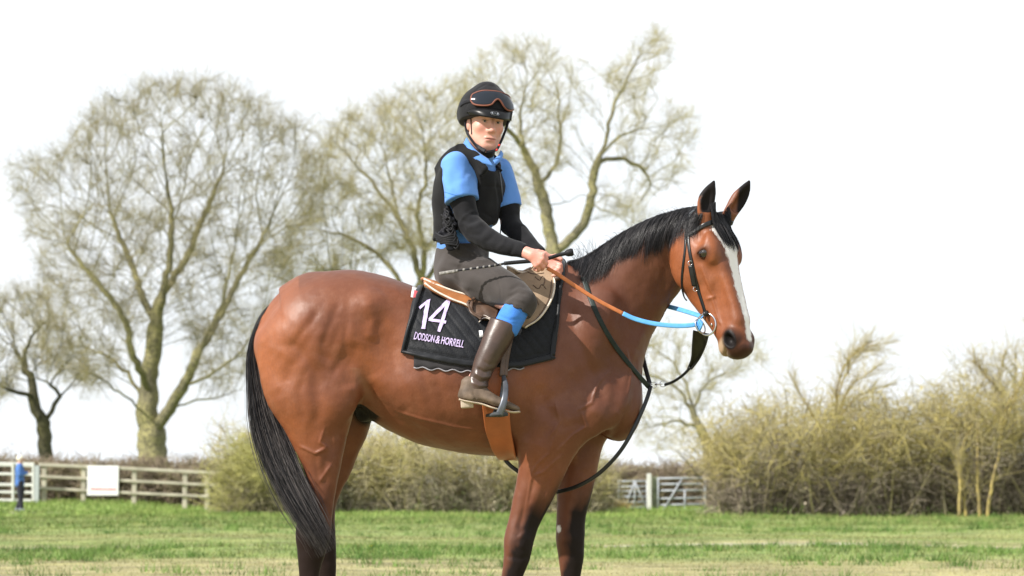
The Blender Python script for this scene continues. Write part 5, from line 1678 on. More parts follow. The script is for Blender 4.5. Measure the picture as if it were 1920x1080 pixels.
def wrap_grid(ptl, ptr, pbl, pbr, nu, nv, off, side=-1, belly=0.0, seam=None):
    """cloth between top corners (on the top line) and bottom corners; px corners"""
    P = np.zeros((nu, nv, 3))
    for j in range(nv):
        f = j / (nv - 1)
        xt = ptl[0] + (ptr[0] - ptl[0]) * f
        b = np.array(pbl, float) + (np.array(pbr, float) - np.array(pbl, float)) * f
        if seam is not None: b[1] = np.interp(b[0], seam[0], seam[1])
        Xt = W(xt, 540, 0)[0]; Bp = W(b[0], b[1], -.3)
        zt = ztop_of(Xt, HB_BVH)
        for i in range(nu):
            t = i / (nu - 1)
            s_ = t ** 1.0
            z = zt + off * .4 - (zt - Bp[2]) * (s_ ** 1.7)
            x = Xt + (Bp[0] - Xt) * s_ ** 1.7
            if i == 0: P[i, j] = (x, 0, zt + off); continue
            h_, n_, _, _ = HB_BVH.ray_cast(Vector((x, side * 1.2, z)), Vector((0, -side, 0)))
            if h_ is None: P[i, j] = (x, P[i - 1, j, 1], z); continue
            n_ = np.array(n_)
            if n_[1] * side < 0: n_ = -n_
            P[i, j] = np.array(h_) + n_ * off
    for _ in range(6):
        Q = P.copy()
        Q[1:-1, 1:-1] = .4 * P[1:-1, 1:-1] + .15 * (P[2:, 1:-1] + P[:-2, 1:-1] + P[1:-1, 2:] + P[1:-1, :-2])
        P = Q
    return P

seam_x = [752, 800, 860, 915, 975, 1038]
seam_y = [663, 674, 686, 692, 689, 673]
NU, NV = 110, 130
for side in (-1, 1):
    G = wrap_grid((785, 0), (1060, 0), (752, 663), (1038, 673), NU, NV, .012, side, seam=(seam_x, seam_y))
    px_, py_ = to_px(G)
    # quilting: channels running down and forward, stitched lines are low
    a_ = R(38)
    uq = (px_ * math.sin(a_) - py_ * math.cos(a_)); vq = (px_ * math.cos(a_) + py_ * math.sin(a_))
    ch = np.abs(((px_ * .80 - py_ * .62) / 17.0) % 1 - .5) * 2
    bul = (1 - ch ** 5) * .0042
    ii, jj = np.meshgrid(np.arange(NU) / (NU - 1), np.arange(NV) / (NV - 1), indexing='ij')
    edge = np.minimum(np.minimum(jj, 1 - jj) * 285, (1 - ii) * 250)
    bul *= np.clip((edge - 12) / 5, 0, 1)
    wr = np.array([[noise.noise(Vector((px_[i, j] * .018 + py_[i, j] * .012, py_[i, j] * .035, 3.1 + side))) for j in range(NV)] for i in range(NU)])
    wr2 = np.array([[noise.noise(Vector((px_[i, j] * .05, py_[i, j] * .05, 7.7 + side))) for j in range(NV)] for i in range(NU)])
    bul = bul + .0045 * wr * np.clip(edge / 30, 0, 1) + .0012 * wr2 * np.clip(edge / 12, 0, 1)
    ob, GP, GN = grid_mesh(G, .008, 'cloth_panel', m_cloth, cloth, bul)
    if side < 0: PADP, PADN = GP, GN
    # bound edges
    mb = MB()
    loop = np.vstack([GP[:, 0], GP[-1, 1:], GP[::-1, -1][1:]]); ln_ = np.vstack([GN[:, 0], GN[-1, 1:], GN[::-1, -1][1:]])
    din = np.vstack([GP[:, 4] - GP[:, 0], (GP[-6, 1:] - GP[-1, 1:]), (GP[:, -5] - GP[:, -1])[::-1][1:]]); din /= np.linalg.norm(din, axis=1)[:, None] + 1e-9
    ctr = loop + din * .008 + ln_ * .001
    mb.sweep(resample(ctr, 240), .024, .011, resample(ln_, 240))
    mb.build('binding', m_pipe, cloth)
V_ = np.vstack([PADP.reshape(-1, 3)])
pf = []
for i in range(NU - 1):
    for j in range(NV - 1): a = i * NV + j; pf.append((a, a + NV, a + NV + 1, a + 1))
PAD_BVH = BVHTree.FromPolygons([Vector(v) for v in V_.tolist()], pf)
SURF = [HB_BVH, PAD_BVH]

# under pad with a scalloped pale edge
top_l = [(774, 640), (776, 665), (778, 687)]
up_t = [(776, 640), (860, 655), (980, 655)]
sx = np.linspace(777, 982, 50)
sy = np.interp(sx, [777, 800, 860, 915, 980], [688, 692, 696, 700, 690]) + 2.2 * np.sin(sx / 4.4)
P = np.zeros((6, 50, 3))
for j in range(50):
    y0 = np.interp(sx[j], seam_x, seam_y) - 26
    for i in range(6):
        h_, n_ = hit_px(sx[j], y0 + (sy[j] - y0) * i / 5, [HB_BVH], .006)
        P[i, j] = h_
grid_mesh(P, .004, 'under_pad', m_under, cloth)
mb = MB(); mb.sweep(P[-1] + np.array([0, -.002, 0]), .0055)
mb.build('scalloped_edge', m_white_edge, cloth)

# lettering: built flat, then laid on the cloth
def letters(text, p0, p1, height_px, name, parent, shear=0.0, bold=.02, xs=1.0, surf=None, mat=None, font_bold=False):
    """baseline from p0 to p1 (photo pixels); the glyph mesh is carried to the cloth and given thickness"""
    cu = bpy.data.curves.new(name, 'FONT'); cu.body = text; cu.offset = bold; cu.size = 1; cu.resolution_u = 6
    to = bpy.data.objects.new(name + '_tmp', cu); C.objects.link(to)
    bpy.context.view_layer.update()
    dg = bpy.context.evaluated_depsgraph_get()
    me = bpy.data.meshes.new_from_object(to.evaluated_get(dg))
    bpy.data.objects.remove(to)
    bm_ = bmesh.new(); bm_.from_mesh(me)
    bmesh.ops.triangulate(bm_, faces=bm_.faces[:])
    for _ in range(2):
        es = [e for e in bm_.edges if e.calc_length() > .12]
        if es: bmesh.ops.subdivide_edges(bm_, edges=es, cuts=1)
    bmesh.ops.triangulate(bm_, faces=bm_.faces[:])
    V = np.array([v.co[:] for v in bm_.verts]); F = [[v.index for v in f.verts] for f in bm_.faces]
    bm_.verts.index_update(); F = [[v.index for v in f.verts] for f in bm_.faces]
    bm_.free()
    V[:, 0] -= V[:, 0].min(); V[:, 0] /= V[:, 0].max(); V[:, 1] /= max(V[:, 1].max(), .01)
    p0, p1 = np.array(p0, float), np.array(p1, float)
    d = p1 - p0; dn = d / np.linalg.norm(d); up = np.array([dn[1], -dn[0]])
    out = []
    for v in V:
        q_ = p0 + d * v[0] + up * height_px * v[1] + dn * shear * height_px * v[1]
        h_, n_ = hit_px(q_[0], q_[1], surf or [PAD_BVH], .0035)
        if h_ is None: h_ = W(q_[0], q_[1], -.3)
        out.append(h_)
    o = link(name, mesh_np(name, np.array(out), F, False), parent, mat or m_lilac)
    sm = o.modifiers.new('solid', 'SOLIDIFY'); sm.thickness = .003; sm.offset = 0
    return o
def drape_polys(polys, name, parent, mat, off=.0035, surf=None, cut=3.0, th=.003):
    mbv, mbf = [], []
    for poly in polys:
        bm_ = bmesh.new()
        vs = [bm_.verts.new((x, y, 0)) for x, y in poly]
        bm_.faces.new(vs)
        bmesh.ops.triangulate(bm_, faces=bm_.faces[:])
        for _ in range(3):
            es = [e for e in bm_.edges if e.calc_length() > cut]
            if es: bmesh.ops.subdivide_edges(bm_, edges=es, cuts=1)
            bmesh.ops.triangulate(bm_, faces=bm_.faces[:])
        bm_.verts.index_update()
        o_ = len(mbv)
        for v in bm_.verts:
            h_, n_ = hit_px(v.co.x, v.co.y, surf or [PAD_BVH], off)
            mbv.append(h_ if h_ is not None else W(v.co.x, v.co.y, -.3))
        for f in bm_.faces: mbf.append([v.index + o_ for v in f.verts])
        bm_.free()
    o = link(name, mesh_np(name, np.array(mbv), mbf, False), parent, mat)
    sm = o.modifiers.new('solid', 'SOLIDIFY'); sm.thickness = th; sm.offset = 0
    return o
drape_polys([[(785.5, 577), (800, 564.5), (801.5, 568.5), (788, 581)], [(799, 565), (807, 562), (797, 618), (790, 617)]], 'number_digit', cloth, m_lilac)
drape_polys([[(839, 564), (845, 565), (826, 623), (819.5, 622)], [(838, 563), (845, 565), (811, 599), (804, 598)], [(804, 597.5), (837, 602.5), (836, 607.5), (803, 602.5)]], 'number_digit', cloth, m_lilac)
def _bl(x): return (x, 636 + (x - 776) * .178)
letters('DODSON', _bl(776), _bl(814), 13.5, 'lettering', cloth, shear=.05, bold=.014)
letters('&', _bl(816.5), _bl(824), 13.5, 'lettering', cloth, shear=.05, bold=.014)
letters('HORRELL', _bl(826.5), _bl(869), 13.5, 'lettering', cloth, shear=.05, bold=.014)
# red and white tag at the rear edge, white label behind the boot
m1 = MB()
P_, N_ = on_path([(777, 544), (774, 562)], SURF, .012, 4, 0)
m1.sweep(P_, .026, .003, N_); m1.build('tag', m_whitel, cloth)
m1 = MB(); P_, N_ = on_path([(778, 551), (776, 563)], SURF, .0155, 4, 0)
m1.sweep(P_, .018, .003, N_); m1.build('tag_print', m_red, cloth)
m1 = MB(); P_, N_ = on_path([(901, 622), (903, 634)], SURF, .010, 4, 0)
m1.sweep(P_, .016, .002, N_); m1.build('tag', m_whitel, cloth)

# ---- saddle: seat shell
seat = []
sn = [(796, 526, .10, 5), (815, 535, .13, 8), (850, 548, .13, 11), (890, 556, .11, 13), (930, 552, .09, 14), (965, 535, .07, 16), (1000, 515, .05, 16), (1022, 508, .035, 12)]
seat.append(('add', Tube([[*W(x, y, 0), la, r * S, r * S] for x, y, la, r in sn], (0, 1, 0), m=4, cap=.02), 0))
SV, SF = sculpt(seat, .007)
link('seat', mesh_np('seat', SV, SF), saddle, m_tan)
# near side skirt: from the cantle down to the flap, tan with a pale welt
sk_t = [(795, 524), (818, 534), (850, 546), (885, 556), (915, 566), (935, 574)]
sk_b = [(797, 531), (818, 546), (848, 561), (876, 572), (896, 588), (915, 600)]
NB = 40
A_ = resample(catmull(np.array(sk_t, float), 5), NB); B_ = resample(catmull(np.array(sk_b, float), 5), NB)
P = np.zeros((10, NB, 3))
for j in range(NB):
    for i in range(10):
        t = i / 9
        y = -.10 - .10 * (j / NB) ** .8 - .05 * t
        q_ = A_[j] + (B_[j] - A_[j]) * t
        P[i, j] = W(q_[0], q_[1], y)
grid_mesh(P, .012, 'skirt', m_tan, saddle)
mb = MB(); mb.sweep(P[-1], .0085); mb.sweep(P[0] + [0, -.002, .002], .008)
mb.build('piping', m_piping, saddle)
# knee flap, beige, forward cut
ft = [(958, 505), (990, 499), (1022, 501), (1036, 508)]
fl_L = [(950, 505), (945, 540), (952, 580), (975, 615)]
fl_R = [(1034, 504), (1040, 535), (1032, 570), (1008, 602), (982, 617)]
flap, FP, FN = patch_px(fl_L, fl_R, 40, 34, SURF, .022, .010, 'flap', m_beige, saddle, relax=8)
mb = MB(); mb.sweep(resample(np.vstack([FP[0, ::1], FP[1:, -1]]), 70), .009); mb.build('piping', m_piping, saddle)
mb = MB(); e_ = resample(FP[8:, -3] + FN[8:, -3] * .002, 60); mb.sweep(e_, .004); mb.build('flap_welt', m_brown, saddle)
# tooled scallops on the flap
mb = MB()
fb = BVHTree.FromPolygons([Vector(v) for v in FP.reshape(-1, 3).tolist()], [(i * 34 + j, (i + 1) * 34 + j, (i + 1) * 34 + j + 1, i * 34 + j + 1) for i in range(39) for j in range(33)])
for sc_ in ([(1003, 519), (1012, 526), (1016, 518), (1022, 524), (1019, 535)], [(1000, 535), (1010, 542), (1016, 533), (1024, 542)], [(998, 553), (1006, 560), (1010, 572)], [(985, 508), (1000, 514), (1020, 512)]):
    P_, N_ = on_path(sc_, [fb], .001, 6, 0)
    mb.sweep(P_, .0032)
mb.build('tooling', m_brown, saddle)
# leather block with girth buckle guard below the thigh
patch_px([(876, 572), (884, 590), (902, 604)], [(915, 560), (935, 580), (930, 603)], 24, 20, SURF, .026, .014, 'girth_guard', m_brown, saddle, bulge=np.fromfunction(lambda i, j: .006 * np.sin(np.pi * i / 23) * np.sin(np.pi * j / 19), (24, 20)), relax=6)
mb = MB()
for pp in ([(880, 575), (876, 584), (884, 600), (902, 608)], [(886, 570), (884, 583), (890, 597), (905, 604)]):
    P_, N_ = on_path(pp, SURF, .040, 6, 2); mb.sweep(P_, .012, .005, N_)
mb.build('buckle_strap', m_brown, saddle)
mb = MB()
for yy in (0, 1):
    P_, N_ = on_path([(900, 606 + yy * 5), (906, 600 + yy * 4), (925, 606 + yy * 4)], SURF, .034, 5, 1); mb.sweep(P_, .004)
mb.build('stitching', m_piping, saddle)
# pommel arch
mb = MB(); P_, N_ = on_path([(1020, 506, -.05), (1034, 507, -.11), (1046, 525, -.17)], SURF, .01, 6, 0)
mb.sweep(P_, .022, .012, N_); mb.build('pommel', m_brown, saddle)

# ---- girth
girth = empty('girth', W(940, 850, -.2), 'orange leather girth buckled round the horse behind the foreleg', 'girth')
gl = [(893, 690), (903, 750), (909, 800), (922, 838), (941, 860)]
gr = [(946, 690), (953, 750), (957, 800), (966, 838), (975, 862)]
gcc = [((gl[i][0] + gr[i][0]) / 2, (gl[i][1] + gr[i][1]) / 2) for i in range(5)]
NG = 90; NW = 22
Lz = np.array([W(x, y, -.25)[[0, 2]] for x, y in gl]); Rz = np.array([W(x, y, -.25)[[0, 2]] for x, y in gr])
P = np.zeros((NG, NW, 3))
cz = W(940, 710, 0)[2]
for i in range(NG):
    ph = R(-8 + 196 * i / (NG - 1))
    d_ = np.array([0, -math.cos(ph), -math.sin(ph)])
    for j in range(NW):
        z_ = cz - .30 * math.sin(ph)
        for _ in range(2):
            xl = np.interp(-z_, -Lz[:, 1], Lz[:, 0]); xr = np.interp(-z_, -Rz[:, 1], Rz[:, 0])
            x_ = xl + (xr - xl) * j / (NW - 1)
            h_ = HB_BVH.ray_cast(Vector((x_, 0, cz)), Vector(d_))[0]
            if h_ is None: break
            z_ = h_.z
        P[i, j] = (np.array(h_) + d_ * .011) if h_ is not None else P[i - 1, j]
P = smooth_grid(P, 6)
jj = np.linspace(-1, 1, NW)[None]
prof = .003 * np.cos(jj * PI / 2) ** .5 + .005 * np.exp(-((np.abs(jj) - .70) / .10) ** 2) + .004 * np.exp(-((jj + .35) / .10) ** 2)
grid_mesh(P, .007, 'girth_band', m_girth, girth, np.repeat(prof, NG, 0))
mb = MB()
for j in (1, NW - 2): mb.sweep(resample(P[:NG - 8, j] + [0, -.002, 0], 60), .007)
mb.build('edge_roll', m_girth, girth)

# ---- bridle
bridle = empty('bridle', W(1310, 500, -.3), 'black leather bridle with silver ring bit on the horse head', 'bridle')
HS = [HB_BVH]
def strap(pts, w, th, name, mat, parent, off=.003, surf=HS, m=6, relax=3, push=True):
    P_, N_ = on_path(pts, surf, off, m, relax, push=push)
    mb = MB(); mb.sweep(P_, w, th, N_)
    return mb.build(name, mat, parent), P_, N_
strap([(1302, 396), (1293, 404), (1290, 420), (1290, 438)], .020, .004, 'headpiece', m_blackl, bridle)
strap([(1286, 443), (1300, 436), (1318, 424), (1334, 417), (1352, 414), (1372, 418)], .020, .005, 'browband', m_blackl, bridle, off=.005)
strap([(1290, 438), (1291, 455), (1294, 475), (1299, 500), (1305, 528), (1313, 555), (1320, 576), (1323, 588)], .015, .005, 'cheekpiece', m_blackl, bridle)
strap([(1286, 440), (1285, 470), (1281, 500), (1279, 530), (1283, 555), (1289, 563)], .011, .004, 'throatlash', m_blackl, bridle)
strap([(1296, 498), (1299, 515), (1303, 535)], .022, .009, 'cheek_keeper', m_blackl, bridle, off=.006)
def ring(P_c, r, n1, n2, w, mb_, a0=0, a1=2 * PI, k=28):
    n1, n2 = nrm(n1), nrm(n2)
    t = np.linspace(a0, a1, k, endpoint=a1 - a0 < 6.2)
    mb_.sweep(P_c + r * (np.cos(t)[:, None] * n1 + np.sin(t)[:, None] * n2), w, closed=a1 - a0 > 6.2)
for bx_, by_ in ((1296, 493), (1306, 541)):
    mb = MB(); c_, n_ = hit_px(bx_, by_, HS, .009); ring(c_, .009, (1, 0, 0), (0, 0, 1), .003, mb); mb.build('buckle', m_steel, bridle)
BIT = W(1325, 608, -.335)
mb = MB()
ring(BIT, .046, (.75, -.62, .05), (-.08, .1, 1), .0085, mb)
ring(W(1313, 612, -.33), .028, (.8, .6, -.3), (-.1, .2, 1), .006, mb)
mb.sweep([BIT + np.array([.02, -.01, 0]), W(1338, 618, -.29), W(1350, 622, -.23)], .012)
mb.build('bit_ring', m_steel, bridle)
strap([(1322, 584, -.335), (1325, 592, -.34)], .022, .012, 'bit_loop', m_blackl, bridle)

# ---- reins: held in the hands, orange then blue
reins = empty('reins', W(1100, 560, -.25), 'orange and light blue reins running from the bit ring to the rider hands', 'reins')
o_, RP, RN = strap([(1026, 503, -.30), (1042, 512, -.30), (1075, 534, -.30), (1120, 563, -.29), (1170, 589, -.28)], .016, .005, 'orange_rein', m_orange, reins, m=8)
RN[:] = [.1, -.9, .35]
strap([(1168, 588, -.281), (1190, 598, -.285), (1225, 607, -.30), (1265, 611, -.32), (1296, 610, -.335), (1312, 606, -.337)], .019, .005, 'blue_rein', m_blue_r, reins, m=8)
strap([(1040, 500, -.08), (1100, 520, .06), (1180, 555, .12), (1250, 574, .02), (1280, 582, -.10), (1318, 594, -.30)], .020, .005, 'blue_rein', m_blue_r, reins, m=8, push=False)
mb = MB()
for k in range(3): ring(W(1310 + k * 1.5, 606 + k * 3, -.338), .014 + .002 * k, (.3, -.2, 1), (.2, -1, .1), .010, mb)
mb.build('rein_knot', m_blue_r, reins)

# ---- martingale
mart = empty('martingale', W(1218, 725, -.1), 'dark green webbing martingale across the horse chest with a strap up to the bit', 'martingale')
strap([(1094, 520), (1100, 540), (1112, 572), (1128, 608), (1150, 645), (1175, 678), (1198, 706, -.10), (1217, 726, -.05)], .021, .004, 'neck_strap', m_greenb, mart, off=.005, relax=5)
strap([(1204, 664, .06), (1210, 690, .02), (1219, 722, -.045)], .019, .004, 'neck_strap', m_blackl, mart, push=False)
strap([(1220, 724, -.05), (1215, 742, -.08), (1205, 768, -.11), (1190, 800, -.12), (1172, 833, -.12), (1150, 862, -.11), (1118, 892, -.08), (1080, 913, -.04), (1043, 923, -.0)], .017, .006, 'chest_strap', m_blackl, mart, m=8, push=False)
strap([(1045, 922, .0), (1010, 912, .0), (980, 890, .0), (962, 877, .0), (950, 866, .0), (945, 856, .0)], .017, .006, 'girth_loop', m_blackl, mart, m=8, push=False)
mb = MB()
for (x, y) in ((1226, 722), (1243, 720)):
    ring(W(x, y, -.055), .013, (1, -.2, 0), (0, .3, 1), .004, mb)
mb.sweep([W(1228, 721, -.055), W(1242, 720, -.06)], .006)
mb.build('ring', m_steel, mart)
strap([(1246, 722, -.06), (1262, 716, -.08), (1280, 704, -.12), (1294, 690, -.17)], .012, .005, 'bib_strap', m_blackl, mart, m=8)
# the broad bib between the fork of the strap
bl = resample(catmull(np.array([(1290, 691, -.16), (1297, 672, -.20), (1299, 645, -.26), (1301, 620, -.31)], float), 5), 24)
br = resample(catmull(np.array([(1296, 692, -.17), (1311, 672, -.21), (1322, 648, -.27), (1328, 626, -.31)], float), 5), 24)
P = np.zeros((24, 8, 3))
for i in range(24):
    for j in range(8):
        q_ = bl[i] + (br[i] - bl[i]) * j / 7; P[i, j] = W(q_[0], q_[1], q_[2] + .012 * math.sin(PI * j / 7))
grid_mesh(P, .003, 'bib', simple('dark olive bib leather', (.030, .030, .018), .5, var=.3, bump=.2), mart)
mb = MB(); mb.sweep(P[:, 0], .008); mb.sweep(P[:, -1], .009); mb.build('bib_edge', m_blackl, mart)
# ====================================================================== THE RIDER
def relief_on(V, N, pts, sig, h, fade=True, sel=None):
    X, Z = to_px(V)
    d, t = line_dist(X, Z, pts)
    w = np.exp(-(d / sig) ** 2)
    if fade: w = w * np.clip(np.minimum(t, 1 - t) * 5 + .1, 0, 1)
    w = w * np.clip(-N[:, 1] * 2 + .3, 0, 1)
    if sel is not None: w = w * sel
    return V + N * (w * h)[:, None]

def wrinkles(V, N, amp, f, seed=0.0, aniso=(1, 1, 1)):
    a = np.array(aniso) * f
    k = np.array([noise.noise(Vector((v[0] * a[0] + seed, v[1] * a[1], v[2] * a[2]))) for v in V.tolist()])
    return V + N * (k * amp)[:, None]

def rt(nodes, L=(0, 1, 0), m=3, cap=None, n=2.0):
    """nodes: (px, py, y, lateral m, front m, back m)"""
    return Tube([[*W(a, b, y), l, f, k] for a, b, y, l, f, k in nodes], L, m, cap, n)
def rc(a, b, ra, rb): return Cone(W(*a), W(*b), ra, rb)
def re(px, py, y, r, M=None): return Ell(W(px, py, y), r, M)

rider = empty('person', W(880, 560, 0), 'rider in blue polo shirt and black body protector sitting on the bay horse', 'person')
TL = np.array([.66, .75, 0.0]); TL /= np.linalg.norm(TL)          # chest turned towards the camera
TF = np.array([TL[1], -TL[0], 0.0])
Ls = [(0, 1, 0), (.2, .98, 0), (.45, .89, 0), tuple(TL), tuple(TL), tuple(TL)]
def torso(o=0.0, top=True):
    return rt([(868, 512, 0, .165 + o, .115 + o, .125 + o), (866, 475, 0, .150 + o, .105 + o, .110 + o), (868, 435, -.01, .143 + o, .100 + o, .100 + o),
               (876, 385, -.02, .158 + o, .108 + o, .108 + o), (884, 335, -.03, .160 + o, .105 + o, .105 + o), (892, 303, -.035, .120 + o, .072 + o, .075 + o)], Ls, m=3, cap=.05 + o)
SHN, SHF = (852, 316, -.13), (940, 322, .07)
ELN, ELF = (882, 422, -.20), (955, 425, .02)
WRN, WRF = (980, 470, -.30), (1010, 476, -.10)
HIPN, KNN, ANN = (872, 510, -.10), (975, 572, -.325), (893, 712, -.385)
HIPF, KNF, ANF = (880, 510, .10), (985, 572, .325), (903, 712, .385)
def upper_arm(sh, el, o=0.0):
    m_ = [(sh[i] + el[i]) / 2 for i in range(3)]
    return rt([(*sh, .056 + o, .058 + o, .056 + o), (*m_, .050 + o, .050 + o, .052 + o), (*el, .041 + o, .042 + o, .043 + o)], TF, m=3)
def fore_arm(el, wr, o=0.0):
    m_ = [el[i] + (wr[i] - el[i]) * .35 for i in range(3)]
    return rt([(*el, .041 + o, .042 + o, .042 + o), (*m_, .042 + o, .044 + o, .042 + o), (*wr, .029 + o, .024 + o, .024 + o)], (0, 1, .3), m=3)

# ---- head frame
hr = R(4)       # lean of the head
yaw = R(20)
fF = np.array([math.sin(yaw), -math.cos(yaw), -.04]); fF /= np.linalg.norm(fF)
fRt = np.cross(fF, (math.sin(hr), 0, math.cos(hr))); fRt /= np.linalg.norm(fRt); fRt = -fRt if fRt[0] < 0 else fRt
fU = np.cross(fRt, fF); fU = fU if fU[2] > 0 else -fU
fO = W(911, 231, -.10)
def fp(r, u, f): return fO + fRt * r + fU * u + fF * f
fM = np.stack([fRt, fU, fF])
def fe(r, u, f, rr, ru, rf, roll=0): 
    a = R(roll); Q = np.array([[math.cos(a), math.sin(a), 0], [-math.sin(a), math.cos(a), 0], [0, 0, 1]])
    return Ell(fp(r, u, f), (rr, ru, rf), Q @ fM)

def face_ops():
    o = [('add', fe(0, .040, -.035, .075, .092, .095), 0), ('add', fe(0, -.022, .010, .063, .082, .070), .03),
         ('add', fe(0, -.076, .018, .047, .050, .054), .03), ('add', fe(0, -.106, .052, .021, .017, .020), .03),
         ('add', fe(0, .030, .035, .060, .05, .045), .03)]
    for s in (-1, 1):
        o += [('add', fe(s * .040, -.026, .046, .022, .019, .022), .022), ('add', fe(s * .030, .021, .070, .022, .007, .010), .014),
              ('add', Cone(fp(s * .055, -.055, .0), fp(s * .020, -.106, .050), .012, .012), .03),
              ('sub', fe(s * .031, .001, .092, .015, .0095, .015), .012),
              ('add', fe(s * .030, -.0015, .0655, .0150, .0105, .012), .006),
              ('sub', fe(s * .030, -.0025, .0800, .0128, .0052, .008, roll=-s * 4), .003),
              ('add', fe(s * .0135, -.043, .083, .0085, .0075, .011), .008), ('add', fe(s * .070, -.008, -.020, .010, .030, .018), .008),
              ('sub', fe(s * .007, -.0505, .090, .0034, .0022, .005), .003),
              ('sub', Cone(fp(s * .020, -.046, .088), fp(s * .032, -.070, .076), .0015, .0015), .012)]
    o += [('add', Cone(fp(0, .012, .078), fp(0, -.036, .098), .0075, .0105), .012), ('add', fe(0, -.041, .098, .0105, .0090, .0110), .008),
          ('add', fe(0, -.0720, .075, .025, .0050, .0100), .008), ('add', fe(0, -.0835, .073, .021, .0052, .0095), .008),
          ('sub', Cone(fp(-.025, -.0765, .078), fp(.025, -.0760, .078), .0013, .0013), .003), ('sub', fe(0, -.0945, .081, .017, .004, .004), .008),
          ('sub', fe(0, -.056, .096, .003, .006, .004), .004)]
    return o

# ---- hands: palm, four bent fingers, thumb; closed on the reins and the whip
def hand_ops(wr, palm, kn, curl, side):
    """wr wrist point, palm centre, knuckle row (index..little), curl = list of 3 offsets down a finger"""
    o = [('add', Cone(wr, palm, .025, .027), .01)]
    for i in range(4):
        k = kn[i]
        o.append(('add', Cone(palm + (k - palm) * .1, k, .017, .0115), .010))
    for i in range(4):
        k = kn[i]; r = (.0098, .0100, .0096, .0084)[i]; l = (1.0, 1.08, 1.0, .82)[i]
        a = k + curl[0] * l; b = a + curl[1] * l; c = b + curl[2] * l
        o += [('add', Cone(k, a, r * 1.05, r), .003), ('add', Cone(a, b, r, r * .94), .003), ('add', Cone(b, c, r * .94, r * .82), .003)]
    return o
nW = W(976, 469, -.325)
nP = W(998, 479, -.350)
nK = [W(1018, 478, -.368), W(1017, 486, -.372), W(1012, 493, -.370), W(1005, 498, -.364)]
nC = [np.array([.014, .012, -.014]), np.array([-.004, .022, -.008]), np.array([-.018, .004, .006])]
near_hand = hand_ops(nW, nP, nK, nC, -1)
near_hand += [('add', Cone(W(994, 472, -.345), W(1009, 472, -.352), .0125, .0105), .006), ('add', Cone(W(1009, 472, -.352), W(1022, 475, -.350), .0105, .0095), .003),
              ('add', Cone(W(1022, 475, -.350), W(1031, 481, -.348), .0095, .0080), .003)]
fW = W(1012, 478, -.12)
fP = W(1028, 488, -.14)
fK = [W(1042, 486, -.15), W(1043, 493, -.16), W(1041, 500, -.165), W(1036, 505, -.165)]
fC = [np.array([.016, -.012, -.010]), np.array([.002, .006, -.020]), np.array([-.016, .012, -.002])]
far_hand = hand_ops(fW, fP, fK, fC, 1)
far_hand += [('add', Cone(W(1030, 483, -.15), W(1042, 480, -.175), .012, .010), .006), ('add', Cone(W(1042, 480, -.175), W(1052, 486, -.185), .010, .0085), .003)]

body_ops = [('add', torso(-.012), 0)]
body_ops += face_ops()
neck = rt([(897, 300, -.03, .062, .055, .060), (900, 283, -.05, .057, .052, .058), (905, 262, -.075, .056, .050, .058)], TL, m=3)
body_ops.insert(1, ('add', neck, .03))
body_ops += [('add', upper_arm(SHN, ELN, -.008), .03), ('add', rt([(880, 420, -.198, .036, .038, .038), (897, 437, -.228, .038, .040, .038), (936, 458, -.277, .033, .034, .033), (977, 469, -.320, .027, .023, .023)], (0, 1, .3), m=3), .02), ('add', upper_arm(SHF, ELF, -.008), .03), ('add', rt([(956, 420, .02, .034, .034, .034), (975, 442, -.03, .034, .034, .034), (1007, 474, -.105, .025, .022, .022)], (0, 1, .3), m=3), .02)]
for hp, kn, an in ((HIPN, KNN, ANN), (HIPF, KNF, ANF)):
    body_ops += [('add', rt([(*hp, .078, .078, .078), (*kn, .052, .052, .052)], m=1), .04), ('add', rt([(*kn, .05, .05, .05), (*an, .035, .035, .035)], m=1), .02)]
    body_ops += [('add', rc((an[0] - 4, an[1] + 28, an[2] * 1.01), (an[0] + 44, an[1] + 46, an[2] * 1.045), .022, .011), .02)]
body_ops += near_hand + far_hand
bV, bF = sculpt(body_ops, .0031, relax=1, pad=.015)
bN = vnormals(bV, bF)
q = bV - fO
fr, fu, ff = q @ fRt, q @ fU, q @ fF
onface = (np.abs(fr) < .09) & (fu > -.13) & (fu < .1) & (ff > -.02)
mline = np.where(onface & (ff > .06), np.clip(1.6 - np.sqrt((fr / .025) ** 2 + ((fu + .0768 - .06 * np.abs(fr)) / .0016) ** 2), 0, 1), 0)
lips = np.where(onface, np.clip(1.35 - np.sqrt((fr / .025) ** 2 + ((fu + .0778) / .0072) ** 2), 0, 1) * .8 * (ff > .06), 0)
brow = np.zeros(len(bV)); flush = np.zeros(len(bV))
for s in (-1, 1):
    cy = .0185 - .10 * np.abs(s * fr - .026)
    brow = np.maximum(brow, np.where(onface & (ff > .04), np.clip(1.5 - np.sqrt(((fr * s - .030) / .019) ** 2 + ((fu - cy) / .0036) ** 2), 0, 1) * .75, 0))
    brow = np.maximum(brow, np.where(onface & (ff > .04), np.clip(1.4 - np.sqrt(((fr * s - .030) / .0145) ** 2 + ((fu - .0022) / .0020) ** 2), 0, 1) * .85, 0))
    flush = np.maximum(flush, np.where(onface, np.exp(-((fr * s - .040) / .018) ** 2 - ((fu + .036) / .022) ** 2) * .5, 0))
flush = np.maximum(flush, np.where(onface, np.exp(-(fr / .012) ** 2 - ((fu + .043) / .01) ** 2) * .4, 0))
stub = np.where(onface & (fu < -.05), np.clip((-.05 - fu) / .03, 0, 1) * .22, 0)
hands_m = np.where((to_px(bV)[0] > 975) & (bV[:, 2] > W(0, 520)[2]), .5, 0)
sm_, sn_, sl_, sb_ = mat_new('skin')
base = mixc(sn_, sl_, attr_n(sn_, 'flush').outputs['Fac'], (.64, .34, .265), (.60, .22, .18))
base = mixc(sn_, sl_, attr_n(sn_, 'lips').outputs['Fac'], base, (.46, .135, .12))
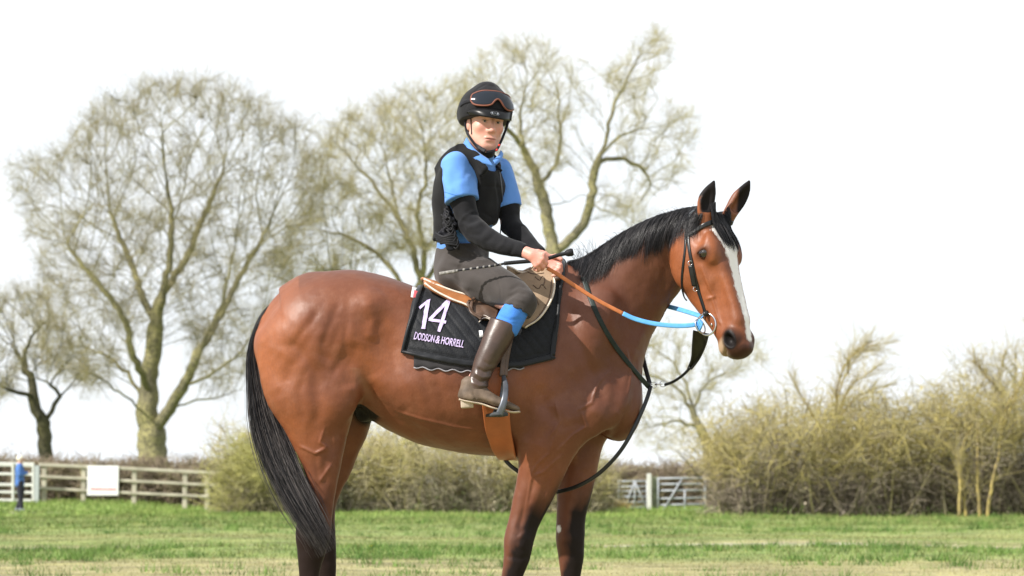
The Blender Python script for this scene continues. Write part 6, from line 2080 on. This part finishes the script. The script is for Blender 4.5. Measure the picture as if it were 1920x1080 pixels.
base = mixc(sn_, sl_, attr_n(sn_, 'brow').outputs['Fac'], base, (.055, .030, .018))
sl_.new(base, sb_.inputs['Base Color'])
sb_.inputs['Roughness'].default_value = .48
sb_.inputs['Subsurface Weight'].default_value = .12
sb_.inputs['Subsurface Radius'].default_value = (.012, .004, .002)
link('body', mesh_np('rider_body', bV, bF, True, {'lips': lips, 'brow': np.maximum(np.maximum(brow, mline * .7), stub * .5), 'flush': np.maximum(flush, hands_m)}), rider, sm_)
RB_BVH = bvh_of(bV, bF)
wm, _, _, wb = mat_new('eye white'); wb.inputs['Base Color'].default_value = (.36, .33, .31, 1); wb.inputs['Roughness'].default_value = .15
im, _, _, ib = mat_new('iris'); ib.inputs['Base Color'].default_value = (.035, .03, .028, 1); ib.inputs['Roughness'].default_value = .08
for s in (-1, 1):
    mb = MB(); mb.add(*uv_sphere(fp(s * .030, -.0025, .0655), (.0112, .0112, .0112), fM)); e_ = mb.build('eye', wm, rider)
    mb = MB(); mb.add(*uv_sphere(fp(s * .030 - .001, -.0025, .0715), (.0058, .0058, .0062), fM)); mb.build('iris', im, e_)

# ---- clothes
def garment(name, ops, h, mat, wr=(), noise_amp=0.0, nf=18, seed=0, relax=2, parent=None, aniso=(1, 1, 1), attrs=None):
    V, F = sculpt(ops, h, relax=relax, pad=.02)
    N = vnormals(V, F)
    if noise_amp: V = wrinkles(V, N, noise_amp, nf, seed, aniso)
    for (pts, sg, hh) in wr: V = relief_on(V, N, pts, sg, hh)
    return link(name, mesh_np(name, V, F), parent or rider, mat), V, F

m_polo = simple('sky blue polo cotton', (.10, .245, .60), .85, var=.10, scale=9, bump=.35, bscale=260, sheen=.15)
m_polo_d = simple('darker blue stitching', (.04, .15, .42), .85)
m_base = simple('black base layer jersey', (.008, .008, .010), .85, var=.2, bump=.3, bscale=300, sheen=.08)
m_vest = simple('black body protector', (.008, .008, .009), .85, var=.25, scale=20, bump=.4, bscale=200, sheen=.06)
m_breech = simple('charcoal brown breeches', (.047, .040, .038), .82, var=.12, scale=14, bump=.25, bscale=260, sheen=.15)
m_sock = simple('blue sock', (.055, .20, .60), .8, var=.1, bump=.3, bscale=300)
m_boot = simple('dark brown leather boot', (.058, .035, .027), .36, var=.4, scale=12, bump=.12, bscale=70)
m_boot_d = simple('dusty worn boot foot', (.13, .095, .070), .62, var=.45, scale=22, bump=.2, bscale=80)
m_sole = simple('pale dusty sole', (.42, .35, .27), .8, var=.35, scale=30)
m_helm = simple('black stretch helmet cover', (.008, .008, .010), .8, var=.15, bump=.2, bscale=300, sheen=.08)
m_boot.node_tree.nodes['Principled BSDF'].inputs['Specular IOR Level'].default_value = .5
m_strapb = simple('black nylon strap', (.012, .012, .016), .6)

# polo shirt: body, two sleeves, hanging below the protector
sl_n = [(855, 311, -.125, .062, .066, .066), (860, 345, -.15, .068, .078, .080), (867, 384, -.175, .070, .084, .082)]
sl_f = [(938, 322, .07, .054, .056, .056), (946, 354, .055, .058, .060, .060), (953, 394, .040, .062, .066, .064)]
def hem(c0, c1, c2): pass
polo_ops = [('add', torso(.002), 0), ('add', rt(sl_n, TF, m=3, cap=.06), .035), ('add', rt(sl_f, TF, m=3, cap=.05), .03)]
dn_ = nrm(W(868, 385, -.175) - W(853, 316, -.13)); df_ = nrm(W(955, 392, .04) - W(942, 318, .07))
cutN = [Ell(W(873, 417, -.19), (.11, .10, .085), np.stack([np.cross(dn_, TF), TF, dn_]))]
polo_ops.append(('sub', Tube([[*(W(866.5, 378, -.175)), .12, .12, .12], [*(W(866.5, 378, -.175) + dn_ * .09), .12, .12, .12]], TF, m=1, cap=.004), .004)) if False else None
polo_ops = [o for o in polo_ops if o]
def sleeve(nodes, end, dirv, sign):
    return [('add', rt(nodes, TF, m=3, cap=.06), 0), ('cut', Half(end, dirv), .004)]
# sleeves are sculpted apart so that their hems can be cut square
pV, pF = sculpt([('add', torso(.002), 0), ('add', re(854, 314, -.12, (.056, .055, .055)), .04), ('add', re(938, 321, .06, (.05, .05, .05)), .04), ('cut', Half(W(866, 470, 0), (.12, 0, -1)), .004)], .006)
pN = vnormals(pV, pF); pV = wrinkles(pV, pN, .006, 14, 3)
polo = link('polo_shirt', mesh_np('polo', pV, pF), rider, m_polo)
SV_, SF_ = sculpt(sleeve(sl_n, W(867, 378, -.175), dn_ * 1.0 + np.array([.06, 0, 0]), -1), .0042)
sN_ = vnormals(SV_, SF_)
for pts, sg, hh in (([(838, 300), (850, 330), (846, 360)], 9, -.004), ([(878, 300), (886, 330), (884, 366)], 8, -.005), ([(868, 320), (862, 350), (868, 372)], 8, .004),
                    ([(826, 330), (838, 350), (852, 358)], 6, .004), ([(880, 318), (870, 332), (852, 340)], 6, -.003), ([(900, 330), (888, 345), (880, 362)], 6, .003)):
    SV_ = relief_on(SV_, sN_, pts, sg, hh)
SV_ = wrinkles(SV_, sN_, .009, 15, 5, (1, 1, .5))
link('sleeve', mesh_np('sleeve', SV_, SF_), rider, m_polo)
SV2, SF2 = sculpt(sleeve(sl_f, W(953, 392, .045), df_ * 1.0 + np.array([.12, 0, 0]), 1), .0045)
link('sleeve', mesh_np('sleeve2', wrinkles(SV2, vnormals(SV2, SF2), .005, 18, 8), SF2), rider, m_polo)
slB = bvh_of(SV_, SF_)
for dy in (0, -9):
    P_, N_ = on_path([(834, 369 + dy), (850, 374 + dy), (872, 378 + dy), (896, 380 + dy)], [slB], .001, 6, 1)
    mb = MB(); mb.sweep(P_, .003 if dy else .0035); mb.build('cuff_seam', m_polo_d, rider)

# black long sleeves under the polo
wrk = [([(872, 395), (884, 402), (896, 400)], 4, -.003), ([(862, 410), (880, 418), (900, 410)], 5, -.005), ([(876, 425), (892, 424), (908, 414)], 5, .004), ([(880, 440), (900, 440), (915, 424)], 5, -.004),
       ([(866, 420), (872, 434), (886, 442)], 4, -.004), ([(905, 455), (920, 448), (930, 432)], 5, -.003), ([(930, 468), (942, 458), (950, 444)], 4, .003), ([(955, 478), (962, 466), (966, 452)], 4, -.003)]
garment('base_layer_sleeve', [('add', upper_arm((862, 358, -.165), (878, 418, -.195), .003), 0), ('add', rt([(878, 418, -.195, .047, .049, .050), (896, 437, -.225, .050, .053, .051), (935, 458, -.275, .042, .044, .042), (985, 471, -.332, .032, .031, .031)], (0, 1, .3), m=3, cap=.006), .02)],
        .0042, m_base, wrk, .004, 22, 1)
garment('base_layer_sleeve', [('add', upper_arm((953, 386, .035), (956, 420, .02), -.004), 0), ('add', rt([(956, 420, .02, .043, .044, .044), (975, 442, -.03, .043, .044, .043), (1012, 477, -.115, .032, .030, .030)], (0, 1, .3), m=3, cap=.006), .02)],
        .0045, m_base, (), .005, 22, 2)

# body protector with open armholes
vest_ops = [('add', torso(.020), 0), ('add', Tube([[*W(822, 318, -.09), .022, .012, .012], [*W(838, 291, -.10), .022, .012, .012], [*W(864, 277, -.115), .022, .013, .013], [*W(886, 288, -.155), .022, .013, .013], [*W(906, 320, -.180), .024, .014, .014]], (.75, -.6, .25), m=3), .025),
            ('sub', rt([(862, 302, -.21, .080, .080, .060), (870, 338, -.20, .098, .092, .080), (872, 385, -.22, .085, .072, .080)], TF, m=3, cap=.08), .008),
            ('sub', rt([(962, 300, .08, .080, .070, .070), (966, 350, .07, .085, .065, .070), (970, 385, .06, .08, .055, .07)], TF, m=3, cap=.08), .008),
            ('sub', rt([(907, 262, -.11, .084, .084, .070), (904, 300, -.06, .074, .074, .060)], TL, m=2), .012),
            ('sub', Cone(W(923, 300, -.20), W(933, 322, -.20), .040, .012), .010),
            ('cut', Half(W(866, 437, 0), (.28, 0, -1)), .006)]
vest, vV, vF = garment('body_protector', vest_ops, .0045, m_vest, [([(930, 330), (937, 380), (934, 440)], 3, -.004), ([(905, 350), (930, 350), (945, 352)], 2.5, -.003), ([(828, 380), (836, 430), (834, 462)], 4, -.005),
    ([(900, 395), (925, 410), (940, 412)], 3, -.002)], .008, 12, 4)
vB = bvh_of(vV, vF)
mb = MB()
P_, N_ = on_path([(934, 312), (939, 345), (941, 385), (937, 440)], [vB], .002, 8, 2)
mb.sweep(P_, .010, .004, N_); mb.build('zip', simple('zip teeth', (.08, .08, .085), .35, .6), rider)
mb = MB(); P_, N_ = on_path([(934, 312), (936, 322)], [vB], .010, 4, 0); mb.sweep(P_, .016, .010, N_); mb.build('zip_pull', m_strapb, rider)
# laced side panel with hanging straps at the waist
side_ops = [('add', re(838, 440, -.19, (.036, .018, .040)), 0), ('add', re(846, 425, -.20, (.020, .016, .045)), .02), ('add', re(838, 405, -.19, (.012, .016, .045)), .02)]
garment('side_straps', side_ops, .004, m_strapb, (), .020, 60, 9, relax=1)
mb = MB()
for k in range(9):
    x0, y0 = 832 + 2.4 * k, 392 + 7 * k
    P_ = catmull(np.array([W(x0, y0, -.215), W(x0 + 9, y0 + 6, -.235), W(x0 + 4 + 3 * (k % 2), y0 + 18, -.24), W(x0 - 5, y0 + 10, -.228)]), 5)
    mb.sweep(P_, .005, .003)
for k in range(5):
    P_ = catmull(np.array([W(815 + k, 436 + 4 * k, -.18), W(832 + k, 444 + 3 * k, -.232), W(852 + k, 440 + 5 * k, -.238), W(860, 456 + 3 * k, -.225)]), 5)
    mb.sweep(P_, .010, .004)
mb.build('lacing', simple('black lacing', (.010, .010, .012), .6, bump=.2), rider)
garment('strap_flap', [('add', Tube([[*W(838, 442, -.215), .022, .008, .008], [*W(845, 454, -.228), .027, .008, .008], [*W(847, 467, -.225), .022, .006, .006]], (1, .1, .3), m=3), 0)], .0035, m_strapb, [([(842, 450), (848, 462)], 3, -.003)], .004, 40, 2)

# collar and neck of the polo
def collar(pts_in, pts_out, th, name, mat):
    A_ = resample(catmull(np.array([W(*p) for p in pts_in]), 5), 30); B_ = resample(catmull(np.array([W(*p) for p in pts_out]), 5), 30)
    P = np.stack([A_ + (B_ - A_) * t + np.array([0, -.008, 0]) * math.sin(PI * t) for t in np.linspace(0, 1, 8)])
    return grid_mesh(P, th, name, mat, rider)
collar([(875, 257, -.09), (882, 269, -.135), (896, 284, -.165), (916, 298, -.175)], [(866, 275, -.10), (878, 289, -.155), (900, 304, -.190), (925, 312, -.198)], .006, 'collar', m_polo)
collar([(939, 281, -.10), (934, 291, -.145), (924, 300, -.170)], [(944, 288, -.095), (941, 299, -.150), (931, 309, -.178)], .005, 'collar', m_polo)
garment('neck_warmer', [('add', rt([(898, 296, -.045, .066, .068, .064), (900, 284, -.055, .063, .068, .062)], TL, m=2, cap=.02), 0)], .005, m_polo)
garment('snood', [('add', rt([(903, 285, -.07, .058, .062, .058), (905, 277, -.08, .056, .060, .056)], TL, m=2, cap=.01), 0)], .004, m_strapb)

# breeches
br_ops = [('add', rt([(868, 520, 0, .180, .120, .125), (866, 490, 0, .168, .116, .122), (866, 462, 0, .158, .108, .112)], m=3, cap=.03), 0), ('add', re(848, 512, -.07, (.075, .085, .07)), .04)]
for s, hp, kn in ((-1, HIPN, KNN), (1, HIPF, KNF)):
    br_ops += [('add', rt([(862, 508, hp[2] * .9, .085, .098, .09), (905, 528, s * .18, .085, .096, .085), (945, 546, s * .262, .075, .083, .076), (972, 560, s * .315, .068, .068, .068), (977, 574, s * .335, .066, .062, .064), (964, 596, s * .347, .067, .060, .064)], m=3, cap=.03), .05),
               ('sub', Tube([[*W(961, 585 - 4, s * .36), .12, .12, .12], [*W(915, 672, s * .40), .12, .12, .12]], (0, 1, 0), m=1, cap=.004), .006)]
br_ops += [('cut', Half(W(866, 463, 0), (-.06, 0, 1)), .006)]
br_ops += [('cut', Half(W(975, 590, -.34), nrm(W(948, 640, -.36) - W(978, 578, -.34))), .004)] if False else []
bw_ = [([(905, 500), (930, 515), (938, 540), (940, 562)], 2.2, -.003), ([(905, 500), (930, 515), (938, 540), (940, 562)], 5, .0015),
       ([(950, 560), (970, 548), (990, 552)], 4, -.005), ([(945, 568), (965, 560), (985, 566)], 3.5, .004), ([(955, 545), (972, 535), (990, 540)], 4, -.004), ([(942, 575), (960, 572), (980, 578)], 3, -.004),
       ([(846, 478), (880, 484), (915, 480)], 4, -.005), ([(838, 490), (870, 496), (900, 502)], 5, .004), ([(850, 500), (880, 506), (905, 520)], 5, -.004), ([(826, 505), (850, 520), (870, 535)], 5, -.005),
       ([(835, 515), (860, 532), (885, 545)], 5, .004), ([(895, 475), (905, 482), (915, 478)], 4, -.005), ([(868, 466), (880, 475), (895, 473)], 4, .004), ([(870, 540), (895, 552), (920, 562)], 6, -.004)]
garment('breeches', br_ops, .0048, m_breech, bw_, .012, 11, 6)
# socks, boots for both legs
for s in (-1, 1):
    yk = .345
    garment('sock', [('add', rt([(974, 572, s * .336, .052, .052, .052), (960, 594, s * .350, .058, .055, .056), (948, 618, s * .358, .057, .053, .057)], m=3, cap=.02), 0)], .0045, m_sock, [([(930, 590), (955, 600), (985, 598)], 3, -.003), ([(928, 600), (950, 606), (975, 606)], 3, -.002)], .002, 20, 3)
    bt = [(947, 606, s * .358, .060, .058, .066), (938, 628, s * .366, .060, .056, .066), (925, 655, s * .375, .056, .050, .060), (911, 682, s * .382, .048, .044, .052), (901, 704, s * .386, .043, .042, .044), (893, 724, s * .388, .043, .048, .046), (889, 738, s * .39, .040, .050, .044)]
    boot_ops = [('add', rt(bt, m=3, cap=.03), 0), ('cut', Half(W(946, 604, s * .358), nrm(W(955, 580, 0) - W(938, 628, 0)) * 1.0), .005)]
    b_, BV, BF = garment('boot_shaft', boot_ops, .0042, m_boot, [([(893, 690), (908, 698), (930, 694)], 3, -.005), ([(888, 698), (905, 708), (932, 704)], 3, .004), ([(884, 706), (900, 716), (930, 714)], 3, -.005), ([(882, 716), (900, 724), (925, 722)], 3, .003), ([(905, 676), (918, 684), (935, 680)], 3, -.002)], .003, 14, 7)
    foot_ops = [('add', rt([(886, 722, s * .388, .040, .05, .05), (880, 742, s * .39, .038, .042, .042)], m=1), 0), ('add', rt([(878, 744, s * .39, .036, .030, .030), (905, 745, s * .395, .042, .036, .026), (932, 755, s * .405, .046, .026, .020), (958, 763, s * .412, .038, .018, .016), (970, 767, s * .415, .022, .012, .012)], m=3), .035),
                ('cut', Half(W(905, 762, 0), (-.24, 0, -1)), .004)]
    f_, _, _ = garment('boot_foot', foot_ops, .0042, m_boot_d, [([(886, 735), (892, 745), (890, 755)], 2, -.003)], .003, 20, 8)
    mb = MB()
    sole = np.array([[862, 749, .030], [872, 752, .036], [888, 755, .036], [905, 758, .036], [925, 765, .044], [945, 770, .044], [962, 773, .034], [975, 772, .016]], float)
    sc_ = catmull(sole, 4)
    P = np.array([W(a, b, s * (.39 + .025 * (a - 862) / 110)) for a, b, _ in sc_])
    mb.sweep(P, sc_[:, 2] * 2, .007, (0, 0, -1)); mb.build('sole', m_sole, rider)
    mb = MB(); mb.add(*sweep([W(875, 750, s * .39), W(876, 765, s * .39)], .058, .050, (1, 0, 0)))
    mb.build('heel', m_sole, rider, bevel=.004)

# ---- helmet
helm = empty('helmet', fp(0, .06, -.02), 'black covered riding helmet with goggles pushed up above the peak, worn by the rider', 'helmet')
hp_ops = [('add', fe(0.0, .052, -.022, .116, .116, .132), 0), ('add', fe(0, .155, -.012, .020, .012, .03), .06),
          ('cut', Half(fp(0, .012, .02), -(fU - .10 * fF)), .006), ('add', fe(0, .035, -.080, .098, .062, .070), .03), ('cut', Half(fp(0, -.012, 0), -fU), .006)]
for s in (-1, 1): hp_ops.append(('sub', fe(s * .11, -.03, .05, .05, .042, .10), .006))
hlV, hlF = sculpt(hp_ops, .0042, relax=3)
hlN = vnormals(hlV, hlF)
for pts in ([(924, 152), (922, 165), (918, 180)], [(924, 152), (940, 168), (950, 180)], [(920, 153), (896, 166), (882, 182), (872, 205)]): hlV = relief_on(hlV, hlN, pts, 1.6, -.0022)
for pts in ([(866, 190), (880, 188), (889, 186)],): hlV = relief_on(hlV, hlN, pts, 2.2, .0025)
link('shell', mesh_np('helmet_shell', hlV, hlF), helm, m_helm)
HL = bvh_of(hlV, hlF)
# peak
pk_t = catmull(np.array([(874, 211), (888, 204), (905, 202), (925, 204), (945, 207), (962, 209)], float), 5)
pk_b = catmull(np.array([(880, 215), (893, 216.5), (910, 219), (928, 221.5), (946, 225), (959, 226)], float), 5)
n_p = len(pk_t); P = np.zeros((9, n_p, 3))
for j in range(n_p):
    a_, _n = hit_px(pk_t[j, 0], pk_t[j, 1], [HL], .002)
    if a_ is None: a_ = W(pk_t[j, 0], pk_t[j, 1], P[0, j - 1, 1] if j else -.2)
    f_ = math.sin(PI * (j + .5) / n_p)
    b_ = W(pk_b[j, 0], pk_b[j, 1], a_[1] - .010 - .022 * f_)
    for i in range(9):
        t = i / 8
        P[i, j] = a_ + (b_ - a_) * t + np.array([0, -.006 * math.sin(PI * t), .004 * math.sin(PI * t)])
m_peak = simple('black smooth peak', (.009, .009, .010), .32, bump=.03)
pk, PKP, _ = grid_mesh(P, .004, 'peak', m_peak, helm)
pkB = BVHTree.FromPolygons([Vector(v) for v in PKP.reshape(-1, 3).tolist()], [(i * n_p + j, (i + 1) * n_p + j, (i + 1) * n_p + j + 1, i * n_p + j + 1) for i in range(8) for j in range(n_p - 1)])
# oval badge
bc_, bn_ = hit_px(927.5, 213, [pkB, HL], .003)
mb = MB()
e1 = nrm(np.cross(bn_, (0, 0, 1))); e2 = np.cross(bn_, e1)
t = np.linspace(0, 2 * PI, 28, endpoint=False)
mb.V.append(np.vstack([bc_[None] + bn_ * .0015, bc_ + np.cos(t)[:, None] * e1 * .0205 + np.sin(t)[:, None] * e2 * .0115])); mb.F += [[0, 1 + k, 1 + (k + 1) % 28] for k in range(28)]; mb.n = 29
mb.build('badge', simple('silver grey badge', (.55, .57, .60), .3, .6), helm)
mb = MB(); mb.sweep(bc_ + bn_ * .0022 + np.cos(t)[:, None] * e1 * .0185 + np.sin(t)[:, None] * e2 * .0095, .0024, closed=True)
mb.sweep(bc_ + bn_ * .0022 + np.cos(t)[:, None] * e1 * .009 + np.sin(t)[:, None] * e2 * .0055, .0026, closed=True)
mb.sweep([bc_ + bn_ * .0025 - e1 * .008, bc_ + bn_ * .0025 + e1 * .008], .0022)
mb.build('badge_mark', m_strapb, helm)
# straps
mb = MB()
def face_strap(pts, w, surf, off=.004):
    P_, N_ = on_path(pts, surf, off, 6, 2); mb.sweep(P_, w, .003, N_)
face_strap([(873, 213), (873.5, 228), (875, 243), (880, 254), (890, 268), (899, 277, -.17), (910, 284, -.185)], .0155, [RB_BVH])
face_strap([(884, 222), (884.5, 238), (885, 252)], .004, [RB_BVH], .003)
P_ = catmull(np.array([W(954, 222, -.10), W(950, 238, -.12), W(944, 254, -.14), (W(938, 268, -.16)), W(930, 281, -.175), W(912, 285, -.185)]), 6)
mb.sweep(P_, .011, .004); mb.build('chin_strap', m_strapb, helm)
mb = MB(); mb.sweep([W(936.5, 271, -.167), W(935.5, 274, -.170)], .009); mb.sweep([W(932.5, 280, -.178), W(930.5, 282.5, -.181)], .009)
mb.build('strap_clip', simple('red plastic clip', (.60, .04, .03), .4), helm)

# goggles
gog = empty('goggles', fp(0, .09, .1), 'dark racing goggles with a rusty brown rim pushed up on the front of the helmet', 'goggles')
out = [(885, 188), (887, 181), (893, 177), (907, 173), (930, 174.5), (947, 180), (957, 187), (961, 197), (959, 206), (950, 207.5), (943, 202), (938, 193), (932, 187.5), (926, 191), (921, 197), (910, 199), (893, 197.5), (887, 193)]
oc = catmull(np.array(out + out[:1], float), 4)[:-1]
P_ = []
last = None
for x, y in oc:
    h_, n_ = hit_px(x, y, [HL], .010)
    if h_ is None: h_ = W(x, y, last[1] + .004 if last is not None else -.2)
    P_.append(h_); last = h_
P_ = np.array(P_)
for _ in range(2): P_ = .5 * P_ + .25 * (np.roll(P_, 1, 0) + np.roll(P_, -1, 0))
mb = MB(); mb.sweep(P_, .0075, closed=True)
mb.build('rim', simple('rusty brown rubber rim', (.20, .075, .050), .55, bump=.1), gog)
# lens: fan of strips between upper and lower rim
up_ = resample(catmull(np.array([(885, 188), (887, 181), (893, 177), (907, 173), (930, 174.5), (947, 180), (957, 187), (961, 197)], float), 4), 40)
lo_ = resample(catmull(np.array([(885, 188), (887, 193), (893, 197.5), (910, 199), (921, 197), (926, 191), (932, 187.5), (938, 193), (943, 202), (950, 207.5), (959, 206), (961, 197)], float), 4), 200)
P = np.zeros((8, 40, 3))
for j in range(40):
    k = np.argmin(np.abs(lo_[:, 0] - up_[j, 0])); lo1 = lo_[k]
    for i in range(8):
        x, y = up_[j] + (lo1 - up_[j]) * i / 7
        h_, n_ = hit_px(x, y, [HL], .012)
        if h_ is None: h_ = P[i, j - 1] + (W(x, y, P[i, j - 1, 1]) - P[i, j - 1])
        P[i, j] = h_
P = smooth_grid(P, 3)
m_lens, _, _, lb_ = mat_new('dark lens'); lb_.inputs['Base Color'].default_value = (.012, .016, .024, 1); lb_.inputs['Roughness'].default_value = .07; lb_.inputs['Specular IOR Level'].default_value = .35
grid_mesh(P, .003, 'lens', m_lens, gog)
mb = MB(); P_, N_ = on_path([(885, 188), (876, 190), (868, 194), (864, 198)], [HL], .003, 5, 1); mb.sweep(P_, .016, .003, N_); mb.build('band', m_strapb, gog)

# ---- whip held in the near hand
whip = empty('whip', W(1025, 483, -.34), 'black riding whip with a knob end held across the thigh in the rider hand', 'whip')
wp = np.array([W(1066, 474.5, -.355), W(1048, 478, -.352), (W(1025, 485, -.352)), W(1000, 489, -.352), W(965, 492, -.352), W(945, 494, -.352)])
mb = MB(); mb.sweep(catmull(wp, 4), .0165); mb.sweep([W(1060, 475.5, -.355), W(1064, 474.6, -.355), W(1071, 473, -.355), W(1075, 472.2, -.355)], [.020, .030, .034, .028])
mb.build('handle', simple('black rubber grip', (.014, .014, .016), .55, bump=.3, bscale=200), whip)
wsf = catmull(np.array([W(947, 494, -.352), W(920, 499, -.350), W(890, 503, -.335), W(855, 508, -.315), W(824, 513, -.30)]), 8)
mb = MB(); mb.sweep(wsf, np.linspace(.010, .006, len(wsf))); mb.build('shaft', m_strapb, whip)
mb = MB()
for k in range(3, len(wsf) - 1, 3):
    mb.sweep(wsf[k - 1:k + 1], .0115)
mb.sweep(wsf[-9:], .013, .009)
mb.build('braid', simple('grey frayed whip binding', (.22, .21, .20), .7, var=.5, scale=60), whip)

# ---- stirrup and leather
for s in (-1, 1):
    st = empty('stirrup', W(935, 780, s * .41), 'grey stirrup on a brown leather under the boot on the near side of the horse' if s < 0 else 'grey stirrup on the far side of the horse under the far boot', 'stirrup', None)
    y_ = s * .405
    mb = MB()
    P_ = catmull(np.array([W(944, 706, s * .36), W(948, 722, s * .40), W(947, 742, s * .455), W(943, 760, s * .468), W(936, 778, s * .462)]), 6)
    mb.sweep(P_, np.linspace(.018, .032, len(P_)), .013)
    P_ = catmull(np.array([W(944, 706, s * .36), W(943, 722, s * .335), W(938, 750, s * .335), W(926, 776, s * .345)]), 6)
    mb.sweep(P_, .015, .010)
    mb.build('arch', m_alu, st)
    mb = MB(); mb.sweep([W(924, 779, s * .34), W(932, 778, s * .40), W(939, 776, s * .47)], .062, .014, (0, 0, 1)); mb.build('tread', simple('dark rubber tread', (.05, .055, .06), .7), st)
    if s < 0:
        mb = MB()
        P_ = catmull(np.array([W(941, 706, -.362), W(943, 680, -.352), W(948, 650, -.345), W(955, 620, -.335)]), 6)
        mb.sweep(P_, .022, .005, (.3, -1, 0))
        P_ = P_ + np.array([.014, .012, 0]); mb.sweep(P_, .020, .005, (.3, -1, 0))
        mb.build('leather', m_brown, st)
